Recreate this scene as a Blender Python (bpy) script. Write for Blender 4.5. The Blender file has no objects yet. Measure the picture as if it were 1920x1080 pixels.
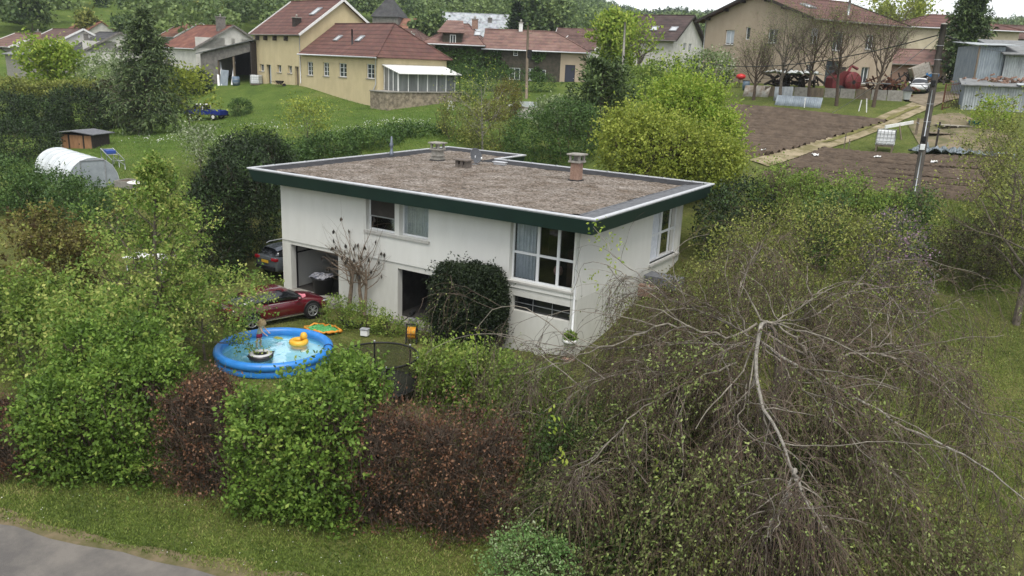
import bpy, math, random
import numpy as np
from math import radians, sin, cos, pi
from mathutils import Vector, Matrix

# ------------------------------------------------------------------ camera, world, sun
scene = bpy.context.scene
COL = scene.collection
CAM = np.array([31.411, -26.228, 11.37])
YAW, PIT, ROL, F = -radians(31.827), radians(15.532), radians(2.380), 1530.0
_f = np.array([sin(YAW)*cos(PIT), cos(YAW)*cos(PIT), -sin(PIT)])
_r = np.array([cos(YAW), -sin(YAW), 0.0]); _u = np.cross(_r, _f)
AR, AU, AF = cos(ROL)*_r+sin(ROL)*_u, -sin(ROL)*_r+cos(ROL)*_u, _f
cd = bpy.data.cameras.new("camera"); cam = bpy.data.objects.new("camera", cd); COL.objects.link(cam)
M = Matrix(((AR[0], AU[0], -AF[0], CAM[0]), (AR[1], AU[1], -AF[1], CAM[1]), (AR[2], AU[2], -AF[2], CAM[2]), (0, 0, 0, 1)))
cam.matrix_world = M
cd.sensor_width = 36; cd.lens = F/1920*36; cd.clip_start = 0.3; cd.clip_end = 6000
scene.camera = cam
SUN_EL, SUN_AZ = radians(64), radians(140)      # azimuth clockwise from +Y
world = bpy.data.worlds.new("World"); scene.world = world; world.use_nodes = True
nt = world.node_tree; bg = nt.nodes["Background"]
sky = nt.nodes.new("ShaderNodeTexSky"); sky.sky_type = 'NISHITA'; sky.sun_disc = False
sky.sun_elevation = SUN_EL; sky.sun_rotation = SUN_AZ; sky.air_density = 1.0; sky.dust_density = 1.2
hs = nt.nodes.new("ShaderNodeHueSaturation"); hs.inputs['Saturation'].default_value = 0.2; hs.inputs['Value'].default_value = 0.95
nt.links.new(sky.outputs[0], hs.inputs['Color']); nt.links.new(hs.outputs[0], bg.inputs[0])
bg.inputs[1].default_value = 0.15
sl = bpy.data.lights.new("sun", 'SUN'); sl.energy = 1.5; sl.angle = radians(38); sl.color = (1.0, 0.955, 0.88)
so = bpy.data.objects.new("sun", sl); COL.objects.link(so)
sd = Vector((sin(SUN_AZ)*cos(SUN_EL), cos(SUN_AZ)*cos(SUN_EL), sin(SUN_EL)))
so.rotation_euler = sd.to_track_quat('Z', 'Y').to_euler()
scene.view_settings.view_transform = 'Standard'; scene.view_settings.look = 'None'
scene.view_settings.gamma = 1.0; scene.view_settings.exposure = 1.08

# ------------------------------------------------------------------ geometry helpers
def P(px, py, d): return CAM+d*(AF+AR*((px-960)/F)+AU*((540-py)/F))
def PZ(px, py, z):
    v = AF+AR*((px-960)/F)+AU*((540-py)/F); return CAM+v*((z-CAM[2])/v[2])
def nrm(v):
    v = np.asarray(v, float); return v/(np.linalg.norm(v)+1e-12)
def tag(o, label=None, cat=None, group=None, kind=None):
    if label: o['label'] = label
    if cat: o['category'] = cat
    if group: o['group'] = group
    if kind: o['kind'] = kind
    return o
def thing(name, label, cat, loc=(0, 0, 0), rz=0, group=None, s=1.0):
    o = bpy.data.objects.new(name, None); COL.objects.link(o); o.location = tuple(float(v) for v in loc)
    o.rotation_euler = (0, 0, rz); o.scale = (s, s, s); o.empty_display_size = 0.3
    return tag(o, label, cat, group)
def clone(o, loc=None, rz=None, s=None, label=None, parent=None, group=None):
    c = o.copy(); COL.objects.link(c)
    if parent: c.parent = parent
    if loc is not None: c.location = tuple(float(v) for v in loc)
    if rz is not None: c.rotation_euler = (0, 0, rz)
    if s is not None: c.scale = (s, s, s) if np.isscalar(s) else s
    if label: c['label'] = label
    if group: c['group'] = group
    for ch in list(o.children): clone(ch, parent=c)
    return c
class MB:
    def __init__(s): s.v = []; s.f = []; s.m = []; s.sm = []; s.mi = 0
    def q(s, *pts, smooth=False):
        b = len(s.v); s.v += [tuple(float(x) for x in p) for p in pts]; s.f.append(tuple(range(b, b+len(pts)))); s.m.append(s.mi); s.sm.append(smooth)
    def box(s, x0, x1, y0, y1, z0, z1, T=None):
        c = [(x0, y0, z0), (x1, y0, z0), (x1, y1, z0), (x0, y1, z0), (x0, y0, z1), (x1, y0, z1), (x1, y1, z1), (x0, y1, z1)]
        if T is not None: c = [T(p) for p in c]
        b = len(s.v); s.v += [tuple(float(x) for x in p) for p in c]
        for f in ((0, 3, 2, 1), (4, 5, 6, 7), (0, 1, 5, 4), (1, 2, 6, 5), (2, 3, 7, 6), (3, 0, 4, 7)):
            s.f.append(tuple(b+i for i in f)); s.m.append(s.mi); s.sm.append(False)
        return s
    def bar(s, a, b, w, h=None, up=(0, 0, 1)):
        h = h or w; a = np.array(a, float); b = np.array(b, float); d = nrm(b-a); u = np.array(up, float)
        if abs(d@u) > .98: u = np.array((1., 0, 0))
        x = nrm(np.cross(d, u)); z = np.cross(x, d)
        L = np.linalg.norm(b-a)
        return s.box(-w/2, w/2, 0, L, -h/2, h/2, T=lambda p: a+x*p[0]+d*p[1]+z*p[2])
    def tube(s, pts, rad, n=8, cap=True, smooth=True, closed=False):
        pts = np.array(pts, float); k = len(pts); rad = np.broadcast_to(np.array(rad, float), (k,))
        if closed: t = np.roll(pts, -1, 0)-np.roll(pts, 1, 0)
        else: t = np.gradient(pts, axis=0)
        t /= np.linalg.norm(t, axis=1)[:, None]+1e-9
        ref = np.array((0, 0, 1.)) if np.abs(t[:, 2]).mean() < .8 else np.array((1., 0, 0))
        x = np.cross(t, ref); x /= np.linalg.norm(x, axis=1)[:, None]+1e-9; y = np.cross(t, x)
        a = np.arange(n)*2*pi/n; b = len(s.v)
        R = pts[:, None, :]+rad[:, None, None]*(x[:, None, :]*np.cos(a)[None, :, None]+y[:, None, :]*np.sin(a)[None, :, None])
        s.v += [tuple(p) for p in R.reshape(-1, 3)]
        for i in range(k if closed else k-1):
            j = (i+1) % k
            for m in range(n):
                m2 = (m+1) % n
                s.f.append((b+i*n+m, b+i*n+m2, b+j*n+m2, b+j*n+m)); s.m.append(s.mi); s.sm.append(smooth)
        if cap and not closed:
            s.f.append(tuple(b+m for m in range(n))); s.f.append(tuple(b+(k-1)*n+m for m in reversed(range(n)))); s.m += [s.mi]*2; s.sm += [False]*2
        return s
    def lathe(s, prof, n=24, c=(0, 0, 0), smooth=True, cap=True):
        b = len(s.v); a = np.arange(n)*2*pi/n
        for r, z in prof: s.v += [(c[0]+r*cos(t), c[1]+r*sin(t), c[2]+z) for t in a]
        for i in range(len(prof)-1):
            for m in range(n):
                m2 = (m+1) % n
                s.f.append((b+i*n+m, b+i*n+m2, b+(i+1)*n+m2, b+(i+1)*n+m)); s.m.append(s.mi); s.sm.append(smooth)
        if cap:
            s.f.append(tuple(b+m for m in reversed(range(n)))); s.f.append(tuple(b+(len(prof)-1)*n+m for m in range(n))); s.m += [s.mi]*2; s.sm += [False]*2
        return s
    def prism(s, poly, z0, z1, T=None):
        n = len(poly); b = len(s.v)
        c = [(p[0], p[1], z0) for p in poly]+[(p[0], p[1], z1) for p in poly]
        if T is not None: c = [T(p) for p in c]
        s.v += [tuple(float(x) for x in p) for p in c]
        s.f.append(tuple(b+i for i in reversed(range(n)))); s.f.append(tuple(b+n+i for i in range(n)))
        for i in range(n): s.f.append((b+i, b+(i+1) % n, b+n+(i+1) % n, b+n+i))
        s.m += [s.mi]*(n+2); s.sm += [False]*(n+2)
        return s
    def build(s, name, mat, parent=None, loc=None, bevel=0, sub=0):
        me = bpy.data.meshes.new(name); me.from_pydata(s.v, [], s.f)
        for m in (mat if isinstance(mat, (list, tuple)) else [mat]): me.materials.append(m)
        me.polygons.foreach_set('material_index', np.array(s.m, np.int32)); me.polygons.foreach_set('use_smooth', np.array(s.sm, bool)); me.update()
        o = bpy.data.objects.new(name, me); COL.objects.link(o)
        if parent: o.parent = parent
        if loc is not None: o.location = tuple(float(v) for v in loc)
        if bevel: b = o.modifiers.new('bevel', 'BEVEL'); b.width = bevel; b.segments = 2; b.limit_method = 'ANGLE'
        if sub: b = o.modifiers.new('sub', 'SUBSURF'); b.levels = sub; b.render_levels = sub
        return o
def wallface(mb, O, ud, W, z0, z1, ops, depth, nd):
    """wall sheet in the plane through O along ud (outward normal nd) with real openings and reveals"""
    O = np.array(O, float); ud = nrm(ud); nd = nrm(nd); up = np.array((0, 0, 1.))
    us = sorted({0, W, *[o[0] for o in ops], *[o[1] for o in ops]}); zs = sorted({z0, z1, *[o[2] for o in ops], *[o[3] for o in ops]})
    pt = lambda a, z, d=0: O+ud*a+up*z-nd*d
    for a, b in zip(us, us[1:]):
        for c, d in zip(zs, zs[1:]):
            if any(o[0] <= a+1e-6 and o[1] >= b-1e-6 and o[2] <= c+1e-6 and o[3] >= d-1e-6 for o in ops): continue
            mb.q(pt(a, c), pt(b, c), pt(b, d), pt(a, d))
    for a, b, c, d in ops:
        for p, q_ in (((a, c), (b, c)), ((b, c), (b, d)), ((b, d), (a, d)), ((a, d), (a, c))):
            mb.q(pt(*p), pt(*q_), pt(*q_, depth), pt(*p, depth))

# ------------------------------------------------------------------ materials
def newmat(name):
    m = bpy.data.materials.new(name); m.use_nodes = True; n = m.node_tree.nodes; return m, n, m.node_tree.links, n['Principled BSDF']
def c4(c): return (c[0], c[1], c[2], 1)
def mat(name, c, c2=None, rough=.8, scale=3.0, bump=0., bscale=40., metal=0., spec=.3, mix=(.35, .65), detail=6, stretch=None):
    m, n, l, b = newmat(name); b.inputs['Roughness'].default_value = rough; b.inputs['Metallic'].default_value = metal
    b.inputs['Specular IOR Level'].default_value = spec
    if c2 is None: c2 = tuple(x*.72 for x in c)
    tc = n.new('ShaderNodeTexCoord'); src = tc.outputs['Object']
    if stretch:
        mp = n.new('ShaderNodeMapping'); mp.inputs['Scale'].default_value = stretch; l.new(src, mp.inputs[0]); src = mp.outputs[0]
    t = n.new('ShaderNodeTexNoise'); t.inputs['Scale'].default_value = scale; t.inputs['Detail'].default_value = detail; t.inputs['Roughness'].default_value = .65
    l.new(src, t.inputs['Vector'])
    r = n.new('ShaderNodeValToRGB'); e = r.color_ramp.elements; e[0].position, e[1].position = mix; e[0].color = c4(c2); e[1].color = c4(c)
    l.new(t.outputs[0], r.inputs[0]); l.new(r.outputs[0], b.inputs['Base Color'])
    if bump:
        t2 = n.new('ShaderNodeTexNoise'); t2.inputs['Scale'].default_value = bscale; t2.inputs['Detail'].default_value = 4; l.new(src, t2.inputs['Vector'])
        bp = n.new('ShaderNodeBump'); bp.inputs['Strength'].default_value = min(1, bump); bp.inputs['Distance'].default_value = .02*max(1, bump)
        l.new(t2.outputs[0], bp.inputs['Height']); l.new(bp.outputs[0], b.inputs['Normal'])
    return m
def tilemat(name, c, c2, c3, row=.32, dirs=2, rough=.8, wide=.25, lines=.55):
    """roof tiles: rows follow the local z height, columns the local x / y axes; weathering noise over them"""
    m, n, l, b = newmat(name); b.inputs['Roughness'].default_value = rough; b.inputs['Specular IOR Level'].default_value = .2
    tc = n.new('ShaderNodeTexCoord'); sp = n.new('ShaderNodeSeparateXYZ'); l.new(tc.outputs['Object'], sp.inputs[0])
    mu = n.new('ShaderNodeMath'); mu.operation = 'MULTIPLY'; mu.inputs[1].default_value = 1/row; l.new(sp.outputs[2], mu.inputs[0])
    fr = n.new('ShaderNodeMath'); fr.operation = 'FRACT'; l.new(mu.outputs[0], fr.inputs[0])
    ns = n.new('ShaderNodeTexNoise'); ns.inputs['Scale'].default_value = .8; ns.inputs['Detail'].default_value = 8; ns.inputs['Roughness'].default_value = .7; l.new(tc.outputs['Object'], ns.inputs['Vector'])
    vo = n.new('ShaderNodeTexVoronoi'); vo.inputs['Scale'].default_value = 3.2; l.new(tc.outputs['Object'], vo.inputs['Vector'])
    r = n.new('ShaderNodeValToRGB'); e = r.color_ramp.elements; e[0].position = .36; e[1].position = .66; e[0].color = c4(c2); e[1].color = c4(c3)
    x = e.new(.5); x.color = c4(c)
    l.new(ns.outputs[0], r.inputs[0])
    mx = n.new('ShaderNodeMix'); mx.data_type = 'RGBA'; mx.blend_type = 'MULTIPLY'; mx.inputs[0].default_value = .35
    l.new(r.outputs[0], mx.inputs[6]); l.new(vo.outputs['Color'], mx.inputs[7])
    hsv = n.new('ShaderNodeHueSaturation'); hsv.inputs['Saturation'].default_value = 1
    rr = n.new('ShaderNodeValToRGB'); ee = rr.color_ramp.elements; ee[0].color = (lines, lines, lines, 1); ee[1].color = (1, 1, 1, 1); ee[1].position = .3  # joint shading painted in: darker line at the foot of each tile row
    l.new(fr.outputs[0], rr.inputs[0])
    m2 = n.new('ShaderNodeMix'); m2.data_type = 'RGBA'; m2.blend_type = 'MULTIPLY'; m2.inputs[0].default_value = 1
    bw = n.new('ShaderNodeMix'); bw.data_type = 'RGBA'; bw.inputs[0].default_value = .25; l.new(r.outputs[0], bw.inputs[6]); l.new(mx.outputs[2], bw.inputs[7])
    l.new(bw.outputs[2], m2.inputs[6]); l.new(rr.outputs[0], m2.inputs[7]); l.new(m2.outputs[2], b.inputs['Base Color'])
    bp = n.new('ShaderNodeBump'); bp.inputs['Distance'].default_value = .05; bp.inputs['Strength'].default_value = .7; l.new(fr.outputs[0], bp.inputs['Height']); l.new(bp.outputs[0], b.inputs['Normal'])
    return m
def leafmat(name, cols, trans=.3, rough=.55):
    """leaf colours spread by the per-leaf 'tint' attribute"""
    cols = [(c[0]*1.12, c[1]*1.22, c[2]*1.05) if c[1] > c[0] and c[1] < .3 else c for c in cols]
    m, n, l, b = newmat(name); b.inputs['Roughness'].default_value = rough; b.inputs['Specular IOR Level'].default_value = .25
    a = n.new('ShaderNodeAttribute'); a.attribute_name = 'tint'
    r = n.new('ShaderNodeValToRGB'); e = r.color_ramp.elements; k = len(cols)
    e[0].color = c4(cols[0]); e[1].color = c4(cols[-1])
    for i in range(1, k-1): x = e.new(i/(k-1)); x.color = c4(cols[i])
    l.new(a.outputs['Fac'], r.inputs[0]); l.new(r.outputs[0], b.inputs['Base Color'])
    if trans:
        t = n.new('ShaderNodeBsdfTranslucent'); l.new(r.outputs[0], t.inputs[0]); mx = n.new('ShaderNodeMixShader'); mx.inputs[0].default_value = trans
        l.new(b.outputs[0], mx.inputs[1]); l.new(t.outputs[0], mx.inputs[2]); l.new(mx.outputs[0], n['Material Output'].inputs['Surface'])
    return m
def glassmat(name, tint=(.75, .8, .8), refl=.08):
    m, n, l, b = newmat(name); n.remove(b)
    tr = n.new('ShaderNodeBsdfTransparent'); tr.inputs[0].default_value = c4(tint); g = n.new('ShaderNodeBsdfGlossy'); g.inputs['Roughness'].default_value = .02
    f = n.new('ShaderNodeFresnel'); f.inputs[0].default_value = 1.5; mx = n.new('ShaderNodeMixShader')
    l.new(f.outputs[0], mx.inputs[0]); l.new(tr.outputs[0], mx.inputs[1]); l.new(g.outputs[0], mx.inputs[2]); l.new(mx.outputs[0], n['Material Output'].inputs['Surface'])
    return m
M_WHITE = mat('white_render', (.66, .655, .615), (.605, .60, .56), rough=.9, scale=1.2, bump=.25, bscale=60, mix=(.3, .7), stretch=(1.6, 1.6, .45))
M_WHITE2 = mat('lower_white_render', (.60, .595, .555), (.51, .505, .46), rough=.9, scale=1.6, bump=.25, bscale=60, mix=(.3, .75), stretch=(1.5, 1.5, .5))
M_PVC = mat('white_frame', (.72, .73, .73), (.66, .67, .67), rough=.4, scale=5)
M_FASCIA = mat('green_fascia', (.014, .036, .028), (.012, .030, .024), rough=.55, scale=1.5, spec=.3)
M_ALU = mat('aluminium_trim', (.56, .57, .585), (.44, .45, .47), rough=.5, metal=.25, scale=4)
M_ZINC = mat('zinc_coping', (.42, .44, .46), (.30, .32, .34), rough=.55, metal=.2, scale=6)
M_BITUMEN = mat('bitumen_felt', (.036, .036, .039), (.018, .018, .02), rough=.9, scale=4, bump=.5)
M_SLATE = mat('grey_felt', (.15, .155, .165), (.085, .088, .095), rough=.85, scale=5, bump=.3)
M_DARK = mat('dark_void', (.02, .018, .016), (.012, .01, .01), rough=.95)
M_CONC = mat('concrete', (.30, .285, .255), (.19, .178, .155), rough=.92, scale=5, bump=.5, bscale=50)
M_GLASS = glassmat('window_glass', (.93, .95, .95))
M_CURTAIN = mat('net_curtain', (.66, .68, .72), (.52, .55, .60), rough=.9, scale=4)
M_BRICKCH = mat('old_brick', (.30, .20, .15), (.20, .12, .09), rough=.9, scale=9, bump=.6)
M_BLACK = mat('black_plastic', (.012, .012, .013), (.008, .008, .008), rough=.5)
M_STEEL = mat('galvanised_steel', (.42, .43, .44), (.28, .29, .30), rough=.45, metal=.6, scale=8)
M_TRUNK = mat('grey_bark', (.17, .145, .115), (.07, .058, .045), rough=.95, scale=6, bump=.8, bscale=30)
M_TWIG = mat('brown_twig', (.105, .078, .056), (.055, .04, .03), rough=.95, scale=6)
M_PALEBARK = mat('pale_bark', (.30, .28, .245), (.12, .108, .09), rough=.95, scale=9, bump=.5, bscale=30)
M_RUST = mat('rusty_iron', (.13, .055, .03), (.06, .028, .018), rough=.9, scale=6, bump=.4)
# ------------------------------------------------------------------ terrain (thin plate surface through surveyed points, hills beyond)
_c = [(-2, -2, 0), (5, -2, 0), (12, -1, 0), (17.3, 0, .05), (9, -6, -.05), (14, -5, -.02), (5, -9, -.05), (-4, -8, 0), (10, -15.7, -.2), (22, -12.4, -.2),
      (12, -18, -.3), (18, -16, -.35), (0, -23, -.3), (28, -14, -.4), (32, 0, .25), (32, 12, 1.5), (26, 1, .3), (23.5, 6, 1.0), (19, 1.5, .45), (19, 7, 1.9), (19, 12, 2.3),
      (8, 16.5, 2.6), (0, 18, 2.5), (-3, 8, .7), (-3, 13, 1.6), (45, -10, .4), (42, 14, 2.4), (40, -25, -.3), (-15, -12, .2), (-10, -30, -.2), (30, -40, -.4), (2.5, 4.5, -.35), (5, 8, -.3), (10, 5, -.5), (15, 5, -.4), (14, 9, .3)]
for px, py, d in [(1715, 372, 46), (690, 195, 84), (480, 157, 99), (565, 160, 92), (395, 222, 85), (1320, 152, 90), (1505, 160, 78), (1690, 170, 85), (1050, 155, 98), (180, 340, 55),
                  (150, 280, 62), (300, 250, 72), (200, 122, 112), (1720, 178, 80), (1655, 278, 58), (1800, 215, 64), (1250, 340, 47), (600, 262, 64), (0, 135, 112), (0, 330, 56),
                  (820, 205, 80), (1850, 300, 53), (1440, 325, 50), (1900, 165, 80), (760, 250, 62), (1000, 215, 78), (30, 500, 41), (1880, 470, 40), (1700, 430, 41), (1200, 170, 90)]:
    _c.append(tuple(P(px, py, d)))
for a in range(-180, 180, 20):
    r = 170; x, y = CAM[0]+r*sin(YAW+radians(a)), CAM[1]+r*cos(YAW+radians(a)); _c.append((x, y, 12.5 if abs(a) < 70 else 3))
_c = np.array(_c)
def _tps(d2): return d2*np.log(d2+1e-9)*.5
_n = len(_c); _K = _tps(((_c[:, None, :2]-_c[None, :, :2])**2).sum(-1))+np.eye(_n)*6.0
_A = np.zeros((_n+3, _n+3)); _A[:_n, :_n] = _K; _A[:_n, _n] = 1; _A[:_n, _n+1:] = _c[:, :2]; _A[_n:, :_n] = _A[:_n, _n:].T
_W = np.linalg.solve(_A, np.concatenate([_c[:, 2], np.zeros(3)]))
_hpx = np.array([-1600, 0, 300, 800, 950, 1060, 1130, 1180, 1230, 1300, 1500, 1920, 3500]); _hel = np.array([5, 6.2, 5.6, 5.0, 4.9, 4.1, 3.2, 2.9, 3.15, 3.05, 2.8, 3.0, 3.0])
def Zr(x, y):
    x = np.asarray(x, float); y = np.asarray(y, float); sh = x.shape; x = x.ravel(); y = y.ravel()
    dx, dy = x-CAM[0], y-CAM[1]; r = np.hypot(dx, dy)+1e-6; k = np.minimum(1, 165/r); xx, yy = CAM[0]+dx*k, CAM[1]+dy*k
    z = np.empty(len(x))
    for i in range(0, len(x), 20000):
        s = slice(i, i+20000); d2 = (xx[s, None]-_c[None, :, 0])**2+(yy[s, None]-_c[None, :, 1])**2
        z[s] = _tps(d2)@_W[:_n]+_W[_n]+_W[_n+1]*xx[s]+_W[_n+2]*yy[s]
    az = np.arctan2(dx, dy)-YAW; az = (az+pi) % (2*pi)-pi
    px = np.where(np.abs(az) < 1.2, 960+F*np.tan(np.clip(az, -1.2, 1.2)), np.where(az > 0, 4000, -3000))
    el = np.interp(px, _hpx, _hel); rt = np.interp(px, [0, 900, 1200, 1920], [430, 480, 760, 700])
    top = CAM[2]+np.tan(np.radians(el))*rt; t = np.clip((r-165)/(rt-165), 0, 1); t2 = np.clip((r-rt)/900, 0, 1)
    z = np.where(r > 165, z+(top-z)*(t**1.15)-t2*60, z)
    return z.reshape(sh)
def Z(x, y): return float(Zr(np.array([x]), np.array([y]))[0])
def G(px, py, lo=8., hi=400.):
    d = np.linspace(lo, hi, 1600); pts = CAM[None]+d[:, None]*(AF+AR*((px-960)/F)+AU*((540-py)/F))[None]
    below = pts[:, 2] < Zr(pts[:, 0], pts[:, 1]); i = int(np.argmax(below)) if below.any() else len(d)-1
    p = pts[i].copy(); p[2] = Z(p[0], p[1]); return p
def GD(px, d):
    """ground point in the picture column px at depth d"""
    lo, hi = -200., 1400.
    for _ in range(40):
        m = (lo+hi)/2; p = P(px, m, d)
        if p[2] > Z(p[0], p[1]): lo = m
        else: hi = m
    return P(px, (lo+hi)/2, d)
def top(px, py, d): return float(P(px, py, d)[2])

# grass / soil materials
def groundmat():
    m, n, l, b = newmat('meadow_grass'); b.inputs['Roughness'].default_value = .95; b.inputs['Specular IOR Level'].default_value = .1
    g = n.new('ShaderNodeNewGeometry'); a = n.new('ShaderNodeAttribute'); a.attribute_name = 'lush'
    def noise(s, d=8):
        t = n.new('ShaderNodeTexNoise'); t.inputs['Scale'].default_value = s; t.inputs['Detail'].default_value = d; t.inputs['Roughness'].default_value = .7; l.new(g.outputs['Position'], t.inputs['Vector']); return t
    def ramp(t, cs, p=(.32, .68)):
        r = n.new('ShaderNodeValToRGB'); e = r.color_ramp.elements; e[0].position, e[1].position = p; e[0].color = c4(cs[0]); e[1].color = c4(cs[-1])
        if len(cs) == 3: x = e.new((p[0]+p[1])/2); x.color = c4(cs[1])
        l.new(t.outputs[0], r.inputs[0]); return r
    dry = ramp(noise(.55), [(.070, .085, .024), (.122, .135, .040), (.178, .165, .068)])
    lush = ramp(noise(.35), [(.062, .105, .022), (.100, .152, .032), (.145, .180, .050)])
    mx = n.new('ShaderNodeMix'); mx.data_type = 'RGBA'; l.new(a.outputs['Fac'], mx.inputs[0]); l.new(dry.outputs[0], mx.inputs[6]); l.new(lush.outputs[0], mx.inputs[7])
    f = ramp(noise(9, 6), [(.42, .42, .42), (1.25, 1.25, 1.15)]); mm = n.new('ShaderNodeMix'); mm.data_type = 'RGBA'; mm.blend_type = 'MULTIPLY'; mm.inputs[0].default_value = 1
    l.new(mx.outputs[2], mm.inputs[6]); l.new(f.outputs[0], mm.inputs[7]); l.new(mm.outputs[2], b.inputs['Base Color'])
    bp = n.new('ShaderNodeBump'); bp.inputs['Strength'].default_value = .9; bp.inputs['Distance'].default_value = .12; l.new(noise(14, 5).outputs[0], bp.inputs['Height']); l.new(bp.outputs[0], b.inputs['Normal'])
    return m
M_GRASS = groundmat()
M_SOIL = mat('tilled_soil', (.125, .096, .072), (.062, .048, .038), rough=1, scale=1.6, bump=1.6, bscale=9, mix=(.3, .7), spec=.05)
M_TRACK = mat('gravel_track', (.30, .25, .17), (.14, .125, .062), rough=1, scale=.9, bump=1, bscale=30, mix=(.38, .6), spec=.05)
M_ROAD = mat('worn_asphalt', (.185, .17, .152), (.115, .108, .102), rough=.95, scale=.9, bump=1.2, bscale=70, mix=(.36, .62), spec=.1, detail=12)
M_DIRT = mat('sandy_verge', (.17, .135, .085), (.085, .085, .035), rough=1, scale=2.6, bump=1, bscale=40, mix=(.35, .65), spec=.05)
M_GRAVELYARD = mat('yard_gravel', (.24, .20, .15), (.13, .11, .075), rough=1, scale=1.4, bump=1, bscale=40, spec=.05)

def lushness(x, y):
    dx, dy = x-CAM[0], y-CAM[1]; az = np.arctan2(dx, dy)-YAW; v = np.clip((y-9)/14, 0, 1)*(1-.62*np.clip((az+.02)/.25, 0, 1)*np.clip((130-np.hypot(dx, dy))/30, 0, 1)); v = np.maximum(v, np.clip((-14-x)/10, 0, 1)*np.clip((y+5)/10, 0, 1))
    v = np.maximum(v, np.clip(((-x*.295+y)+20.4)/-1.5+1.2, 0, .65)*np.clip((30-x)/4, 0, 1)); return v
def build_ground():
    A = np.concatenate([np.linspace(-180, -44, 34)[:-1], np.linspace(-44, 44, 300), np.linspace(44, 180, 34)[1:-1]]); A = np.radians(A)+YAW
    Rr = np.concatenate([[0.5, 3], np.geomspace(6, 1700, 210)]); nA, nR = len(A), len(Rr)
    X = CAM[0]+Rr[:, None]*np.sin(A)[None]; Y = CAM[1]+Rr[:, None]*np.cos(A)[None]; ZZ = Zr(X, Y)
    # the house stands in a level cutting: keep the ground out of its rooms
    inside = (X > 1.9) & (X < 16.9) & (Y > 1.5) & (Y < 11.3); ZZ = np.where(inside, np.minimum(ZZ, -.45), ZZ)
    v = np.stack([X, Y, ZZ], -1).reshape(-1, 3)
    i = np.arange(nR-1)[:, None]*nA; j = np.arange(nA)[None]; j2 = (j+1) % nA
    f = np.stack([i+j, i+j2, i+nA+j2, i+nA+j], -1).reshape(-1, 4)
    f = f[:, ::-1]
    me = bpy.data.meshes.new('ground'); me.from_pydata(v.tolist(), [], f.tolist()); me.materials.append(M_GRASS)
    a = me.attributes.new('lush', 'FLOAT', 'POINT'); a.data.foreach_set('value', lushness(v[:, 0], v[:, 1]).astype(np.float32))
    me.polygons.foreach_set('use_smooth', np.ones(len(f), bool)); me.update()
    o = bpy.data.objects.new('ground', me); COL.objects.link(o); tag(o, kind='structure')
build_ground()
def strip(name, L, R, m, off=.03, nu=60, nv=12, furrow=0, rows=0, rough=0, kind='structure', rng=None, lab=None):
    """ground sheet between two edge polylines (world points), draped over the terrain"""
    def res(pl, k):
        pl = np.array(pl, float)[:, :2]; s = np.r_[0, np.cumsum(np.linalg.norm(np.diff(pl, axis=0), axis=1))]; t = np.linspace(0, s[-1], k)
        return np.stack([np.interp(t, s, pl[:, i]) for i in (0, 1)], -1)
    a, b = res(L, nu), res(R, nu); t = np.linspace(0, 1, nv)[None, :, None]; g = a[:, None]*(1-t)+b[:, None]*t
    z = Zr(g[..., 0], g[..., 1])+off
    if rough: z = z+np.random.default_rng(5).normal(0, rough, z.shape)
    if furrow: z = z+furrow*(np.sin(np.arange(nu)/nu*rows*2*pi)[:, None]*np.ones((1, nv)))
    v = np.concatenate([g, z[..., None]], -1).reshape(-1, 3); i = np.arange(nu-1)[:, None]*nv; j = np.arange(nv-1)[None]
    f = np.stack([i+j, i+j+1, i+nv+j+1, i+nv+j], -1).reshape(-1, 4)
    me = bpy.data.meshes.new(name); me.from_pydata(v.tolist(), [], f.tolist()); me.materials.append(m); me.polygons.foreach_set('use_smooth', np.ones(len(f), bool)); me.update()
    o = bpy.data.objects.new(name, me); COL.objects.link(o); tag(o, kind=kind); return o
# road along the hedge, its sandy edge and the farm track
_rd = nrm(np.array((17.9-11.85, -15.98+17.85, 0))); _rn = np.array((_rd[1], -_rd[0], 0)); _ro = G(200, 1030)+np.array((.295, -.955, 0))*.22
def along(t, w): return _ro+_rd*t+_rn*w
wob = np.random.default_rng(3)
_e1 = [along(t, wob.normal(0, .05)) for t in np.linspace(-60, 60, 120)]; _e2 = [along(t, -.55+wob.normal(0, .13)) for t in np.linspace(-60, 60, 160)]
strip('road', _e1, [along(t, 5.5) for t in (-60, 60)], M_ROAD, .045, 300, 10)
strip('road_edge', _e2, [along(t, .5) for t in (-60, 60)], M_DIRT, .02, 300, 5)
gp = lambda pts: [G(*p) for p in pts]
strip('farm_track', gp([(1405, 302), (1470, 281), (1560, 253), (1640, 224), (1700, 199), (1738, 184), (1765, 172)]), gp([(1440, 314), (1520, 288), (1610, 262), (1690, 229), (1745, 205), (1785, 188), (1840, 176)]), M_TRACK, .07, 90, 8, rough=.01)
strip('farm_yard', gp([(1690, 188), (1740, 176), (1830, 168)]), gp([(1745, 204), (1790, 188), (1860, 176)]), M_GRAVELYARD, .10, 30, 12)
strip('ploughed_field', gp([(1345, 199), (1655, 231)]), [], M_SOIL) if False else None
def field(name, fl, fr, nr, nl, rows):
    wb = np.random.default_rng(len(name)+rows); jit = lambda pl: [q+np.r_[wb.normal(0, .09, 2), 0] for a_, b_ in zip(pl, pl[1:]) for q in [np.array(a_)*(1-s_)+np.array(b_)*s_ for s_ in np.linspace(0, 1, 34)]]
    a = gp([fl, ((fl[0]+nl[0])/2, (fl[1]+nl[1])/2), nl]); b = gp([fr, ((fr[0]+nr[0])/2, (fr[1]+nr[1])/2), nr])
    return strip(name, jit(a), jit(b), M_SOIL, .10, rows*8, 90, furrow=.20, rows=rows, rough=.022)
field('ploughed_field', (1330, 198), (1662, 232), (1428, 296), (1270, 300), 19)
field('ploughed_field', (1540, 284), (1880, 302), (1830, 384), (1425, 331), 21)
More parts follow.
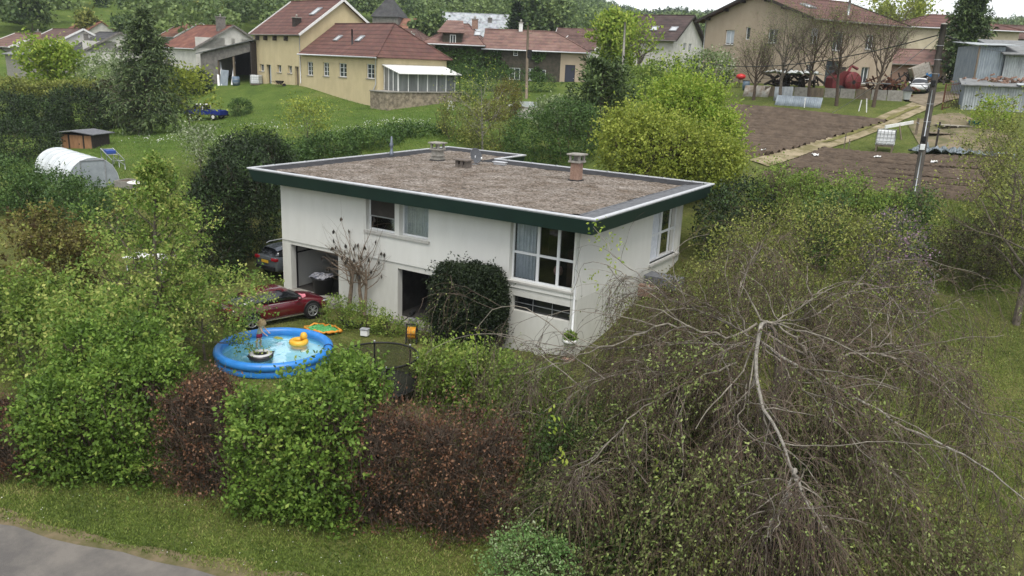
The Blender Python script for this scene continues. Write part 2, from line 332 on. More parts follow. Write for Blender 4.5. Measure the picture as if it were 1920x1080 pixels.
strip('bare_ground', gp([(1700, 232), (1770, 214), (1800, 214)]), gp([(1730, 282), (1850, 290), (1900, 262)]), mat('bare_earth', (.20, .16, .11), (.10, .10, .05), rough=1, scale=.8, bump=1, bscale=25, mix=(.4, .62), spec=.05), .06, 40, 20)
_tl, _tr = gp([(1520, 268), (1562, 254), (1642, 225), (1702, 199)]), gp([(1570, 271), (1608, 261), (1690, 228), (1744, 204)])
mixp = lambda a, b, k: np.array(a)*(1-k)+np.array(b)*k
strip('track_verge', [mixp(a, b, .38) for a, b in zip(_tl, _tr)], [mixp(a, b, .62) for a, b in zip(_tl, _tr)], mat('dry_track_grass', (.17, .155, .065), (.10, .105, .035), rough=1, scale=1.5, bump=1, bscale=20, spec=.05), .12, 70, 5, rough=.02)
# ------------------------------------------------------------------ the white flat-roofed house
def part(mb, name, m, parent, **k):
    o = mb.build(name, m, parent, **k)
    if parent.parent is None: o.matrix_parent_inverse = Matrix.Translation(-parent.location)
    return o
def build_house():
    H = thing('flat_roofed_house', 'long white two storey house with a flat gravel roof and dark green fascia', 'house', (9, 6.5, 0))
    X0, X1, Y0, Y1, Y2 = 1.09, 17.47, 1.09, 11.81, 14.9; ZT = 5.36
    # walls
    w = MB(); x, y = np.array((1., 0, 0)), np.array((0, 1., 0))
    up = [(6.57-X0, 8.26-X0, 3.76, 5.34), (8.52-X0, 10.14-X0, 3.76, 5.34), (14.3-X0, 17.22-X0, 2.78, 5.34)]
    lo = [(1.6-X0, 4.78-X0, -.15, 2.31), (8.4-X0, 11.4-X0, -.25, 2.24), (14.5-X0, 17.18-X0, 1.52, 2.15)]
    wallface(w, (X0, Y0-.05, 0), x, X1-X0, 2.5, ZT, up, .33, -y)
    w.q((X0, Y0-.05, 2.5), (X0, Y0, 2.5), (X1, Y0, 2.5), (X1, Y0-.05, 2.5))
    rw = [(8.12-Y0+.05, 11.47-Y0+.05, 2.6, 5.34)]
    wallface(w, (X1+.003, Y0-.05, 0), y, Y1-Y0+.05, 2.5, ZT, rw, .3, x)
    w.q((X1, Y1, -.5), (X0+4.6, Y1, -.5), (X0+4.6, Y1, ZT), (X1, Y1, ZT)); w.q((X0+4.6, Y1, -.5), (X0+4.6, Y2, -.5), (X0+4.6, Y2, ZT), (X0+4.6, Y1, ZT))
    w.q((X0+4.6, Y2, -.5), (X0, Y2, -.5), (X0, Y2, ZT), (X0+4.6, Y2, ZT)); w.q((X0, Y2, -.5), (X0, Y0-.05, -.5), (X0, Y0-.05, ZT), (X0, Y2, ZT))
    part(w, 'upper_wall', M_WHITE, H)
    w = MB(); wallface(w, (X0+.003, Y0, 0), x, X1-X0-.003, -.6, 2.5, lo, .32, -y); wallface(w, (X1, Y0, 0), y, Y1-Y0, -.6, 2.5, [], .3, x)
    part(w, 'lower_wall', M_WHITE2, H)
    # floors and inner partitions
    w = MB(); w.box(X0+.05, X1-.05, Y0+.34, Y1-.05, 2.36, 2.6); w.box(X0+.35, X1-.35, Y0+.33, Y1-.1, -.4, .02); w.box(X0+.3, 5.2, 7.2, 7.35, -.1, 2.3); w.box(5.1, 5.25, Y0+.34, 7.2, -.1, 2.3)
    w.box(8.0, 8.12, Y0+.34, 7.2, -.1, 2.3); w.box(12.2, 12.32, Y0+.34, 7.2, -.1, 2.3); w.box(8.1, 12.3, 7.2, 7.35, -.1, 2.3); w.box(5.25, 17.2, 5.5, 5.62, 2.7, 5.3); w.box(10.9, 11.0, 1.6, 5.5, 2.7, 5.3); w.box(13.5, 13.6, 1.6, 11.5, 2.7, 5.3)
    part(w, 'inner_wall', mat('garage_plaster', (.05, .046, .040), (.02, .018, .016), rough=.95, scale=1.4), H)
    w = MB(); w.box(1.45, 4.95, .55, Y0+.32, -.30, .03); part(w, 'door_threshold', M_CONC, H); w = MB(); w.box(8.3, 11.5, .75, Y0+.32, -.3, -.05); part(w, 'door_threshold', M_CONC, H)
    w = MB(); w.box(1.62, 1.68, Y0+.33, 4.6, 1.82, 1.88); w.box(1.62, 1.67, Y0+.33, 1.48, -.02, 2.25); part(w, 'garage_door_rail', M_BLACK, H)
    # pier between the two small windows, sills
    w = MB(); w.box(6.5, 10.22, Y0-.13, Y0+.25, 3.63, 3.745); part(w, 'sill', mat('cast_sill', (.46, .45, .42), (.36, .35, .32), rough=.9), H)
    w = MB(); w.box(14.25, 17.3, Y0-.10, Y0+.25, 2.70, 2.775); part(w, 'sill', bpy.data.materials['cast_sill'], H)
    w = MB(); w.box(X1-.25, X1+.12, 8.05, 11.6, 2.50, 2.595); part(w, 'sill', bpy.data.materials['cast_sill'], H)
    w = MB(); w.tube([(17.40, Y0-.1, 5.3), (17.38, Y0-.1, .05)], .045, 8); part(w, 'downpipe', M_PVC, H)
    # windows
    def win(x0, x1, z0, z1, yf, vs, hs, name='window', th=.075, axis='x', sgn=1):
        f = MB(); T = (lambda p: (p[0], p[1], p[2])) if axis == 'x' else (lambda p: (p[1], p[0], p[2]))
        B = lambda a, b, c, d, e, g: f.box(a, b, c, d, e, g, T=T)
        B(x0, x1, yf, yf+.07, z0, z0+th); B(x0, x1, yf, yf+.07, z1-th, z1); B(x0, x0+th, yf+.002, yf+.068, z0+th, z1-th); B(x1-th, x1, yf+.002, yf+.068, z0+th, z1-th)
        for v in vs: B(v-.06, v+.06, yf-.004, yf+.066, z0+th, z1-th)
        for h in hs:
            e = [x0+th, *[q for v in vs for q in (v-.06, v+.06)], x1-th]
            for a, b in zip(e[::2], e[1::2]): B(a, b, yf+.006, yf+.06, h-.05, h+.05)
        F_ = part(f, name, M_PVC, H); g = MB(); g.box(x0+th*.5, x1-th*.5, yf+.03, yf+.036, z0+th*.5, z1-th*.5, T=T); part(g, 'pane', M_GLASS, F_); return F_
    def curt(x0, x1, z0, z1, yc, parent, axis='x', amp=.035, wl=.16):
        g = MB(); k = max(8, int((x1-x0)/.02)); xs = np.linspace(x0, x1, k); rr = np.random.default_rng(int(x0*10)); ys = yc+amp*np.sin(xs/wl*2*pi+np.sin(xs*5))+.012*rr.normal(size=k)
        for i in range(k-1):
            a, b = (xs[i], ys[i]), (xs[i+1], ys[i+1])
            if axis == 'y': a, b = a[::-1], b[::-1]
            g.q((*a, z0), (*b, z0), (*b, z1), (*a, z1), smooth=True)
        return part(g, 'curtain', M_CURTAIN, parent)
    a = win(6.57, 8.26, 3.76, 5.36, Y0+.2, [], []); curt(6.65, 8.2, 3.8, 4.45, Y0+.272, a, amp=.016)
    b = MB(); b.box(6.68, 8.16, Y0+.175, Y0+.19, 4.42, 5.32); part(b, 'roller_blind', mat('brown_blind', (.05, .042, .036), (.035, .03, .026), rough=.7), a)
    b = MB(); b.box(6.66, 8.18, Y0+.165, Y0+.2, 4.37, 4.42); part(b, 'blind_rail', M_STEEL, a)
    a = win(8.52, 10.14, 3.76, 5.36, Y0+.2, [], []); curt(8.6, 10.1, 3.8, 5.3, Y0+.29, a)
    a = win(14.3, 17.22, 2.78, 5.36, Y0+.18, [15.50-.0, 16.42], [3.93]); curt(14.4, 15.4, 2.85, 5.3, Y0+.31, a)
    r_ = MB(); r_.lathe([(0.02, 0), (.16, .05), (.2, .22), (.14, .38), (.02, .42)], 14, (15.95, 2.2, 3.0)); part(r_, 'house_plant_pot', mat('pink_cloth', (.4, .22, .2), rough=.9), a)
    r_ = MB(); r_.box(16.5, 17.3, 1.9, 2.3, 2.6, 4.2); part(r_, 'cupboard', mat('dark_wood', (.05, .03, .02), rough=.6), a)
    a = win(8.12, 11.47, 2.6, 5.36, X1-.24, [9.62, 10.72], [3.85], axis='y')
    curt(8.2, 9.5, 2.68, 5.3, X1-.2, a, axis='y', amp=.03, wl=.22); curt(9.7, 10.6, 2.65, 5.3, X1-.5, a, axis='y')
    # cellar window bars
    w = MB(); w.box(14.5, 17.18, Y0+.2, Y0+.22, 1.52, 2.15); part(w, 'cellar_pane', mat('dark_glass', (.015, .017, .018), rough=.15, spec=.6), H)
    w = MB(); w.box(14.5, 17.18, Y0+.16, Y0+.18, 1.82, 1.85)
    for v in (15.4, 16.3): w.box(v-.012, v+.012, Y0+.14, Y0+.158, 1.52, 2.15)
    part(w, 'cellar_bar', M_STEEL, H)
    # roof
    poly = [(0, 0), (18.565, 0), (18.565, 12.893), (5.842, 12.893), (5.842, 15.964), (0, 15.964)]
    def inset(d):
        s = [(d, d), (-d, d), (-d, -d), (-d, -d), (-d, -d), (d, -d)]; return [(p[0]+q[0], p[1]+q[1]) for p, q in zip(poly, s)]
    R_ = MB(); ins = inset(.42)
    R_.prism(inset(.5), 5.52, 5.80)
    roof = part(R_, 'roof', [M_BITUMEN], H)
    g = MB()   # gravel layer with an uneven surface
    gi = inset(.95); k = 0.22; rr = np.random.default_rng(11)
    xs = np.arange(.75, 17.45, k); ys = np.arange(1.0, 15.15, k); ht = 5.835+rr.normal(0, .012, (len(xs), len(ys)))
    ht += .02*np.sin(xs[:, None]*.8)*np.cos(ys[None]*.9)
    for i in range(len(xs)-1):
        for j in range(len(ys)-1):
            if ys[j+1] > 12.1 and xs[i+1] > 5.0: continue
            g.q((xs[i], ys[j], ht[i, j]), (xs[i+1], ys[j], ht[i+1, j]), (xs[i+1], ys[j+1], ht[i+1, j+1]), (xs[i], ys[j+1], ht[i, j+1]), smooth=True)
    gm, n, l, b = newmat('roof_gravel'); b.inputs['Roughness'].default_value = 1; b.inputs['Specular IOR Level'].default_value = .05
    tc = n.new('ShaderNodeTexCoord'); vo = n.new('ShaderNodeTexVoronoi'); vo.inputs['Scale'].default_value = 13; l.new(tc.outputs['Object'], vo.inputs['Vector'])
    r1 = n.new('ShaderNodeValToRGB'); e = r1.color_ramp.elements; e[0].color = (.105, .093, .080, 1); e[1].color = (.345, .315, .285, 1); x_ = e.new(.45); x_.color = (.20, .183, .163, 1)
    sp = n.new('ShaderNodeSeparateColor'); l.new(vo.outputs['Color'], sp.inputs[0]); l.new(sp.outputs[0], r1.inputs[0])
    ns = n.new('ShaderNodeTexNoise'); ns.inputs['Scale'].default_value = .7; ns.inputs['Detail'].default_value = 9; ns.inputs['Roughness'].default_value = .75; l.new(tc.outputs['Object'], ns.inputs['Vector'])
    r2 = n.new('ShaderNodeValToRGB'); e = r2.color_ramp.elements; e[0].position = .38; e[1].position = .62; e[0].color = (.55, .48, .42, 1); e[1].color = (1.03, 1, .98, 1); l.new(ns.outputs[0], r2.inputs[0])
    mm = n.new('ShaderNodeMix'); mm.data_type = 'RGBA'; mm.blend_type = 'MULTIPLY'; mm.inputs[0].default_value = 1; l.new(r1.outputs[0], mm.inputs[6]); l.new(r2.outputs[0], mm.inputs[7]); l.new(mm.outputs[2], b.inputs['Base Color'])
    bp = n.new('ShaderNodeBump'); bp.inputs['Strength'].default_value = 1; bp.inputs['Distance'].default_value = .06; l.new(vo.outputs['Distance'], bp.inputs['Height']); l.new(bp.outputs[0], b.inputs['Normal'])
    part(g, 'gravel_layer', gm, roof)
    # parapet upstand (felt outside the gravel): front dark, right grey slabs
    g = MB(); pts = [.18, 1.02]; g.q((.2, .2, 5.96), (18.36, .2, 5.96), (17.5, 1.02, 5.825), (.78, 1.02, 5.825)); g.q((.2, .2, 5.96), (.78, 1.02, 5.825), (.78, 15.2, 5.825), (.2, 15.76, 5.96)); g.q((.2, 15.76, 5.96), (.78, 15.15, 5.825), (5.05, 15.15, 5.825), (5.64, 15.76, 5.96))
    g.q((5.64, 15.76, 5.96), (5.05, 15.15, 5.825), (5.05, 12.1, 5.825), (5.64, 12.69, 5.96)); g.q((5.64, 12.69, 5.96), (5.05, 12.1, 5.825), (17.5, 12.1, 5.825), (18.36, 12.69, 5.96))
    part(g, 'felt_upstand', M_BITUMEN, roof)
    g = MB(); ys = np.linspace(.25, 12.65, 15)
    for a, b_ in zip(ys, ys[1:]):
        t0, t1 = max(a, 1.0), min(b_, 12.1); g.q((18.35, a+.012, 5.968), (18.35, b_-.012, 5.968), (17.42, min(t1, b_-.012), 5.855), (17.42, max(t0, a+.012) if t0 > 1 else 1.0, 5.855))
    g.box(17.36, 17.44, 1.05, 12.1, 5.82, 5.875)
    part(g, 'roof_slab_edge', M_SLATE, roof)
    # coping and slanted fascia
    ring = lambda o, i, z0, z1, mb: [mb.q(*[(o[k][0], o[k][1], z0), (o[(k+1) % 6][0], o[(k+1) % 6][1], z0), (i[(k+1) % 6][0], i[(k+1) % 6][1], z1), (i[k][0], i[k][1], z1)]) for k in range(6)]
    g = MB(); ring(inset(0), inset(.16), 5.995, 6.0, g); ring(inset(.001), inset(-.012), 5.995, 5.955, g); ring(inset(-.012), inset(.006), 5.955, 5.93, g); ring(inset(.16), inset(.17), 6.0, 5.93, g)
    part(g, 'coping', M_ALU, roof)
    g = MB(); ring(inset(.012), inset(.018), 5.928, 5.90, g); part(g, 'trim_strip', M_ZINC, roof)
    g = MB(); ring(inset(.02), inset(.197), 5.93, 5.342, g); ring(inset(.197), inset(1.2), 5.342, 5.345, g); part(g, 'fascia', M_FASCIA, roof)
    # coping joints
    g = MB()
    for xx in np.arange(6.6, 18, 1.55): g.box(xx-.035, xx+.035, 12.72, 12.903, 5.985, 6.012)
    for yy in np.arange(1.6, 15.5, 2.1): g.box(-.01, .165, yy-.03, yy+.03, 5.985, 6.01)
    part(g, 'coping_joint', M_ZINC, roof)
    # chimneys and vents
    def chimney(cx, cy, wd, hs, bm, name='chimney', cap=.66):
        g = MB(); g.box(cx-wd/2, cx+wd/2, cy-wd/2, cy+wd/2, 5.8, 5.8+hs); o = part(g, name, bm, roof, bevel=.02)
        g = MB(); z = 5.8+hs; g.box(cx-cap/2, cx+cap/2, cy-cap/2, cy+cap/2, z, z+.09)
        for sx in (-1, 1):
            for sy in (-1, 1): g.box(cx+sx*cap*.36-.055, cx+sx*cap*.36+.055, cy+sy*cap*.36-.055, cy+sy*cap*.36+.055, z+.09, z+.36)
        g.box(cx-.05, cx+.05, cy-.05, cy+.05, z+.09, z+.36); g.box(cx-cap/2-.06, cx+cap/2+.06, cy-cap/2-.06, cy+cap/2+.06, z+.36, z+.43); part(g, 'chimney_cap', M_CONC, o, bevel=.01)
        g = MB(); g.box(cx-wd/2-.06, cx+wd/2+.06, cy-wd/2-.06, cy+wd/2+.06, 5.84, 5.9); part(g, 'chimney_collar', M_BITUMEN, o)
        return o
    o = chimney(12.76, 9.35, .46, .93, M_BRICKCH)
    o = chimney(3.38, 10.45, .5, .62, M_CONC, cap=.66); g = MB(); g.box(3.38-.31, 3.38+.31, 10.45-.31, 10.45+.31, 6.1, 6.17); g.box(3.38-.30, 3.38+.30, 10.45-.30, 10.45+.30, 5.9, 6.0); part(g, 'chimney_band', M_CONC, o)
    g = MB(); cx, cy = 6.1, 9.15
    for sx in (-1, 0, 1): g.box(cx+sx*.3-.09, cx+sx*.3+.09, cy-.2, cy+.2, 5.82, 6.2)
    g.box(cx-.36, cx+.36, cy-.16, cy+.16, 5.82, 6.0); g.box(cx-.45, cx+.45, cy-.3, cy+.3, 6.2, 6.26); part(g, 'roof_vent', mat('weathered_block', (.16, .135, .115), (.09, .075, .065), rough=.95, scale=6), roof)
    g = MB(); g.lathe([(.12, 5.8), (.12, 6.1), (.075, 6.1), (.075, 6.35), (.11, 6.4), (.11, 6.55), (.07, 6.6), (.05, 6.95), (.02, 6.98)], 12, (-.1+.6, 9.9, 0)); part(g, 'flue', mat('blue_grey_flue', (.16, .19, .24), (.09, .10, .12), rough=.5, metal=.3), roof)
    return H
build_house()
def build_dish():
    t = thing('satellite_dish', 'grey satellite dish on a short mast beside the roof vent', 'satellite dish', (5.9, 10.6, 5.83))
    g = MB(); n = 24; k = 6; nrmv = nrm((.86, -.38, .34)); a = nrm(np.cross(nrmv, (0, 0, 1))); b = np.cross(a, nrmv); c = np.array((0, 0, .5))
    def pt(r, t_): return c+a*r*.36*cos(t_)+b*r*.42*sin(t_)+nrmv*(r*r*.09-.09)
    for i in range(k):
        for j in range(n):
            t0, t1 = j*2*pi/n, (j+1)*2*pi/n; r0, r1 = i/k, (i+1)/k
            g.q(pt(r0+1e-4, t0), pt(r1, t0), pt(r1, t1), pt(r0+1e-4, t1), smooth=True)
    o = g.build('reflector', mat('dish_grey', (.10, .105, .115), (.085, .09, .1), rough=.5), t); s = o.modifiers.new('solid', 'SOLIDIFY'); s.thickness = .012
    g = MB(); g.tube([(-.06, 0, 0), (-.06, 0, .5), c-nrmv*.06], .025, 8); g.box(-.2, .1, -.14, .14, 0, .03); g.build('mast', M_STEEL, t)
    g = MB(); e = c+nrmv*.5-b*.28; g.tube([c-b*.4, e], .012, 6); g.build('feed_arm', M_STEEL, t); g = MB(); g.lathe([(.03, 0), (.045, .05), (.045, .1), (.02, .12)], 10, e-np.array((0, 0, .05))); g.build('receiver', M_PVC, t)
build_dish()
def small_roof_box():
    g = MB(); g.box(6.55, 7.25, 11.35, 11.6, 5.86, 5.99); g.box(6.5, 7.3, 11.3, 11.65, 5.99, 6.03)
    o = g.build('roof_outlet_box', M_ALU, bevel=.01); tag(o, 'pale metal outlet box on the gravel roof beside the satellite dish', 'box')
small_roof_box()
# ------------------------------------------------------------------ village buildings
M_YELLOW = mat('yellow_render', (.545, .455, .275), (.45, .375, .225), rough=.9, scale=1.1, bump=.2, mix=(.3, .7), stretch=(1, 1, .5))
M_TAN = mat('tan_render', (.40, .325, .24), (.325, .26, .19), rough=.92, scale=.8, bump=.3, mix=(.3, .72), stretch=(1, 1, .6))
M_OLDWHITE = mat('old_white_render', (.56, .54, .50), (.40, .385, .35), rough=.92, scale=1.1, bump=.3, mix=(.3, .65))
M_STONE = mat('rubble_stone', (.30, .25, .18), (.13, .108, .08), rough=.95, scale=2.6, bump=1.2, bscale=7, mix=(.38, .6))
M_GREYSTONE = mat('grey_stone', (.20, .185, .165), (.10, .093, .085), rough=.95, scale=1.8, bump=1, bscale=6)
M_IVYWALL = mat('vine_covered_wall', (.075, .062, .048), (.035, .036, .025), rough=1, scale=2.2, bump=1.4, bscale=9)
T_RED = tilemat('red_tiles', (.118, .060, .050), (.094, .050, .044), (.150, .078, .064), row=.40, lines=.42)
T_BROWN = tilemat('brown_tiles', (.105, .062, .052), (.07, .043, .037), (.145, .09, .075), row=.36)
T_PINK = tilemat('pinkish_tiles', (.165, .098, .082), (.11, .07, .06), (.21, .135, .11), row=.36)
T_DARKB = tilemat('dark_brown_tiles', (.062, .044, .041), (.04, .03, .028), (.088, .062, .056), row=.34)
T_GREY = tilemat('grey_tiles', (.062, .061, .062), (.040, .040, .042), (.09, .088, .086), row=.34)
T_SLATE = tilemat('pale_slate', (.33, .35, .37), (.12, .125, .135), (.44, .46, .48), row=.35, lines=.8)
T_RUSTY = tilemat('orange_tiles', (.21, .10, .068), (.14, .066, .05), (.27, .135, .09), row=.36)
M_CORR = mat('corrugated_sheet', (.30, .34, .37), (.20, .235, .265), rough=.6, scale=2.5, stretch=(1, 1, .4), metal=.15)
M_CORRW = mat('pale_corrugated_sheet', (.42, .45, .46), (.27, .29, .30), rough=.6, scale=2.2, stretch=(1, 1, .4), metal=.15)
M_FIBRE = mat('fibre_cement', (.22, .225, .225), (.13, .135, .135), rough=.9, scale=2.5, bump=.4)
M_WOOD = mat('weathered_wood', (.20, .16, .115), (.11, .088, .064), rough=.9, scale=4, stretch=(1, 1, .3))
M_WOODO = mat('orange_wood', (.34, .185, .095), (.25, .13, .068), rough=.8, scale=4, stretch=(1, 1, .3))
M_SHUT = mat('pale_shutter', (.42, .46, .49), (.36, .39, .42), rough=.6)
M_PANE = mat('dark_pane', (.05, .06, .068), (.03, .035, .04), rough=.08, spec=.8)
M_WHITEP = mat('white_paint', (.70, .70, .68), (.58, .58, .56), rough=.6, scale=5)
M_DARKWOOD = mat('dark_board', (.045, .036, .03), (.026, .021, .018), rough=.85, scale=5)

class Bld:
    def __init__(s, name, label, px, py, d, ang, cat='house', zb=None, group=None):
        p = P(px, py, d); s.zb = Z(p[0], p[1])-.3 if zb is None else zb
        s.t = thing(name, label, cat, (p[0], p[1], s.zb), radians(ang), group)
    def walls(s, x0, x1, y0, y1, ze, m, ops=(), zr=None, z0=-1.2, name='wall', dp=.16, ends=(True, True)):
        """ze, zr are world heights; ops: (face, a0, a1, z0, z1) with face one of f r b l, a measured in local x or y, z in world"""
        g = MB(); ze -= s.zb; W, D = x1-x0, y1-y0; up = np.array((0, 0, 1.))
        fs = {'f': ((x0, y0, 0), (1, 0, 0), W, (0, -1, 0), x0), 'r': ((x1, y0, 0), (0, 1, 0), D, (1, 0, 0), y0), 'b': ((x1, y1, 0), (-1, 0, 0), W, (0, 1, 0), None), 'l': ((x0, y1, 0), (0, -1, 0), D, (-1, 0, 0), None)}
        for k, (O, u, w, n, off) in fs.items():
            oo = []
            for (fc, a0, a1, b0, b1) in ops:
                if fc != k: continue
                if k in 'fr': oo.append((a0-off, a1-off, b0-s.zb, b1-s.zb))
                elif k == 'l': oo.append((y1-a1, y1-a0, b0-s.zb, b1-s.zb))
            wallface(g, O, u, w, z0, ze, oo, dp, n)
        if zr is not None:
            zr -= s.zb; ym = (y0+y1)/2
            g.q((x1, y0, ze), (x1, y1, ze), (x1, ym, zr)); g.q((x0, y1, ze), (x0, y0, ze), (x0, ym, zr))
        o = g.build(name, m, s.t)
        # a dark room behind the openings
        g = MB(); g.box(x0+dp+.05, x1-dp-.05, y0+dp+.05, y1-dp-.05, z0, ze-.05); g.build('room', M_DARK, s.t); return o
    def window(s, face, a0, a1, b0, b1, pos, dp=.12, frame=None, pane=None, mull=1, rows=0, shutter=False, sill=True, name='window', fw=.07):
        """pos: the coordinate of the wall plane"""
        frame = frame or M_PVC; b0 -= s.zb; b1 -= s.zb; sg = {'f': 1, 'r': -1, 'l': 1}[face]
        T = (lambda p: (p[0], pos+sg*p[1], p[2])) if face == 'f' else (lambda p: (pos+sg*p[1], p[0], p[2]))
        g = MB(); B = lambda *a: g.box(*a, T=T)
        B(a0, a1, dp-.05, dp+.02, b0, b0+fw); B(a0, a1, dp-.05, dp+.02, b1-fw, b1); B(a0, a0+fw, dp-.048, dp+.018, b0+fw, b1-fw); B(a1-fw, a1, dp-.048, dp+.018, b0+fw, b1-fw)
        for i in range(mull): c = a0+(a1-a0)*(i+1)/(mull+1); B(c-.035, c+.035, dp-.045, dp+.015, b0+fw, b1-fw)
        for i in range(rows):
            h = b0+(b1-b0)*(i+1)/(rows+1)
            for j in range(mull+1): e0 = a0+(a1-a0)*j/(mull+1)+.04; e1 = a0+(a1-a0)*(j+1)/(mull+1)-.04; B(e0, e1, dp-.04, dp+.01, h-.02, h+.02)
        o = g.build(name, frame, s.t)
        g = MB(); g.box(a0+.03, a1-.03, dp+.0, dp+.012, b0+.03, b1-.03, T=T); g.build('pane', pane or M_PANE, o)
        if sill: g = MB(); g.box(a0-.08, a1+.08, -.07, dp-.05, b0-.08, b0-.003, T=T); g.build('sill', M_CONC, o)
        if shutter: g = MB(); g.box(a0+.05, a1-.05, dp-.035, dp-.005, b0+(.16 if shutter == 1 else (b1-b0)*.5), b1-.03, T=T); g.build('shutter', M_SHUT, o)
        return o
    def door(s, face, a0, a1, b0, b1, pos, m, dp=.12, name='door'):
        b0 -= s.zb; b1 -= s.zb; sg = {'f': 1, 'r': -1, 'l': 1}[face]
        T = (lambda p: (p[0], pos+sg*p[1], p[2])) if face == 'f' else (lambda p: (pos+sg*p[1], p[0], p[2]))
        g = MB(); g.box(a0+.003, a1-.003, dp-.02, dp+.03, b0, b1-.003, T=T); o = g.build(name, m, s.t); g = MB(); g.box(a1-.2, a1-.08, dp-.07, dp-.025, b0+1.0, b0+1.06, T=T); g.build('handle', M_STEEL, o); return o
    def slab(s, pts, th, m, name='roof', parent=None):
        g = MB(); pts = [np.array(p, float)-np.array((0, 0, s.zb)) for p in pts]; n = nrm(np.cross(pts[1]-pts[0], pts[2]-pts[0])); n = n if n[2] > 0 else -n
        lo = [p-n*th for p in pts]; k = len(pts)
        a = pts if np.cross(pts[1]-pts[0], pts[2]-pts[0])[2] > 0 else pts[::-1]; lo = [p-n*th for p in a]
        g.q(*a); g.q(*lo[::-1])
        for i in range(k): g.q(a[i], lo[i], lo[(i+1) % k], a[(i+1) % k])
        return g.build(name, m, parent or s.t)
    def gable_roof(s, x0, x1, y0, y1, ze, zr, m, ov=.35, og=.3, th=.12, verge=None, gutter=True, hl=0, hr=0, ridge=True):
        ym = (y0+y1)/2; k = (zr-ze)/(ym-y0); e = ze-k*ov
        XL, XR = x0-(ov if hl else og), x1+(ov if hr else og); rl, rr = (x0+hl if hl else XL), (x1-hr if hr else XR)
        A, B, C, D = (XL, y0-ov, e), (XR, y0-ov, e), (XR, y1+ov, e), (XL, y1+ov, e); R0, R1 = (rl, ym, zr), (rr, ym, zr)
        up = np.array((0, 0, .13)); q = lambda *p: [np.array(v)+up for v in p]
        g = [s.slab(q(A, B, R1, R0), th, m), s.slab(q(C, D, R0, R1), th, m)]
        if hl: g.append(s.slab(q(D, A, R0), th, m))
        if hr: g.append(s.slab(q(B, C, R1), th, m))
        mb = MB(); z = np.array((0, 0, .15-s.zb))
        if ridge: mb.tube([np.array(R0)+z, np.array(R1)+z], .09, 6)
        for h, ps in ((hl, (A, D, R0)), (hr, (B, C, R1))):
            if h: mb.tube([np.array(ps[0])+z, np.array(ps[2])+z], .08, 6); mb.tube([np.array(ps[1])+z, np.array(ps[2])+z], .08, 6)
        if ridge: mb.build('ridge_tiles', m, g[0])
        if verge:
            w = np.array((0, 0, .1-s.zb))
            for X in ([XL] if not hl else [])+([XR] if not hr else []):
                mb = MB(); mb.bar(np.array((X, y0-ov, e))+w, np.array((X, ym, zr))+w, .06, .26); mb.bar(np.array((X, ym, zr))+w, np.array((X, y1+ov, e))+w, .06, .26); mb.build('verge_board', verge, g[0])
        if gutter:
            mb = MB(); w = np.array((0, -.06, .06-s.zb)); mb.tube([np.array(A)+w, np.array(B)+w], .075, 8); mb.build('gutter', M_ALU if gutter is True else gutter, g[0])
        return g
    def rooflight(s, x, y, y0, ze, k, w=.8, l=1.1, white=True):
        g = MB(); z = lambda yy: ze+k*(yy-y0)-s.zb+.16
        n = nrm((0, -k, 1)); 
        def T(p): return np.array((x+p[0], y+p[1]/math.hypot(1, k), z(y+p[1]/math.hypot(1, k))))+n*p[2]
        for a in ((-w/2, w/2, -l/2, -l/2+.1, 0, .12), (-w/2, w/2, l/2-.1, l/2, 0, .12), (-w/2, -w/2+.1, -l/2+.1, l/2-.1, 0, .118), (w/2-.1, w/2, -l/2+.1, l/2-.1, 0, .118)): g.box(*a, T=T)
        o = g.build('roof_window', M_BLACK if not white else M_STEEL, s.t); g = MB(); g.box(-w/2+.08, w/2-.08, -l/2+.08, l/2-.08, .02, .07, T=T); g.build('pane', mat('sky_pane', (.45, .47, .48), (.4, .42, .43), rough=.1, spec=.8) if 'sky_pane' not in bpy.data.materials else bpy.data.materials['sky_pane'], o)
    def chimney(s, x, y, z0, z1, w=.6, m=None, name='chimney', l=None):
        g = MB(); l = l or w; g.box(x-w/2, x+w/2, y-l/2, y+l/2, z0-s.zb, z1-s.zb); o = g.build(name, m or M_BRICKCH, s.t); g = MB(); g.box(x-w/2-.07, x+w/2+.07, y-l/2-.07, y+l/2+.07, z1-s.zb, z1-s.zb+.1)
        g.lathe([(.11, .1), (.1, .42)], 10, (x, y, z1-s.zb)); g.build('chimney_cap', M_CONC, o); return o

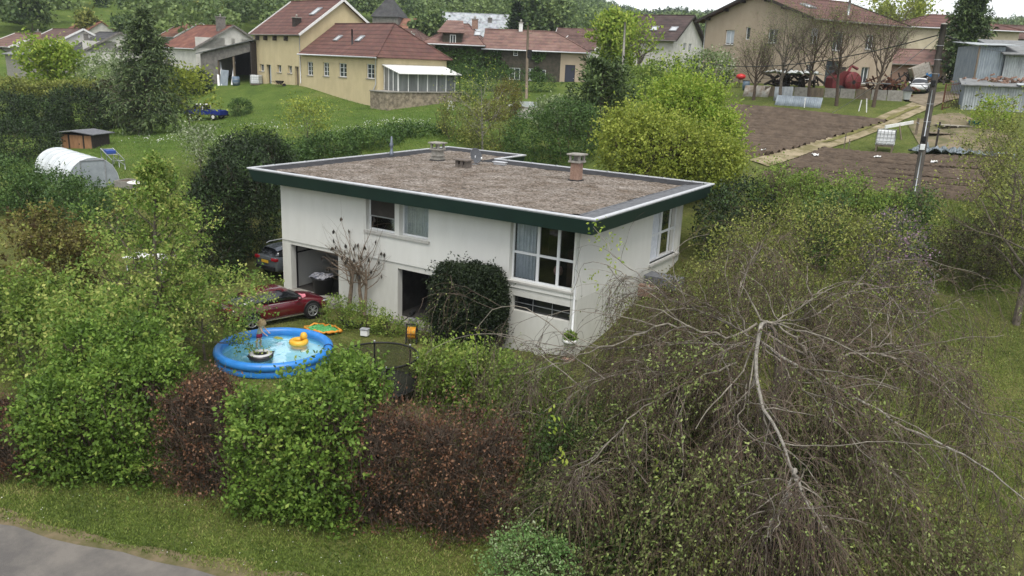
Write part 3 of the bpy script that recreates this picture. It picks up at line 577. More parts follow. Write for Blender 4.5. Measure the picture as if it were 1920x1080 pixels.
def yellow_house():
    b = Bld('yellow_house', 'yellow rendered house with a tall gabled block and a lower red tiled wing', 565, 160, 92, -13.9)
    y = 0
    ops = [('f', -8.07, -6.9, 7.2, 9.8), ('f', -9.75, -8.6, 8.98, 9.8), ('f', -5.45, -4.45, 9.0, 9.85), ('f', -2.95, -2.0, 9.0, 9.85), ('f', -1.4, -.5, 7.2, 9.8)]
    b.walls(-11, 0, 0, 10.9, 13.36, M_YELLOW, ops, zr=17.2, dp=.35, name='tall_wall'); r = b.gable_roof(-11, 0, 0, 10.9, 13.36, 17.2, T_RED, verge=M_WHITEP, og=.45, gutter=M_GREYSTONE)
    b.door('f', -7.7, -6.9, 7.2, 9.8, 0, M_SHUT, .3); b.door('f', -1.4, -.5, 7.2, 9.8, 0, M_WOOD, .3)
    for o in (ops[1], ops[2], ops[3]): b.window(*o, 0, dp=.3, mull=1)
    g = MB()
    for x in (-9.6, -7.6, -5.4, -2.8): g.box(x-.1, x+.1, -.45, -.003, 12.55-b.zb, 13.05-b.zb)
    g.build('eave_bracket', M_DARKWOOD, b.t)
    b.rooflight(-2.2, 3.4, 0, 13.36, 3.84/5.45, w=1.0, l=1.5); b.chimney(-2.9, 1.3, 13.8, 15.1, .75, M_DARKWOOD)
    g = MB(); g.box(-.15, 0.35, 4.2, 4.25, 11.2-b.zb+2, 11.5-b.zb+2); g.build('wall_lamp', M_WHITEP, b.t)
    # wing
    L, W = 14.95, 8.8
    ops = [('f', 1.4, 2.6, 8.95, 10.4), ('f', 4.75, 5.9, 9.0, 10.42), ('f', 7.85, 9.35, 9.05, 10.45), ('f', 13.0, 14.4, 9.1, 10.52)]
    b.walls(.003, L, .003, W, 11.4, M_YELLOW, ops, name='wing_wall', z0=-4, dp=.22); b.gable_roof(.1, L, 0, W, 11.4, 14.5, T_RED, hr=3.3, ov=.45, og=-.1)
    for o in ops: b.window(*o, 0, dp=.17, rows=2)
    k = 3.1/4.4; b.rooflight(4.6, 2.0, 0, 11.4, k, .8, 1.0); b.rooflight(8.9, 2.0, 0, 11.4, k, .8, 1.0)
    g = MB(); g.tube([(8.6, 1.2, 12.2-b.zb), (8.6, 1.2, 13.9-b.zb)], .09, 8); g.build('stove_pipe', M_BLACK, b.t)
    g = MB(); g.tube([(.05, -.1, 13.2-b.zb), (.05, -.1, 8-b.zb)], .05, 8); g.build('downpipe', M_ALU, b.t)
    g = MB(); g.tube([(14.75, -.1, 11.2-b.zb), (14.75, -.1, 8.6-b.zb), (14.4, -.1, 8.1-b.zb), (14.4, -.1, 7-b.zb)], .05, 8); g.build('downpipe', M_ALU, b.t)
    # conservatory on its stone terrace
    c0, c1, x1 = .7, 7.9, 17.5; z = lambda v: v-b.zb
    g = MB(); g.prism([(L+.003, -.9), (17.8, -.9), (17.8, 8.5), (L+.003, 8.5)], z(4), z(7.95)); g.build('terrace_wall', M_STONE, b.t); g = MB(); g.prism([(L+.003, -1), (17.9, -1), (17.9, 8.6), (L+.003, 8.6)], z(7.95), z(8.05)); g.build('terrace_coping', M_CONC, b.t)
    g = MB()
    for yy in np.linspace(c0, c1, 7): g.box(x1-.08, x1, yy-.04, yy+.04, z(8.05), z(9.72))
    for xx in np.linspace(L+.1, x1-.15, 4): g.box(xx-.04, xx+.04, c0, c0+.08, z(8.05), z(10.4-(xx-L)*.27))
    for xx in np.linspace(L+.1, x1-.15, 4): g.box(xx-.04, xx+.04, c1-.08, c1, z(8.05), z(10.4-(xx-L)*.27))
    g.box(x1-.1, x1+.02, c0, c1, z(9.72), z(9.85)); g.build('conservatory_frame', M_WHITEP, b.t)
    g = MB(); g.box(x1-.055, x1-.04, c0, c1, z(8.05), z(9.72)); g.q((L, c0+.03, z(8.05)), (x1-.06, c0+.03, z(8.05)), (x1-.06, c0+.03, z(9.75)), (L, c0+.03, z(10.4))); g.build('conservatory_glass', mat('grey_glazing', (.19, .20, .20), (.10, .105, .11), rough=.12, spec=.7, scale=1.5, stretch=(1, 1, .1)), b.t)
    b.slab([(L+.02, c0-.2, 10.55), (18.0, c0-.2, 9.78), (18.0, c1+.5, 9.78), (L+.02, c1+.5, 10.55)], .08, M_WHITEP, 'conservatory_roof')
yellow_house()

def tan_house():
    b = Bld('tan_house', 'big tan rendered house with a low red tiled gable roof behind bare trees', 1505, 160, 78, 62.4)
    opl = [('l', 9.75, 11.05, 13.95, 15.4), ('l', 3.9, 5.15, 14.1, 15.45), ('l', 9.75, 10.9, 9.0, 11.95), ('l', 7.55, 8.2, 14.45, 15.65)]
    opf = [('f', .25, 1.3, 14.1, 15.5), ('f', 3.4, 4.9, 13.6, 15.35), ('f', .2, 1.15, 10.8, 12.2), ('f', 2.9, 5.1, 10.2, 12.65), ('f', 8.2, 9.4, 13.9, 15.3), ('f', 8.2, 9.4, 10.6, 12.2)]
    b.walls(0, 12.8, 0, 14.2, 16.45, M_TAN, opl+opf, zr=18.75, dp=.25); b.gable_roof(0, 12.8, 0, 14.2, 16.45, 18.75, T_RED, ov=.9, og=.7, verge=M_DARKWOOD, gutter=M_GREYSTONE)
    b.window(*opl[0], 0, dp=.2, shutter=1); b.window(*opl[1], 0, dp=.2); b.window(*opl[3], 0, dp=.2, mull=0, sill=False); b.door(*opl[2], 0, M_DARKWOOD, .22)
    for o in opf[:3]+opf[4:]: b.window(*o, 0, dp=.2, shutter=(o[1] == .25 and 2))
    b.window(*opf[3], 0, dp=.2, mull=1, frame=M_DARKWOOD, sill=False, name='barn_opening')
    g = MB()
    for yy in (.5, 3.2, 5.5, 8.7, 11, 13.6):
        zz = 18.75-b.zb-abs(yy-7.1)*2.3/7.1; g.bar((-.65, yy, zz-.12), (-.003, yy, zz-.12), .18, .22)
    g.build('purlin_end', M_DARKWOOD, b.t)
    g = MB(); g.tube([(-.08, 14.1, 16.3-b.zb), (-.08, 14.1, 10.3-b.zb)], .05, 8); g.build('downpipe', M_ALU, b.t)
    k = 2.3/7.1; b.rooflight(3.2, 3.4, 0, 16.45, k, 1.1, 1.3); b.rooflight(1.8, 5.6, 0, 16.45, k, .6, .8)
    g = MB(); g.tube([(7.0, 1.6, 17-b.zb), (7.0, 1.6, 18.5-b.zb)], .13, 8); g.build('flue', M_STEEL, b.t)
tan_house()

IVY = []
def ivy_house():
    b = Bld('ivy_house', 'vine covered farmhouse with hipped pinkish tiled roofs and a dark door', 905, 150, 99, 29)
    z0 = 9.0; L = 12.4
    ops = [('f', 1.2, 1.75, 12.0, 12.6), ('f', 3.6, 4.15, 12.0, 12.6), ('f', 6.0, 6.4, 12.0, 12.6), ('f', 3.2, 4.5, 9.2, 10.6), ('f', 5.3, 6.1, 9.2, 10.6), ('f', 7.0, 7.6, 9.3, 10.5), ('f', 9.9, 11.1, 8.6, 11.2)]
    b.walls(0, 9.3, 0, 7, 12.85, M_IVYWALL, ops[:6], name='wall'); g = b.walls(9.3+.003, L, .004, 6.99, 12.85, M_TAN, ops[6:], name='end_wall')
    b.gable_roof(0, L, 0, 7, 12.85, 14.9, T_PINK, hr=4, ov=.5, og=.2)
    for o in ops[:6]: b.window(*o, 0, dp=.1, mull=1 if o[2]-o[1] > .6 else 0, rows=1, sill=False)
    b.door(*ops[6], 0, mat('navy_door', (.035, .037, .055), (.028, .03, .045), rough=.5), .12)
    o2 = [('f', -3.9, -3.2, 12.9, 14.3), ('f', -4.4, -3.3, 9.6, 10.6), ('f', -1.5, -.9, 10.6, 11.6)]
    b.walls(-5.8, -.003, -.3, 7.4, 13.3, M_IVYWALL, o2[1:], name='left_wall'); b.gable_roof(-7.2, -.1, -.6, 7.8, 13.1, 15.4, T_PINK, hl=4, hr=2.2, ov=.4)
    g = MB(); g.box(-4.9, -2.6, -.6, 1.2, 12.6-b.zb, 14.5-b.zb); g.build('dormer_wall', M_IVYWALL, b.t); b.slab([(-5.5, -1.1, 14.35), (-2.2, -1.1, 14.35), (-2.9, 3, 15.9), (-4.9, 3, 15.9)], .1, T_PINK)
    b.window('f', -4.0, -3.3, 12.95, 14.1, -.6, dp=-.02, mull=1, sill=False)
    for o in o2[1:]: b.window(*o, -.3, dp=.1, sill=False)
    b.rooflight(-.9, 1.4, -.6, 13.1, .55, .8, 1); b.chimney(-1.5, 3.6, 15, 16.1, .7)
    b.chimney(4.2, 3.5, 14.7, 15.9, .45, M_WHITEP); IVY.append(b)
ivy_house()

def left_grey_house():
    b = Bld('grey_roofed_house', 'off-white house with grey tiled roof and dark square gable window', 158, 120, 112, -14)
    ops = [('f', -1.5, -.6, 8.2, 9.6), ('r', 4.4, 6.2, 10.75, 11.75)]
    b.walls(-8, 0, 0, 10, 10.3, M_OLDWHITE, ops, zr=12.9); b.gable_roof(-8, 0, 0, 10, 10.3, 12.9, T_GREY, verge=M_GREYSTONE, gutter=M_GREYSTONE)
    b.door(*ops[0], 0, M_DARKWOOD); b.window(*ops[1], 0, frame=M_DARKWOOD, mull=2, rows=1, sill=False); b.chimney(-3.4, 1.6, 11, 12.6, .5, M_GREYSTONE)
left_grey_house()
def left_red_house():
    b = Bld('red_roofed_house', 'white gabled house with weathered red tiles and a tall chimney behind the spruce', 368, 112, 106, -14)
    ops = [('r', 4.0, 4.9, 11.9, 12.75), ('r', 5.4, 6.3, 11.9, 12.75)]
    b.walls(-11, 0, 0, 10.5, 11.35, M_OLDWHITE, ops, zr=14.3); b.gable_roof(-11, 0, 0, 10.5, 11.35, 14.3, tilemat('weathered_red_tiles', (.165, .068, .048), (.10, .046, .036), (.235, .11, .075), row=.2), verge=M_GREYSTONE)
    for o in ops: b.window(*o, 0)
    b.chimney(-1.4, 4.2, 13.6, 15.4, .8, M_GREYSTONE, l=1.0)
    b.walls(-7, -.2, 10.5, 17, 11.2, M_OLDWHITE, zr=13.8, name='rear_wall'); b.gable_roof(-7, -.2, 10.6, 17, 11.4, 14.1, T_GREY, verge=M_WHITEP, gutter=False)
left_red_house()
def simple(name, label, px, py, d, ang, x0, x1, y0, y1, ze, zr, wm, rm, ops=(), ch=(), cat='house', **k):
    b = Bld(name, label, px, py, d, ang, cat); b.walls(x0, x1, y0, y1, ze, wm, ops, zr=None if k.get('hl') or k.get('hr') else zr); b.gable_roof(x0, x1, y0, y1, ze, zr, rm, **k)
    for o in ops: b.window(*o, {'f': y0, 'r': x1, 'l': x0}[o[0]], sill=False, frame=k.get('frame'))
    for c in ch: b.chimney(*c)
    return b
simple('farmhouse', 'long house with brown red tiles and white verge beside the grey roofed house', 60, 112, 121, -14, -6, 8, 0, 10, 10.6, 13.2, M_OLDWHITE, T_BROWN, verge=M_WHITEP, ch=((-3, 2, 11, 12.7, .6),))
simple('village_house', 'low pinkish tiled house at the far left edge', 20, 118, 126, -14, -14, 1, 0, 9, 10.4, 12.4, M_CONC, T_PINK, verge=M_WHITEP)
simple('village_house', 'small house with an orange tiled roof above the brown tiled farmhouse', 130, 80, 150, -10, -5, 5, 0, 8, 12.6, 15.2, M_OLDWHITE, T_RUSTY)
simple('garage_block', 'grey concrete garage with a flat edge behind the lime green tree on the left', 12, 125, 108, -14, 0, 7.2, 0, 6, 9.6, 10.3, M_CONC, M_FIBRE, cat='garage', gutter=False, ridge=False)
simple('village_house', 'distant house with an orange roof and white verge just right of the spruce top', 322, 60, 150, -20, -9, 2, 0, 9, 13.2, 15.8, M_OLDWHITE, T_RUSTY, verge=M_WHITEP)
# church, slate barn and the roofs around them
def church():
    b = Bld('church', 'old grey stone church with a squat tower and a rusty red roof slope', 722, 60, 195, 20, 'church')
    b.walls(-3.2, 3.2, 0, 6.4, 20.5, M_GREYSTONE, z0=-6, name='tower'); c = (0, 3.2, 25.5)
    for p, q in (((-3.6, -.4), (3.6, -.4)), ((3.6, -.4), (3.6, 6.8)), ((3.6, 6.8), (-3.6, 6.8)), ((-3.6, 6.8), (-3.6, -.4))): b.slab([(*p, 20.3), (*q, 20.3), c], .12, T_GREY, 'tower_roof')
    b.walls(3.3, 11.5, -2, 8, 15.8, M_GREYSTONE, zr=20, z0=-6, name='nave_wall'); b.gable_roof(3.3, 11.5, -2, 8, 15.8, 20, T_RUSTY, gutter=False, og=.1)
    b.walls(-8.5, -3.3, -1, 7, 14.2, M_GREYSTONE, zr=16.8, z0=-6, name='chapel_wall'); b.gable_roof(-8.5, -3.3, -1, 7, 14.2, 16.8, T_BROWN, gutter=False, og=.1)
church()
simple('slate_barn', 'long barn with a pale stained slate roof beyond the yellow house', 828, 60, 180, 33, 0, 14.5, 0, 10, 16.4, 21.2, M_GREYSTONE, T_SLATE, cat='barn', gutter=False, ch=((10.5, 3.4, 18.5, 20.4, .9, M_GREYSTONE),))
simple('village_house', 'house with a low dark brown roof and white chimney in front of the church', 712, 72, 140, 18, 0, 8, 0, 9, 13.4, 15.9, M_GREYSTONE, T_BROWN, hr=3, gutter=False, ch=((5.2, 1.5, 13.6, 15.2, .9, M_WHITEP),))
simple('village_house', 'red brown roofed house with white verges left of the yellow green tree', 1062, 75, 142, -5, -2, 5.8, 0, 8, 13.8, 16.0, M_OLDWHITE, T_BROWN, verge=M_WHITEP, gutter=False)
simple('village_house', 'farther house with a faded red roof above the vine covered farmhouse', 1045, 60, 160, 20, -.5, 8, 0, 9, 15.4, 18.0, M_OLDWHITE, T_BROWN, verge=M_WHITEP, gutter=False)
simple('village_house', 'distant orange red roof between the yellow green tree and the dark roofed house', 1180, 70, 165, 25, 0, 8, 0, 8, 16.0, 18.2, M_OLDWHITE, T_RUSTY, gutter=False)
def dark_roofed():
    b = Bld('dark_roofed_house', 'white house with a dark brown tiled roof beside the big tan house', 1260, 110, 108, 2)
    ops = [('r', 4.0, 5.2, 13.7, 14.7), ('r', 6.3, 7.5, 13.7, 14.7), ('r', 2.8, 4.2, 10.2, 12.0)]
    b.walls(-8.2, 0, 0, 12, 15.0, M_OLDWHITE, ops, zr=18.2); b.gable_roof(-8.2, 0, 0, 12, 15.0, 18.2, T_DARKB, ov=.6, og=.6, verge=M_DARKWOOD, gutter=M_GREYSTONE)
    for o in ops: b.window(*o, 0, sill=False)
    k = 3.2/6; b.rooflight(-3.6, 2.2, 0, 15, k, 1, 1.2); b.rooflight(-.9, 2.2, 0, 15, k, 1, 1.2)
dark_roofed()
def cream_house():
    b = Bld('cream_house', 'cream house with tall shuttered windows and low hipped red roof behind the cedar', 1905, 95, 104, 34)
    ops = [('f', -5.3, -4.4, 14.0, 16.4), ('f', -3.3, -2.4, 14.0, 16.4), ('f', -1.6, -.8, 14.0, 16.4)]
    b.walls(-14.2, 0, 0, 10, 17.6, mat('cream_render', (.47, .41, .30), (.36, .31, .22), rough=.9, scale=1), ops); b.gable_roof(-14.2, 0, 0, 10, 17.6, 19.3, T_RED, hl=5, hr=5, ov=.5)
    for o in ops: b.window(*o, 0, mull=1)
    b.chimney(-4, 4, 19, 20.4, .9)
cream_house()
simple('stone_building', 'grey rubble stone building at the top right edge', 1900, 80, 122, 30, -3.5, 10, 0, 9, 17.6, 19.6, M_GREYSTONE, T_BROWN, gutter=False)
def brick_outbuilding():
    b = Bld('brick_outbuilding', 'small brick and stone outbuilding with a red tiled roof and a pale door', 1766, 140, 92, 8, 'shed')
    ops = [('r', 2.2, 3.9, 9.6, 12.4)]
    b.walls(-8.5, 0, 0, 5.6, 12.9, M_BRICKCH, (), zr=None, name='wall'); b.walls(.003, .4, .002, 5.598, 12.9, M_STONE, (), zr=14.4, name='gable_wall'); b.gable_roof(-8.5, .4, 0, 5.6, 12.9, 14.4, T_PINK, verge=M_WHITEP, gutter=M_GREYSTONE)
    g = MB(); g.box(.403, .46, 2.2, 3.7, 9.6-b.zb, 12.0-b.zb); g.build('door', M_SHUT, b.t); g = MB(); g.box(.41, .45, 2.0, 4.1, 12.05-b.zb, 12.5-b.zb); g.build('lintel', M_BRICKCH, b.t)
    g = MB(); g.box(.403, .45, 4.0, 4.9, 10-b.zb, 11.4-b.zb); g.build('window', M_PANE, b.t)
brick_outbuilding()
def corr(g, a, b, z0, z1, n, dep=.035, T=None):
    """corrugated vertical sheet from a to b (local xy)"""
    a = np.array(a, float); b = np.array(b, float); d = b-a; nn = nrm((d[1], -d[0])); t = np.linspace(0, 1, n*4+1); off = np.sin(t*n*2*pi)*dep
    p = a[None]+d[None]*t[:, None]+nn[None]*off[:, None]
    for i in range(len(t)-1):
        za, zb_ = (z1(t[i]), z1(t[i+1])) if callable(z1) else (z1, z1); g.q((*p[i], z0), (*p[i+1], z0), (*p[i+1], zb_), (*p[i], za), smooth=True)
def sheds():
    b = Bld('corrugated_shed', 'tall blue grey corrugated shed at the right edge', 1826, 158, 74, 22, 'shed'); z = 14.1-b.zb
    g = MB(); corr(g, (0, 0), (2.1, 0), -.5, z+.25, 10); g.build('wall_sheet', M_CORR, b.t); g = MB(); corr(g, (2.1, -.25), (7.5, -.25), -.5, z-.45, 26); g.build('wall_sheet', M_CORRW, b.t)
    g = MB(); corr(g, (0, 6), (0, 0), -.5, z+.3, 28); corr(g, (7.5, -.25), (7.5, 6), -.5, z-.4, 28); corr(g, (7.5, 6), (0, 6), -.5, z, 30); g.build('wall_sheet', M_CORR, b.t)
    g = MB(); g.box(-.16, -.04, -.14, .0, -.5, z+.2); g.build('post', M_WOOD, b.t)
    b.slab([(-.5, -.4, 14.45), (3.2, -.4, 14.5), (3.2, 6.4, 14.9), (-.5, 6.4, 14.9)], .05, M_CORRW); b.slab([(1.7, -.9, 13.75), (7.9, -.9, 13.75), (7.9, 6.4, 15.2), (1.7, 6.4, 15.2)], .1, M_FIBRE)
    b = Bld('low_corrugated_shed', 'low grey corrugated shed beside the iron gate', 1800, 214, 66, 8, 'shed'); h = 11.0-b.zb
    g = MB(); corr(g, (0, 0), (6.5, 0), -.6, h, 36); g.build('wall_sheet', M_CORRW, b.t); g = MB(); corr(g, (0, 4), (0, 0), -.6, h+.15, 24); corr(g, (6.5, 0), (6.5, 4), -.6, h+.15, 24); g.build('wall_sheet', M_CORR, b.t)
    b.slab([(-.3, -.35, 11.02), (6.9, -.35, 11.05), (6.9, 4.3, 11.5), (-.3, 4.3, 11.5)], .08, M_FIBRE)
    g = MB(); corr(g, (3.5, -.4), (6.9, -.4), h+.1, h+.14, 20); b.slab([(3.6, -.5, 11.16), (6.9, -.5, 11.18), (6.9, .9, 11.34), (3.6, .9, 11.3)], .03, M_CORRW, 'roof_sheet')
sheds()
def open_barn():
    b = Bld('open_barn', 'open fronted lean-to barn with grey sheet roof and clutter under it', 378, 145, 101, 10, 'barn'); z = lambda v: v-b.zb
    g = MB(); g.q((0, 0, -1.5), (2.6, 0, -1.5), (2.6, 0, z(11.35)), (0, 0, z(10.7))); g.q((2.6, 0, z(10.0)), (7.6, 0, z(11.2)), (7.6, 0, z(12.35)), (2.6, 0, z(11.35))); g.build('front_wall', M_GREYSTONE, b.t)
    g = MB(); g.q((0, 6, -1.5), (0, 0, -1.5), (0, 0, z(10.7)), (0, 6, z(10.9))); g.build('side_wall', M_OLDWHITE, b.t)
    g = MB(); g.box(.05, 7.8, 5.8, 6, -1.5, z(11.5)); g.box(7.6, 7.75, 0, 6, -1.5, z(12.3)); g.build('back_wall', M_DARKWOOD, b.t)
    for x in (2.6, 5.0): g = MB(); g.box(x-.1, x+.1, .05, .25, -1.5, z(10.6+(x-2.6)*.25)); g.build('post', M_WOOD, b.t)
    b.slab([(-.4, -.4, 10.75), (7.8, -.4, 12.5), (7.8, 6.3, 13.4), (-.4, 6.3, 11.6)], .1, M_FIBRE); b.slab([(2.5, 2.2, 11.82), (4.6, 2.2, 12.27), (4.6, 2.9, 12.37), (2.5, 2.9, 11.92)], .03, M_WHITEP, 'roof_sheet')
open_barn()
# ------------------------------------------------------------------ plants: engine
RIGHT, BACK, UPV = np.array((AR[0], AR[1], 0))/np.hypot(AR[0], AR[1]), np.array((sin(YAW), cos(YAW), 0)), np.array((0, 0, 1.))
RIGHT = np.array((cos(YAW), -sin(YAW), 0))
def unit(v): return v/(np.linalg.norm(v, axis=-1, keepdims=True)+1e-9)
def quadmesh(name, V, m, parent=None, tint=None, kind=None, loc=None):
    n = len(V); me = bpy.data.meshes.new(name); me.vertices.add(n*4); me.vertices.foreach_set('co', V.reshape(-1).astype(np.float32))
    me.loops.add(n*4); me.loops.foreach_set('vertex_index', np.arange(n*4, dtype=np.int32)); me.polygons.add(n)
    me.polygons.foreach_set('loop_start', np.arange(0, n*4, 4, dtype=np.int32)); me.update(calc_edges=True); me.materials.append(m)
    if tint is not None: a = me.attributes.new('tint', 'FLOAT', 'POINT'); a.data.foreach_set('value', np.repeat(np.clip(tint, 0, 1), 4).astype(np.float32))
    o = bpy.data.objects.new(name, me); COL.objects.link(o)
    if parent: o.parent = parent
    if loc is not None: o.location = loc
    return o
def leafquads(rng, C, D, size, asp=.6, upb=.5, fold=.08):
    n = len(C); N = unit(rng.normal(0, 1, (n, 3))+UPV*upb); S = unit(np.cross(D, N)); N = np.cross(S, D); s = np.asarray(size)[:, None]
    return np.stack([C, C+D*s*.48+S*s*asp*.5+N*s*fold, C+D*s, C+D*s*.48-S*s*asp*.5+N*s*fold], 1)
def tubes(levels, n=(8, 6, 4, 3, 3)):
    """levels: list of (pts (k,p,3), r0 (k), r1 (k))"""
    Q = []
    for li, (p, r0, r1) in enumerate(levels):
        k, q = p.shape[:2]; m = n[min(li, len(n)-1)]
        t = unit(np.gradient(p, axis=1)); ref = np.where(np.abs(t[:, :, 2:]) < .8, np.array((0, 0, 1.)), np.array((1., 0, 0))); x = unit(np.cross(t, ref)); y = np.cross(t, x)
        rad = (r0[:, None]+(r1-r0)[:, None]*np.linspace(0, 1, q)[None])[:, :, None, None]; a = np.arange(m)*2*pi/m
        R = p[:, :, None]+rad*(x[:, :, None]*np.cos(a)[None, None, :, None]+y[:, :, None]*np.sin(a)[None, None, :, None])
        R2 = np.roll(R, -1, 2); Q.append(np.stack([R[:, :-1], R2[:, :-1], R2[:, 1:], R[:, 1:]], 3).reshape(-1, 4, 3))
    return np.concatenate(Q)
def march(rng, p, d, L, seg, wig, up, drop=0):
    pts = [p]; st = (L/seg)[:, None]
    for i in range(seg):
        d = unit(d+rng.normal(0, wig, d.shape)+UPV*up-UPV*drop*(i+1)/seg); p = p+d*st; pts.append(p)
    return np.stack(pts, 1)
def children(rng, lev, n, ang, t0, t1, ratio, rr, seg, wig, up, drop=0, shape=None, minlen=.15, golden=False):
    p, r0, r1 = lev; k, q = p.shape[:2]; L = np.linalg.norm(np.diff(p, axis=1), axis=2).sum(1)
    t = t0+(t1-t0)*(np.arange(n)[None]+rng.uniform(0, 1, (k, n)))/n; f = t*(q-1); i = np.minimum(f.astype(int), q-2); w = (f-i)[..., None]; ar = np.arange(k)[:, None]
    b = p[ar, i]*(1-w)+p[ar, i+1]*w; T = unit(p[ar, i+1]-p[ar, i]); ref = unit(rng.normal(0, 1, (k, n, 3)))
    if golden:
        az = (np.arange(n)*2.39996)[None]+rng.uniform(0, 6.28, (k, 1))+rng.normal(0, .35, (k, n)); ref = np.stack([np.cos(az), np.sin(az), np.zeros_like(az)], -1)
    pr_ = unit(ref-T*(ref*T).sum(-1, keepdims=True)); a = np.radians(rng.uniform(*ang, (k, n)))[..., None]; d = T*np.cos(a)+pr_*np.sin(a)
    sh = shape((t-t0)/(t1-t0+1e-9)) if shape else 1; ln = np.maximum(minlen, L[:, None]*ratio*sh*rng.uniform(.75, 1.2, (k, n)))
    rad = (r0[:, None]+(r1-r0)[:, None]*t)*rr
    pp = march(rng, b.reshape(-1, 3), d.reshape(-1, 3), ln.reshape(-1), seg, wig, up, drop); R0 = rad.reshape(-1); return pp, R0, R0*.35
def leaves_on(rng, lev, per, size, t0=.15, spread=.05, droop=.0, along=.5, asp=.6, upb=.5, szj=.3):
    p = lev[0]; k, q = p.shape[:2]; n = k*per; bi = np.repeat(np.arange(k), per); t = rng.uniform(t0, 1, n)*(q-1); i = np.minimum(t.astype(int), q-2); w = (t-i)[:, None]
    C = p[bi, i]*(1-w)+p[bi, i+1]*w+rng.normal(0, spread, (n, 3)); T = unit(p[bi, i+1]-p[bi, i]); D = unit(T*along+unit(rng.normal(0, 1, (n, 3)))-UPV*droop)
    sz = size*rng.uniform(1-szj, 1+szj, n); tint = np.clip(.5+.22*rng.normal(size=k)[bi]+.17*rng.normal(size=n), 0, 1)
    return leafquads(rng, C, D, sz, asp, upb), tint
def trunklev(rng, base, H, r, seg=9, wig=.05, lean=(0, 0), top=.2):
    p = march(rng, np.array([base], float)-UPV*.2, unit(np.array([[lean[0], lean[1], 1.]])), np.array([H+.2]), seg, wig, .12); return p, np.array([r]), np.array([r*top])
def plant(name, label, cat, base, group=None): return thing(name, label, cat, base, 0, group)
def put(root, name, V, m, tint=None): return quadmesh(name, V-np.array(root.location)[None, None], m, root, tint)
def fnoise(p, s=1.0, seed=0):
    r = np.random.default_rng(seed); v = 0
    for k in range(5):
        w = r.normal(0, 1, 3)*s*(1+k*.6); v = v+np.sin(p@w+r.uniform(0, 6.28))/(1+k*.5)
    return v/2.2
def ell(px0, px1, pt, d, thick=1.0, pb=None, power=2.6, lift=0):
    """rounded clump standing on the ground (or down to pixel row pb) in columns px0..px1 with its top at row pt, depth d -> centre, radii, power"""
    pm = (px0+px1)/2; g = GD(pm, d); zt = top(pm, pt, d); zb = float(P(pm, pb, d)[2]) if pb is not None else g[2]-.1
    c = np.array((g[0], g[1], (zt+zb)/2)); return c, np.array(((px1-px0)/2*d/F, thick, max(.2, (zt-zb)/2))), power
def clumps(rng, ells, dens, size, shoot=.25, per=5, asp=.6, upb=.5, rough=.13, inner=.5, droop=0., fs=1.2, outb=.9, tintn=.25, gaps=.0, spiky=.05, spike=.5):
    """leafy shoots over the surface of a union of rounded clumps, and inside them"""
    VV, TT, TW = [], [], []
    for ei, (c, r, pw) in enumerate(ells):
        area = 4*pi*((r[0]*r[1])**1.6/3+(r[0]*r[2])**1.6/3+(r[1]*r[2])**1.6/3)**(1/1.6); n = int(area*dens); u = unit(rng.normal(0, 1, (n, 3)))
        k = (np.abs(u)**pw).sum(1)**(-1/pw); loc = u*k[:, None]; x = c+loc[:, :1]*r[0]*RIGHT+loc[:, 1:2]*r[1]*BACK+loc[:, 2:]*r[2]*UPV
        fn = fnoise(x, fs, 7); sc = 1+rough*fn
        dep = np.where(rng.uniform(0, 1, n) < inner, rng.uniform(.62, .97, n), 1.0)
        x = c+(x-c)*(sc*dep)[:, None]; keep = np.ones(n, bool)
        for ej, (c2, r2, p2) in enumerate(ells):
            if ej == ei: continue
            dl = x-c2; q = np.abs(dl@RIGHT/r2[0])**p2+np.abs(dl@BACK/r2[1])**p2+np.abs(dl@UPV/r2[2])**p2; keep &= q > .55
        if gaps: keep &= fnoise(x, fs*2.2, 3) > -1.1+gaps
        x, u = x[keep], u[keep]; n = len(x); g = unit(np.sign(loc[keep])*np.abs(loc[keep])**(pw-1)/r)
        nd = g[:, :1]*RIGHT+g[:, 1:2]*BACK+g[:, 2:]*UPV; sd = unit(nd*outb+rng.normal(0, .5, (n, 3))+UPV*.45)
        sp_ = (rng.uniform(0, 1, n) < spiky); x = x+(sd+UPV*.5)*(sp_*rng.uniform(.15, 1, n)*spike*min(1, r.min()))[:, None]
        ct = .5+tintn*fnoise(x, fs*1.7, 21)+.14*rng.normal(size=n); i = np.repeat(np.arange(n), per); m = n*per; tt = rng.uniform(-.35, 1, m)[:, None]
        C = x[i]+sd[i]*shoot*tt+rng.normal(0, shoot*.16, (m, 3)); D = unit(sd[i]*.5+unit(rng.normal(0, 1, (m, 3)))*.9-UPV*droop); sz = size*rng.uniform(.6, 1.25, m)
        VV.append(leafquads(rng, C, D, sz, asp, upb)); TT.append(np.clip(ct[i]+.13*rng.normal(size=m), 0, 1)); TW.append((x, sd))
    return np.concatenate(VV), np.concatenate(TT), (np.concatenate([t[0] for t in TW]), np.concatenate([t[1] for t in TW]))
def stems(rng, ells, k, r=.03, up=.4):
    p, L, rr = [], [], []
    for c, e, pw in ells:
        n = max(3, int(k)); o = c-UPV*e[2]*.98; b = o+RIGHT*rng.uniform(-.6, .6, (n, 1))*e[0]+BACK*rng.uniform(-.5, .5, (n, 1))*e[1]; p.append(b); L.append(np.full(n, e[2]*1.75)); rr.append(np.full(n, r))
    p = np.concatenate(p); L = np.concatenate(L); rr = np.concatenate(rr); d = unit(rng.normal(0, .3, p.shape)+UPV); l0 = (march(rng, p, d, L, 6, .12, .1), rr, rr*.4)
    l1 = children(rng, l0, 6, (25, 60), .25, .95, .35, .5, 3, .15, .08); return [l0, l1]
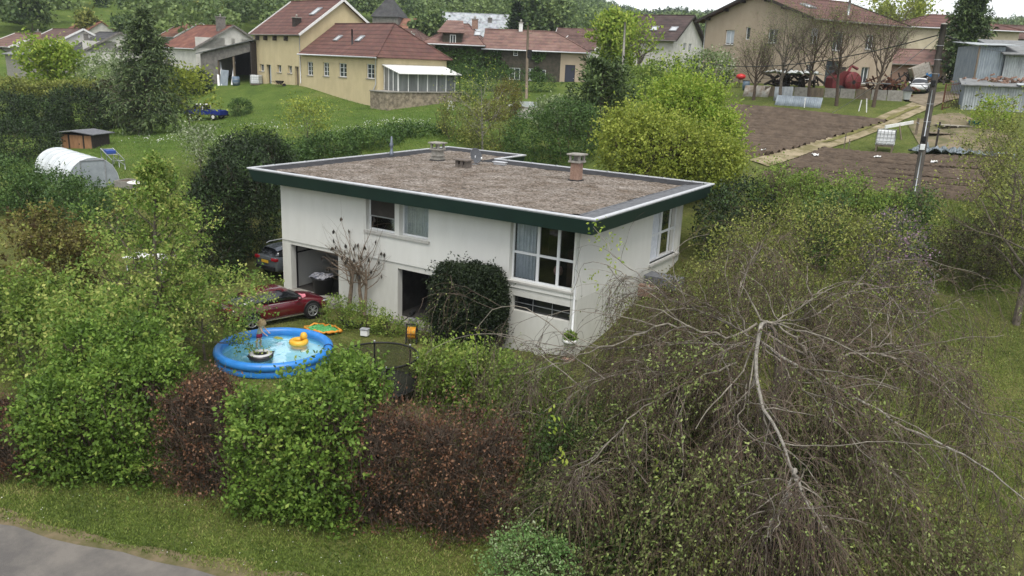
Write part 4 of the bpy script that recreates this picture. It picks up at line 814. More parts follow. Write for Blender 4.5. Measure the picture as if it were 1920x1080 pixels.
def shrub(name, label, cat, ells, dens, size, m, seed, wood=None, sk=4, sr=.025, group=None, leafname='foliage', twigs=0, **k):
    dens = dens*2.1 if size >= .16 else dens*1.15
    rng = np.random.default_rng(seed); c = np.mean([e[0] for e in ells], 0); base = (c[0], c[1], Z(c[0], c[1])); t = plant(name, label, cat, base, group)
    V, T, (x, sd) = clumps(rng, ells, dens, size, **k); put(t, leafname, V, m, T)
    lv = stems(rng, ells, sk, sr); Q = tubes(lv, (5, 3))
    if twigs:
        s = rng.choice(len(x), min(len(x), twigs), replace=False); l2 = (march(rng, x[s]-sd[s]*.5, sd[s], np.full(len(s), .85), 4, .18, .02), np.full(len(s), .008), np.full(len(s), .003)); Q = np.concatenate([Q, tubes([l2], (3,))])
    put(t, 'stems', Q, wood or M_TWIG); return t
def broadleaf(name, label, base, H, m, seed, r=None, spread=.45, limbs=22, t0=.2, ang=(45, 75), n2=7, n3=6, per=9, size=.12, bark=None, cat='tree', group=None, up=.06, shape=None, wig=.12, droop=.1, upb=.5, leaf=True, lean=(0, 0), spr=.08, asp=.6, drop=0., n4=0, tw=.3):
    rng = np.random.default_rng(seed); r = r or H*.016; base = np.array(base, float); base[2] = Z(base[0], base[1]); t = plant(name, label, cat, base, group)
    l0 = trunklev(rng, base, H*.86, r, wig=.04, lean=lean, top=.12); shape = shape or (lambda s: .45+.9*np.sin(pi*np.clip(s*.85+.12, 0, 1)))
    l1 = children(rng, l0, limbs, ang, t0, .99, spread, .5, 7, wig, up, drop, shape, golden=True); l2 = children(rng, l1, n2, (30, 60), .25, 1., .45, .5, 5, wig*1.2, up, drop); l3 = children(rng, l2, n3, (25, 60), .2, 1., .5, .55, 4, wig*1.3, up*.7, drop)
    lv = [l0, l1, l2, l3]
    if n4: lv.append(children(rng, l3, n4, (20, 50), .2, 1., .6, .6, 3, wig, up, drop))
    put(t, 'trunk', tubes(lv[:2], (9, 6)), bark or M_TRUNK); put(t, 'branches', tubes(lv[2:], (4, 3, 3)), M_TWIG if bark is None else bark)
    if leaf: V, T = leaves_on(rng, lv[-1], per, size, .45, spr, droop, .5, asp, upb); put(t, 'crown', V, m, T)
    return t
def conifer(name, label, base, H, R, m, seed, whorls=26, per=8, t0=.08, droop=.25, size=.22, n2=14, cat='tree', narrow=1.0, leaf_per=5, bark=None, jit=.25):
    """layered conifer: limbs in whorls, flat sprays of needles"""
    rng = np.random.default_rng(seed); base = np.array(base, float); base[2] = Z(base[0], base[1]); t = plant(name, label, cat, base); l0 = trunklev(rng, base, H, H*.016, wig=.015, top=.06)
    n = whorls*per; h = np.repeat(t0+(1-t0)*(np.arange(whorls)+.2)/whorls, per)+rng.normal(0, .25/whorls, n); h = np.clip(h, t0, .99); az = rng.uniform(0, 2*pi, n); s = (h-t0)/(1-t0)
    Ln = R*np.clip((1-s)**narrow+.04, .05, 1)*rng.uniform(1-jit, 1+jit*.7, n)*np.clip(.55+2.2*s, .55, 1); f = h*9; i = np.minimum(f.astype(int), 8); w = (f-i)[:, None]; p0 = l0[0][0][i]*(1-w)+l0[0][0][i+1]*w
    d = np.stack([np.cos(az), np.sin(az), np.full(n, .15)+.55*s], 1); l1 = (march(rng, p0, unit(d), Ln, 6, .06, .0, droop), np.full(n, H*.004), np.full(n, H*.0012))
    l2 = children(rng, l1, n2, (35, 70), .12, 1., .34, .5, 3, .12, -.03, droop*.6); put(t, 'trunk', tubes([l0, l1], (8, 4)), bark or M_TRUNK)
    V, T = leaves_on(rng, l2, leaf_per, size, 0, .03, .3, 1.1, .32, 1.0); V1, T1 = leaves_on(rng, l1, n2, size, .1, .05, .3, .9, .4, 1.0); put(t, 'foliage', np.concatenate([V, V1]), m, np.concatenate([T, T1])); return t
LF_HORN = leafmat('hornbeam_leaves', [(0.031, 0.055, 0.010), (0.077, 0.126, 0.023), (0.149, 0.225, 0.042), (0.285, 0.355, 0.077)], .35)
LF_BEECH = leafmat('withered_beech_leaves', [(0.023, 0.011, 0.007), (0.063, 0.031, 0.017), (0.139, 0.067, 0.036), (0.306, 0.175, 0.101)], .15)
LF_MAPLE = leafmat('young_tree_leaves', [(0.058, 0.102, 0.019), (0.139, 0.208, 0.041), (0.254, 0.325, 0.076), (0.462, 0.486, 0.143)], .4)
LF_MAPLE2 = leafmat('bronze_tree_leaves', [(0.066, 0.038, 0.018), (0.084, 0.074, 0.023), (0.158, 0.135, 0.039), (0.233, 0.211, 0.059), (0.278, 0.330, 0.079)], .38)
LF_LIME = leafmat('lime_green_leaves', [(0.101, 0.151, 0.020), (0.180, 0.253, 0.035), (0.284, 0.360, 0.053), (0.391, 0.453, 0.084)], .4)
LF_GOLD = leafmat('golden_green_leaves', [(0.091, 0.109, 0.021), (0.180, 0.213, 0.035), (0.286, 0.322, 0.052), (0.387, 0.437, 0.084)], .35)
LF_LEYL = leafmat('dark_cypress_needles', [(.007, .011, .005), (.012, .019, .008), (.026, .044, .015), (.062, .100, .028)], .1)
LF_LEYL2 = leafmat('green_cypress_needles', [(0.023, 0.044, 0.014), (0.039, 0.071, 0.020), (0.060, 0.101, 0.025), (0.090, 0.136, 0.034)], .15)
LF_YEW = leafmat('yew_needles', [(.008, .013, .007), (.013, .020, .009), (.018, .027, .011), (.030, .042, .016)], .08)
LF_SPRUCE = leafmat('spruce_needles', [(0.028, 0.041, 0.021), (0.052, 0.072, 0.033), (0.087, 0.114, 0.049), (0.139, 0.169, 0.071)], .1)
LF_PINE = leafmat('pine_needles', [(0.022, 0.036, 0.013), (0.042, 0.064, 0.022), (0.070, 0.098, 0.034), (0.107, 0.138, 0.049)], .1)
LF_OLIVE = leafmat('olive_bush_leaves', [(0.050, 0.055, 0.016), (0.112, 0.119, 0.031), (0.206, 0.213, 0.053), (0.338, 0.341, 0.096)], .3)
LF_MID = leafmat('mid_green_leaves', [(0.044, 0.070, 0.014), (0.102, 0.146, 0.029), (0.188, 0.247, 0.053), (0.324, 0.374, 0.089)], .35)
LF_WHITEB = leafmat('white_blossom', [(0.061, 0.094, 0.028), (0.099, 0.138, 0.044), (0.242, 0.264, 0.165), (0.506, 0.506, 0.418)], .3)
LF_VARIEG = leafmat('variegated_leaves', [(.055, .11, .030), (.10, .17, .055), (.16, .23, .09), (.34, .39, .24)], .3)
LF_GOLDCON = leafmat('golden_conifer_needles', [(.060, .062, .012), (.105, .098, .018), (.150, .132, .024), (.185, .165, .034)], .15)
LF_FOREST = leafmat('woodland_leaves', [(0.027, 0.046, 0.020), (0.064, 0.094, 0.036), (0.113, 0.149, 0.054), (0.179, 0.214, 0.080)], .2)
LF_BUDS = leafmat('weeping_tree_buds', [(0.047, 0.033, 0.021), (0.091, 0.090, 0.036), (0.143, 0.179, 0.055), (0.279, 0.328, 0.106)], .25)
LF_GRASS = leafmat('grass_blades', [(0.053, 0.074, 0.017), (0.107, 0.144, 0.030), (0.184, 0.216, 0.054), (0.305, 0.276, 0.108)], .3)
LF_PURPLE = leafmat('lilac_flowers', [(.04, .07, .02), (.06, .09, .03), (.16, .11, .15), (.34, .22, .30)], .2)
LF_MEADOW = leafmat('meadow_blades', [(0.083, 0.132, 0.029), (0.110, 0.176, 0.037), (0.143, 0.209, 0.050), (0.187, 0.226, 0.072)], .4)
LF_FLOWER = leafmat('white_petals', [(.5, .5, .46), (.7, .7, .66)], .2)
def wildells(seed, ells, k, s=.45):
    rng = np.random.default_rng(seed); out = list(ells)
    for c, r, pw in ells:
        for _ in range(k):
            a = rng.uniform(0, 2*pi); f = rng.uniform(.55, 1.0); z = rng.uniform(.2, .98); q = rng.uniform(.6, 1.25)*s
            out.append((c+RIGHT*r[0]*cos(a)*f*.85+BACK*r[1]*sin(a)*f*.9+UPV*r[2]*z, np.array((q, q*.9, q*rng.uniform(.7, 1.3))), 2.0))
    return out
# ------------------------------------------------------------------ plants: the garden and the fields
def tree_at(px, pt, d): g = GD(px, d); return g, top(px, pt, d)-g[2]
# --- hedge along the road, section by section
W_ = 4.5
shrub('hornbeam_hedge', 'bright green hornbeam hedge section, the tallest, left of the brown one by the lawn', 'hedge', wildells(1, [ell(75, 215, 705, 22.8, .9, power=W_), ell(190, 345, 660, 23.0, .95, power=W_), ell(120, 310, 610, 24.2, .8, power=3.5)], 7, .42), 62, .125, LF_HORN, 1, rough=.12, shoot=.36, per=7, sk=7, sr=.03, fs=2.2, spiky=.10, spike=.8)
shrub('beech_hedge', 'withered brown beech hedge section at the far left edge', 'hedge', wildells(2, [ell(-60, 92, 760, 22.9, .85, power=W_)], 8, .3), 62, .085, LF_BEECH, 2, rough=.10, shoot=.3, per=5, twigs=900, sk=30, fs=2.0, spiky=.1)
shrub('beech_hedge', 'narrow withered brown beech hedge section between two green hornbeam ones', 'hedge', wildells(3, [ell(318, 462, 712, 22.4, .9, power=W_), ell(350, 440, 690, 23.0, .7)], 7, .3), 62, .085, LF_BEECH, 3, rough=.12, shoot=.3, per=5, twigs=1400, sk=24, fs=2.0, spiky=.1)
shrub('hornbeam_hedge', 'bright green hornbeam hedge section in front of the blue pool', 'hedge', wildells(4, [ell(445, 570, 745, 21.5, .85, power=W_), ell(550, 672, 715, 21.1, .9, power=W_), ell(560, 670, 690, 22.0, .55), ell(672, 704, 700, 22.3, .3, pb=780), ell(640, 662, 668, 22.3, .22, pb=730)], 6, .40), 62, .125, LF_HORN, 4, rough=.13, shoot=.36, per=7, sk=7, sr=.03, fs=2.2, spiky=.12, spike=.8)
shrub('beech_hedge', 'wide withered brown beech hedge section beside the trampoline', 'hedge', wildells(5, [ell(655, 810, 752, 21.3, .95, power=W_), ell(790, 955, 765, 20.9, 1.0, power=W_)], 10, .32), 62, .085, LF_BEECH, 5, rough=.11, shoot=.3, per=5, twigs=2800, sk=34, fs=2.0, spiky=.12)
shrub('leafy_shrub', 'pale green leafy shrub in front of the dark yew bush', 'shrub', wildells(6, [ell(790, 880, 640, 28.0, 1.0), ell(850, 985, 655, 27.0, 1.1), ell(930, 1040, 690, 25.5, 1.0)], 5, .4), 48, .125, LF_MID, 6, rough=.2, shoot=.38, per=6, gaps=.25, twigs=150, spiky=.12)
shrub('variegated_shrub', 'round white and green variegated shrub at the bottom edge', 'shrub', [ell(925, 1040, 975, 17.6, .6, pb=1090), ell(905, 985, 1010, 17.4, .5, pb=1090), ell(1000, 1075, 1000, 17.4, .5, pb=1085)], 130, .065, LF_VARIEG, 7, rough=.22, shoot=.2, per=5, fs=2.5)
shrub('dark_green_shrub', 'dark green leafy shrub growing up under the weeping tree', 'shrub', wildells(5, [ell(985, 1170, 745, 20.8, 1.2), ell(1060, 1250, 790, 20.3, 1.2), ell(1000, 1290, 900, 18.8, 1.1), ell(1230, 1420, 760, 20.6, 1.2), ell(1400, 1560, 840, 19.6, 1.1)], 4), 60, .10, leafmat('dark_shrub_leaves', [(.022, .038, .011), (.035, .058, .016), (.055, .082, .022), (.085, .115, .032)], .25), 8, rough=.18, shoot=.34, per=6, droop=.25, twigs=500)
shrub('low_bush', 'brownish olive bush along the bottom edge under the weeping tree', 'shrub', [ell(1250, 1450, 1000, 16.9, .9, pb=1180), ell(1400, 1590, 1000, 16.7, .9, pb=1180)], 60, .075, LF_OLIVE, 9, rough=.25, shoot=.35, per=5, twigs=1200, gaps=.3)
# --- trees on the left
g, h = tree_at(300, 222, 30.5)
broadleaf('young_tree', 'tall young tree with fresh leaves and a thin pointed top left of the red car', g, h, LF_MAPLE, 11, spread=.36, limbs=34, t0=.17, ang=(50, 82), per=8, size=.125, upb=.9, shape=lambda s: np.clip(1.15*(1-s)**1.05+.07, .07, 1)*np.clip(.65+1.6*s, 0, 1), r=.13, up=.05, spr=.07, n2=8, n3=6)
g, h = tree_at(118, 430, 34); broadleaf('bronze_tree', 'broad young tree with bronze tinted leaves left of the tall young tree', g, h*.98, LF_MAPLE2, 12, spread=.52, limbs=24, t0=.22, per=12, size=.135, n2=7, n3=6, upb=.9)
g, h = tree_at(40, 520, 29.5); broadleaf('spreading_tree', 'low spreading green tree at the left edge behind the hedge', g, h, LF_MID, 13, spread=.6, limbs=22, t0=.25, ang=(60, 85), per=12, size=.135, upb=.9, n2=8, n3=6, up=.03)
g, h = tree_at(205, 575, 27.5); broadleaf('spreading_tree', 'wide flat topped green tree between the hedge and the bronze tree', g, h, LF_MAPLE, 14, spread=.62, limbs=20, t0=.3, ang=(60, 88), per=11, size=.135, upb=.9, n2=8, n3=6, up=.03)
g, h = tree_at(385, 500, 31.0); broadleaf('small_tree', 'small leafy tree with bare lower twigs hanging over the left end of the pool', g, h, LF_MAPLE, 15, spread=.6, limbs=22, t0=.25, ang=(55, 88), per=8, size=.12, n2=7, n3=6, up=.02, upb=.9)
# --- cypress hedges and dark clumps
shrub('cypress_hedge', 'tall dark cypress hedge along the left end of the white house', 'hedge', wildells(20, [ell(385, 455, 318, 42, 1.5), ell(405, 515, 288, 46, 2.2), ell(440, 545, 272, 52, 2.4)], 9, .8), 14, .20, LF_LEYL, 20, rough=.16, shoot=.45, per=7, asp=.35, upb=.9, inner=.4)
shrub('cypress_hedge', 'long green cypress hedge showing just above the back edge of the flat roof', 'hedge', [ell(470, 580, 268, 56, 1.5), ell(560, 670, 258, 59, 1.5), ell(650, 750, 250, 61, 1.5), ell(730, 830, 244, 63, 1.5)], 12, .22, LF_LEYL2, 21, rough=.2, shoot=.5, per=7, asp=.4, upb=.9, inner=.4)
shrub('cypress_hedge', 'dark hedge with a lighter top at the left edge in front of the polytunnel', 'hedge', [ell(-60, 70, 300, 50, 2), ell(30, 140, 330, 49, 2), ell(110, 190, 338, 47, 1.6), ell(150, 245, 368, 45, 1.4)], 12, .20, LF_LEYL2, 22, rough=.13, shoot=.42, per=7, asp=.4, upb=.9, inner=.4)
shrub('cypress_hedge', 'big black green cypress hedge behind the orange wooden shed', 'hedge', [ell(100, 204, 168, 72, 2.4), ell(30, 130, 185, 74, 2.4), ell(-40, 60, 176, 76, 2.4)], 9, .24, LF_LEYL, 23, rough=.13, shoot=.5, per=7, asp=.35, upb=.9, inner=.4)
shrub('clipped_bush', 'rounded dark clipped bush left of the polytunnel', 'shrub', [ell(-10, 102, 228, 60, 2.2)], 12, .2, LF_LEYL, 24, rough=.06, shoot=.35, per=7, asp=.35, upb=.9, inner=.4)
g, h = tree_at(283, 22, 72); conifer('spruce', 'tall dark spruce standing on the lawn left of the blue pickup', g, h, h*.40, LF_SPRUCE, 25, whorls=26, per=7, size=.32, n2=15, leaf_per=6, t0=.06, narrow=.85, droop=.22)
shrub('yellow_green_bush', 'yellow green bushes growing in front of the big cypress hedge', 'shrub', [ell(-20, 60, 148, 80, 1.3, pb=182), ell(40, 120, 156, 79, 1.3, pb=182), ell(110, 185, 155, 80, 1.3, pb=180)], 9, .24, LF_OLIVE, 26, rough=.25, shoot=.5, per=6)
def fartree(name, label, px, pt, d, w, m, seed, **k):
    g, h = tree_at(px, pt, d); kw = dict(spread=w, limbs=20, t0=.22, per=7, size=.0042*d if d < 200 else .8, n2=6, n3=5, spr=.012*d*.3, bark=None); kw.update(k); return broadleaf(name, label, g, h, m, seed, **kw)
fartree('round_tree', 'round lime green tree in front of the grey roofed house', 95, 95, 92, .55, LF_LIME, 30, limbs=26, t0=.1)
shrub('blossom_bush', 'large bush with white blossom right of the lime green round tree', 'shrub', [ell(165, 235, 108, 90, 2.0), ell(215, 250, 120, 88, 1.8)], 6, .26, LF_WHITEB, 31, rough=.25, shoot=.5, per=6)
shrub('dark_bush', 'brown green bush between the blossom bush and the spruce', 'shrub', [ell(180, 262, 155, 80, 2.0)], 7, .24, leafmat('dull_bush', [(.03, .035, .015), (.05, .05, .02), (.075, .07, .03)], .2), 32, rough=.2, shoot=.5, per=6)
fartree('small_tree', 'thin yellow green tree between the spruce and the blue pickup', 356, 135, 76, .42, LF_GOLD, 33, per=3, limbs=18, t0=.25)
shrub('dark_bush', 'dark green bush against the open barn', 'shrub', [ell(345, 395, 133, 96, 1.3)], 9, .22, LF_LEYL, 34, rough=.12, shoot=.4, per=6)
shrub('clipped_shrub', 'small dark clipped shrub standing alone on the lawn beside the pickup', 'shrub', [ell(433, 470, 187, 84, 1.0)], 14, .18, LF_LEYL2, 35, rough=.12, shoot=.3, per=7, asp=.4)
fartree('fruit_tree', 'young fruit tree with a sparse pale crown in front of the lawn', 578, 195, 60, .5, LF_GOLD, 36, per=3, limbs=18, size=.16, t0=.3)
fartree('blossom_tree', 'small tree with white blossom above the cypress hedge', 378, 240, 56, .5, LF_WHITEB, 37, per=4, limbs=14, size=.16, t0=.3)
fartree('sapling', 'thin sapling right of the blossom tree on the edge of the lawn', 480, 240, 58, .4, LF_MID, 38, per=4, limbs=12, size=.16, t0=.25)
# --- behind the house
fartree('bare_tree', 'leafless pale branched tree behind the roof chimney', 905, 140, 60, .46, LF_GOLD, 40, per=1, limbs=20, size=.13, t0=.15, bark=M_PALEBARK)
shrub('golden_conifer', 'golden brown pyramid shaped conifer beside the vine covered house', 'conifer', [ell(925, 978, 150, 72, 1.2, power=1.6), ell(895, 950, 190, 70, 1.3, power=1.8)], 16, .17, LF_GOLDCON, 41, rough=.08, shoot=.35, per=7, asp=.35)
shrub('golden_bush', 'yellowish twiggy bush just behind the roof edge', 'shrub', [ell(830, 900, 185, 62, 1.4), ell(880, 960, 200, 60, 1.4)], 10, .16, LF_OLIVE, 42, rough=.22, shoot=.5, per=5, twigs=500, gaps=.3)
shrub('dark_hedge', 'dark clipped hedge in front of the vine covered house', 'hedge', [ell(840, 905, 126, 86, 1.4), ell(890, 1040, 134, 92, .9)], 9, .2, LF_LEYL2, 43, rough=.07, shoot=.35, per=6, asp=.4)
shrub('dark_evergreen', 'dark evergreen shrub behind the notch of the flat roof', 'shrub', [ell(955, 1060, 215, 58, 2.0), ell(1020, 1110, 195, 57, 1.8)], 12, .18, LF_LEYL2, 44, rough=.2, shoot=.45, per=7, asp=.45)
shrub('cherry_laurel', 'shrub with white flower spikes behind the dark evergreen', 'shrub', [ell(1000, 1075, 188, 66, 1.5), ell(1045, 1100, 186, 64, 1.3)], 8, .24, LF_WHITEB, 45, rough=.25, shoot=.55, per=6)
g, h = tree_at(1122, 122, 62); conifer('pine_tree', 'dark green pine with upswept branches behind the lime green tree', g, h, h*.66, LF_PINE, 46, whorls=13, per=6, size=.34, n2=12, leaf_per=7, t0=.12, narrow=.5, droop=-.1)
def bushy(name, label, ells, dens, size, m, seed, **k): return shrub(name, label, 'tree', wildells(seed, ells, 9, .6), dens, size, m, seed, leafname='crown', **k)
bushy('lime_tree', 'big lime green leafy tree behind the right end of the flat roof', [ell(1225, 1325, 158, 50, 2.2, pb=330), ell(1270, 1365, 215, 48.5, 2.0, pb=340), ell(1190, 1290, 215, 50, 2.0, pb=330)], 17, .185, LF_LIME, 47, rough=.16, shoot=.6, per=7, sr=.1, fs=1.6, spiky=.18, spike=1.1, inner=.35)
bushy('golden_tree', 'yellow green tree with a reddish tinge in front of the lime green tree', [ell(1125, 1230, 222, 46, 1.8, pb=330), ell(1160, 1290, 240, 45, 1.7, pb=340), ell(1240, 1370, 262, 45.5, 1.8, pb=345)], 20, .17, LF_GOLD, 48, rough=.16, shoot=.55, per=7, sr=.08, fs=1.6, spiky=.2, spike=1.0, inner=.35)
fartree('yellow_green_tree', 'yellow green tree beside the pole in front of the dark roofed house', 1152, 28, 102, .30, LF_LIME, 49, limbs=28, t0=.1, per=8, n2=7)
fartree('pollard_tree', 'pollarded tree with thick dark limbs in front of the dark roofed house', 1195, 62, 96, .5, LF_LIME, 50, per=2, limbs=10, t0=.35, r=.35, ang=(25, 55))
shrub('garden_shrub', 'dark green garden shrub below the dark roofed house', 'shrub', [ell(1210, 1300, 118, 92, 1.6), ell(1180, 1240, 130, 90, 1.4)], 7, .26, LF_MID, 51, rough=.25, shoot=.6, per=6)
shrub('blossom_bush', 'loose bush with pale blossom against the left corner of the tan house', 'shrub', [ell(1285, 1365, 98, 84, 1.8, pb=150), ell(1320, 1370, 110, 82, 1.4, pb=160)], 6, .26, LF_WHITEB, 52, rough=.3, shoot=.7, per=5)
shrub('clipped_hedge', 'long low clipped hedge running below the dark roofed house', 'hedge', [ell(1150, 1240, 130, 95, .7), ell(1230, 1330, 133, 90, .7)], 8, .22, LF_MID, 53, rough=.08, shoot=.35, per=6)
shrub('garden_shrub', 'pale green shrubs growing left of the pine tree', 'shrub', [ell(1165, 1260, 152, 82, 1.3), ell(1100, 1190, 150, 84, 1.2)], 7, .25, LF_MID, 54, rough=.3, shoot=.6, per=6)
# bare pollards before the tan house
for i, (px, pt, d, lab, hh) in enumerate([(1462, 42, 71, 'bare pollard tree with a whitewashed trunk before the gable of the tan house', .55), (1515, 35, 70, 'bare pollard tree just left of the red machine before the tan house', .5), (1568, 40, 69, 'bare pollard tree in front of the red machine', .46), (1637, 32, 68, 'bare pollard tree right of the red machine, before the right corner of the tan house', .5), (1413, 95, 73, 'smallest bare pollard tree, beside the leaning white sheet', .6)]):
    g, h = tree_at(px, pt, d)
    broadleaf('bare_pollard', lab, g, h*1.0, LF_BUDS, 60+i, r=.17, spread=hh*1.25, limbs=22, t0=.33, ang=(28, 64), n2=9, n3=6, n4=0, per=2, size=.09, bark=M_TWIG if i != 0 else M_TRUNK, up=.13, shape=lambda s: 1.15-.5*s, group='bare pollard trees')
g, h = tree_at(1798, -25, 92); conifer('cedar', 'large dark conifer left of the cream house', g, h, h*.30, LF_PINE, 66, whorls=22, per=7, size=.5, n2=12, leaf_per=6, t0=.05, narrow=.55, droop=-.05)
# --- garden right of the house
shrub('olive_bush', 'large yellowish olive bush behind the weeping tree', 'shrub', [ell(1330, 1470, 400, 31, 1.7), ell(1430, 1590, 385, 32, 1.8), ell(1530, 1660, 420, 31, 1.6), ell(1290, 1400, 440, 29.5, 1.4)], 26, .10, LF_OLIVE, 70, rough=.22, shoot=.5, per=6, twigs=1500, gaps=.25)
shrub('lilac_bush', 'green bush with purple flower heads near the stone step', 'shrub', [ell(1600, 1700, 385, 36, 1.5), ell(1640, 1720, 430, 34, 1.4)], 22, .11, LF_PURPLE, 71, rough=.25, shoot=.4, per=6)
shrub('dark_bush', 'broad dark bush behind the lawn beside the right tree', 'shrub', [ell(1735, 1860, 420, 37, 1.6), ell(1800, 1940, 410, 38, 1.8)], 20, .11, leafmat('purple_dark_leaves', [(.022, .022, .012), (.04, .038, .018), (.06, .058, .026), (.085, .09, .035)], .2), 72, rough=.2, shoot=.4, per=6, twigs=500)
shrub('dark_bush', 'near black evergreen bush at the right corner of the flat roof', 'shrub', [ell(1335, 1440, 335, 42, 1.7), ell(1300, 1380, 360, 40, 1.4)], 18, .14, LF_LEYL, 73, rough=.18, shoot=.4, per=6)
shrub('wild_shrub', 'loose mixed shrubs between the garden and the lower ploughed field', 'shrub', wildells(74, [ell(1430, 1520, 328, 42, 1.3), ell(1500, 1600, 345, 40, 1.4), ell(1570, 1680, 362, 39, 1.3)], 6, .6), 22, .13, LF_MID, 74, rough=.3, shoot=.5, per=5, gaps=.35, twigs=400)
shrub('slope_bush', 'bronze leafed bushes on the slope beside the right wall of the house', 'shrub', [ell(1150, 1245, 560, 29.4, .8), ell(1215, 1330, 505, 30, 1.0), ell(1115, 1200, 635, 28.2, .7)], 60, .09, leafmat('bronze_bush_leaves', [(.07, .045, .024), (.11, .09, .034), (.125, .135, .04), (.13, .175, .05)], .25), 75, rough=.25, shoot=.35, per=6, twigs=120, gaps=.2)
shrub('dark_bush', 'dark green bushes between the lilac and the leaning utility pole', 'shrub', wildells(79, [ell(1490, 1570, 368, 38, .9), ell(1625, 1720, 372, 39, 1.0)], 5, .5), 30, .12, LF_LEYL2, 79, rough=.25, shoot=.4, per=6)
g, h = tree_at(1905, 250, 34); broadleaf('fruit_tree', 'sparse brown leaved tree with a dark trunk at the right edge of the lawn', g, h, LF_OLIVE, 76, spread=.5, limbs=24, t0=.22, per=9, size=.105, n2=8, n3=6, r=.16)
g, h = tree_at(1890, 235, 42); broadleaf('twiggy_tree', 'twiggy tree with brown catkins behind the dark bush at the right edge', g, h, LF_OLIVE, 77, spread=.45, limbs=22, t0=.1, per=6, size=.09, n2=8, n3=6, r=.12, up=.12)
shrub('young_bush', 'bright green young bush in front of the low corrugated shed', 'shrub', [ell(1832, 1885, 190, 60, 1.0)], 9, .2, LF_LIME, 78, rough=.3, shoot=.5, per=6, gaps=.3)
# --- against the house
_yt = float(CAM[2]+(.0-CAM[1])/((AF+AR*((885-960)/F)+AU*((540-503)/F))[1])*(AF+AR*((885-960)/F)+AU*((540-503)/F))[2])
_ye = [(np.array((x, y, _yt/2-.05)), np.array((.80, .68, _yt/2+.05+dz)), 3.2) for x, y, dz in ((12.3, -.02, -.03), (13.05, .05, .03), (13.8, .12, -.02))]
shrub('yew_bush', 'dense black green yew bush standing against the white front wall', 'shrub', _ye, 260, .10, LF_YEW, 80, rough=.06, shoot=.2, per=8, asp=.5, inner=.5, fs=2.2, spiky=.04)
def wall_shrub():
    t = plant('bare_wall_shrub', 'bare twiggy shrub with dark seed pods and twin stems against the white wall', 'shrub', (6.1, .55, 0)); rng = np.random.default_rng(81)
    p = np.array([(5.85, .62, -.1), (6.75, .5, -.1), (6.95, .5, -.1)]); d = unit(np.array([(.05, 0, 1.), (-.10, .0, 1), (-.12, .03, 1)])); l0 = (march(rng, p, d, np.array([2.2, 2.3, 2.1]), 7, .06, .05), np.array([.12, .10, .085]), np.array([.06, .055, .05]))
    l1 = children(rng, l0, 15, (25, 85), .5, 1., .95, .40, 8, .10, .06); l1[0][..., 1] = np.minimum(l1[0][..., 1], .95); l2 = children(rng, l1, 3, (20, 60), .3, 1, .5, .5, 4, .15, .03); l2[0][..., 1] = np.minimum(l2[0][..., 1], .97)
    put(t, 'branches', tubes([l0, l1, l2], (7, 4, 3)), mat('tan_bark', (.23, .175, .125), (.11, .082, .058), rough=.95, scale=6))
    tip = l1[0][:, -1]; s = tip[rng.choice(len(tip), 34, replace=False)]; V = []
    for a in range(3): D = unit(rng.normal(0, .15, s.shape)-UPV); V.append(leafquads(rng, s, D, np.full(len(s), .24), .4, 0))
    put(t, 'seed_pods', np.concatenate(V), leafmat('seed_pods', [(.02, .017, .014), (.04, .033, .026)], 0), rng.uniform(0, 1, 3*len(s)))
wall_shrub()
shrub('border_plants', 'low leafy border plants below the bare wall shrub', 'plants', [ell(610, 665, 560, 35.6, .45), ell(650, 720, 572, 35.3, .4), ell(700, 752, 588, 34.8, .35), ell(775, 815, 600, 34.2, .45)], 60, .10, LF_MID, 82, rough=.3, shoot=.25, per=5)
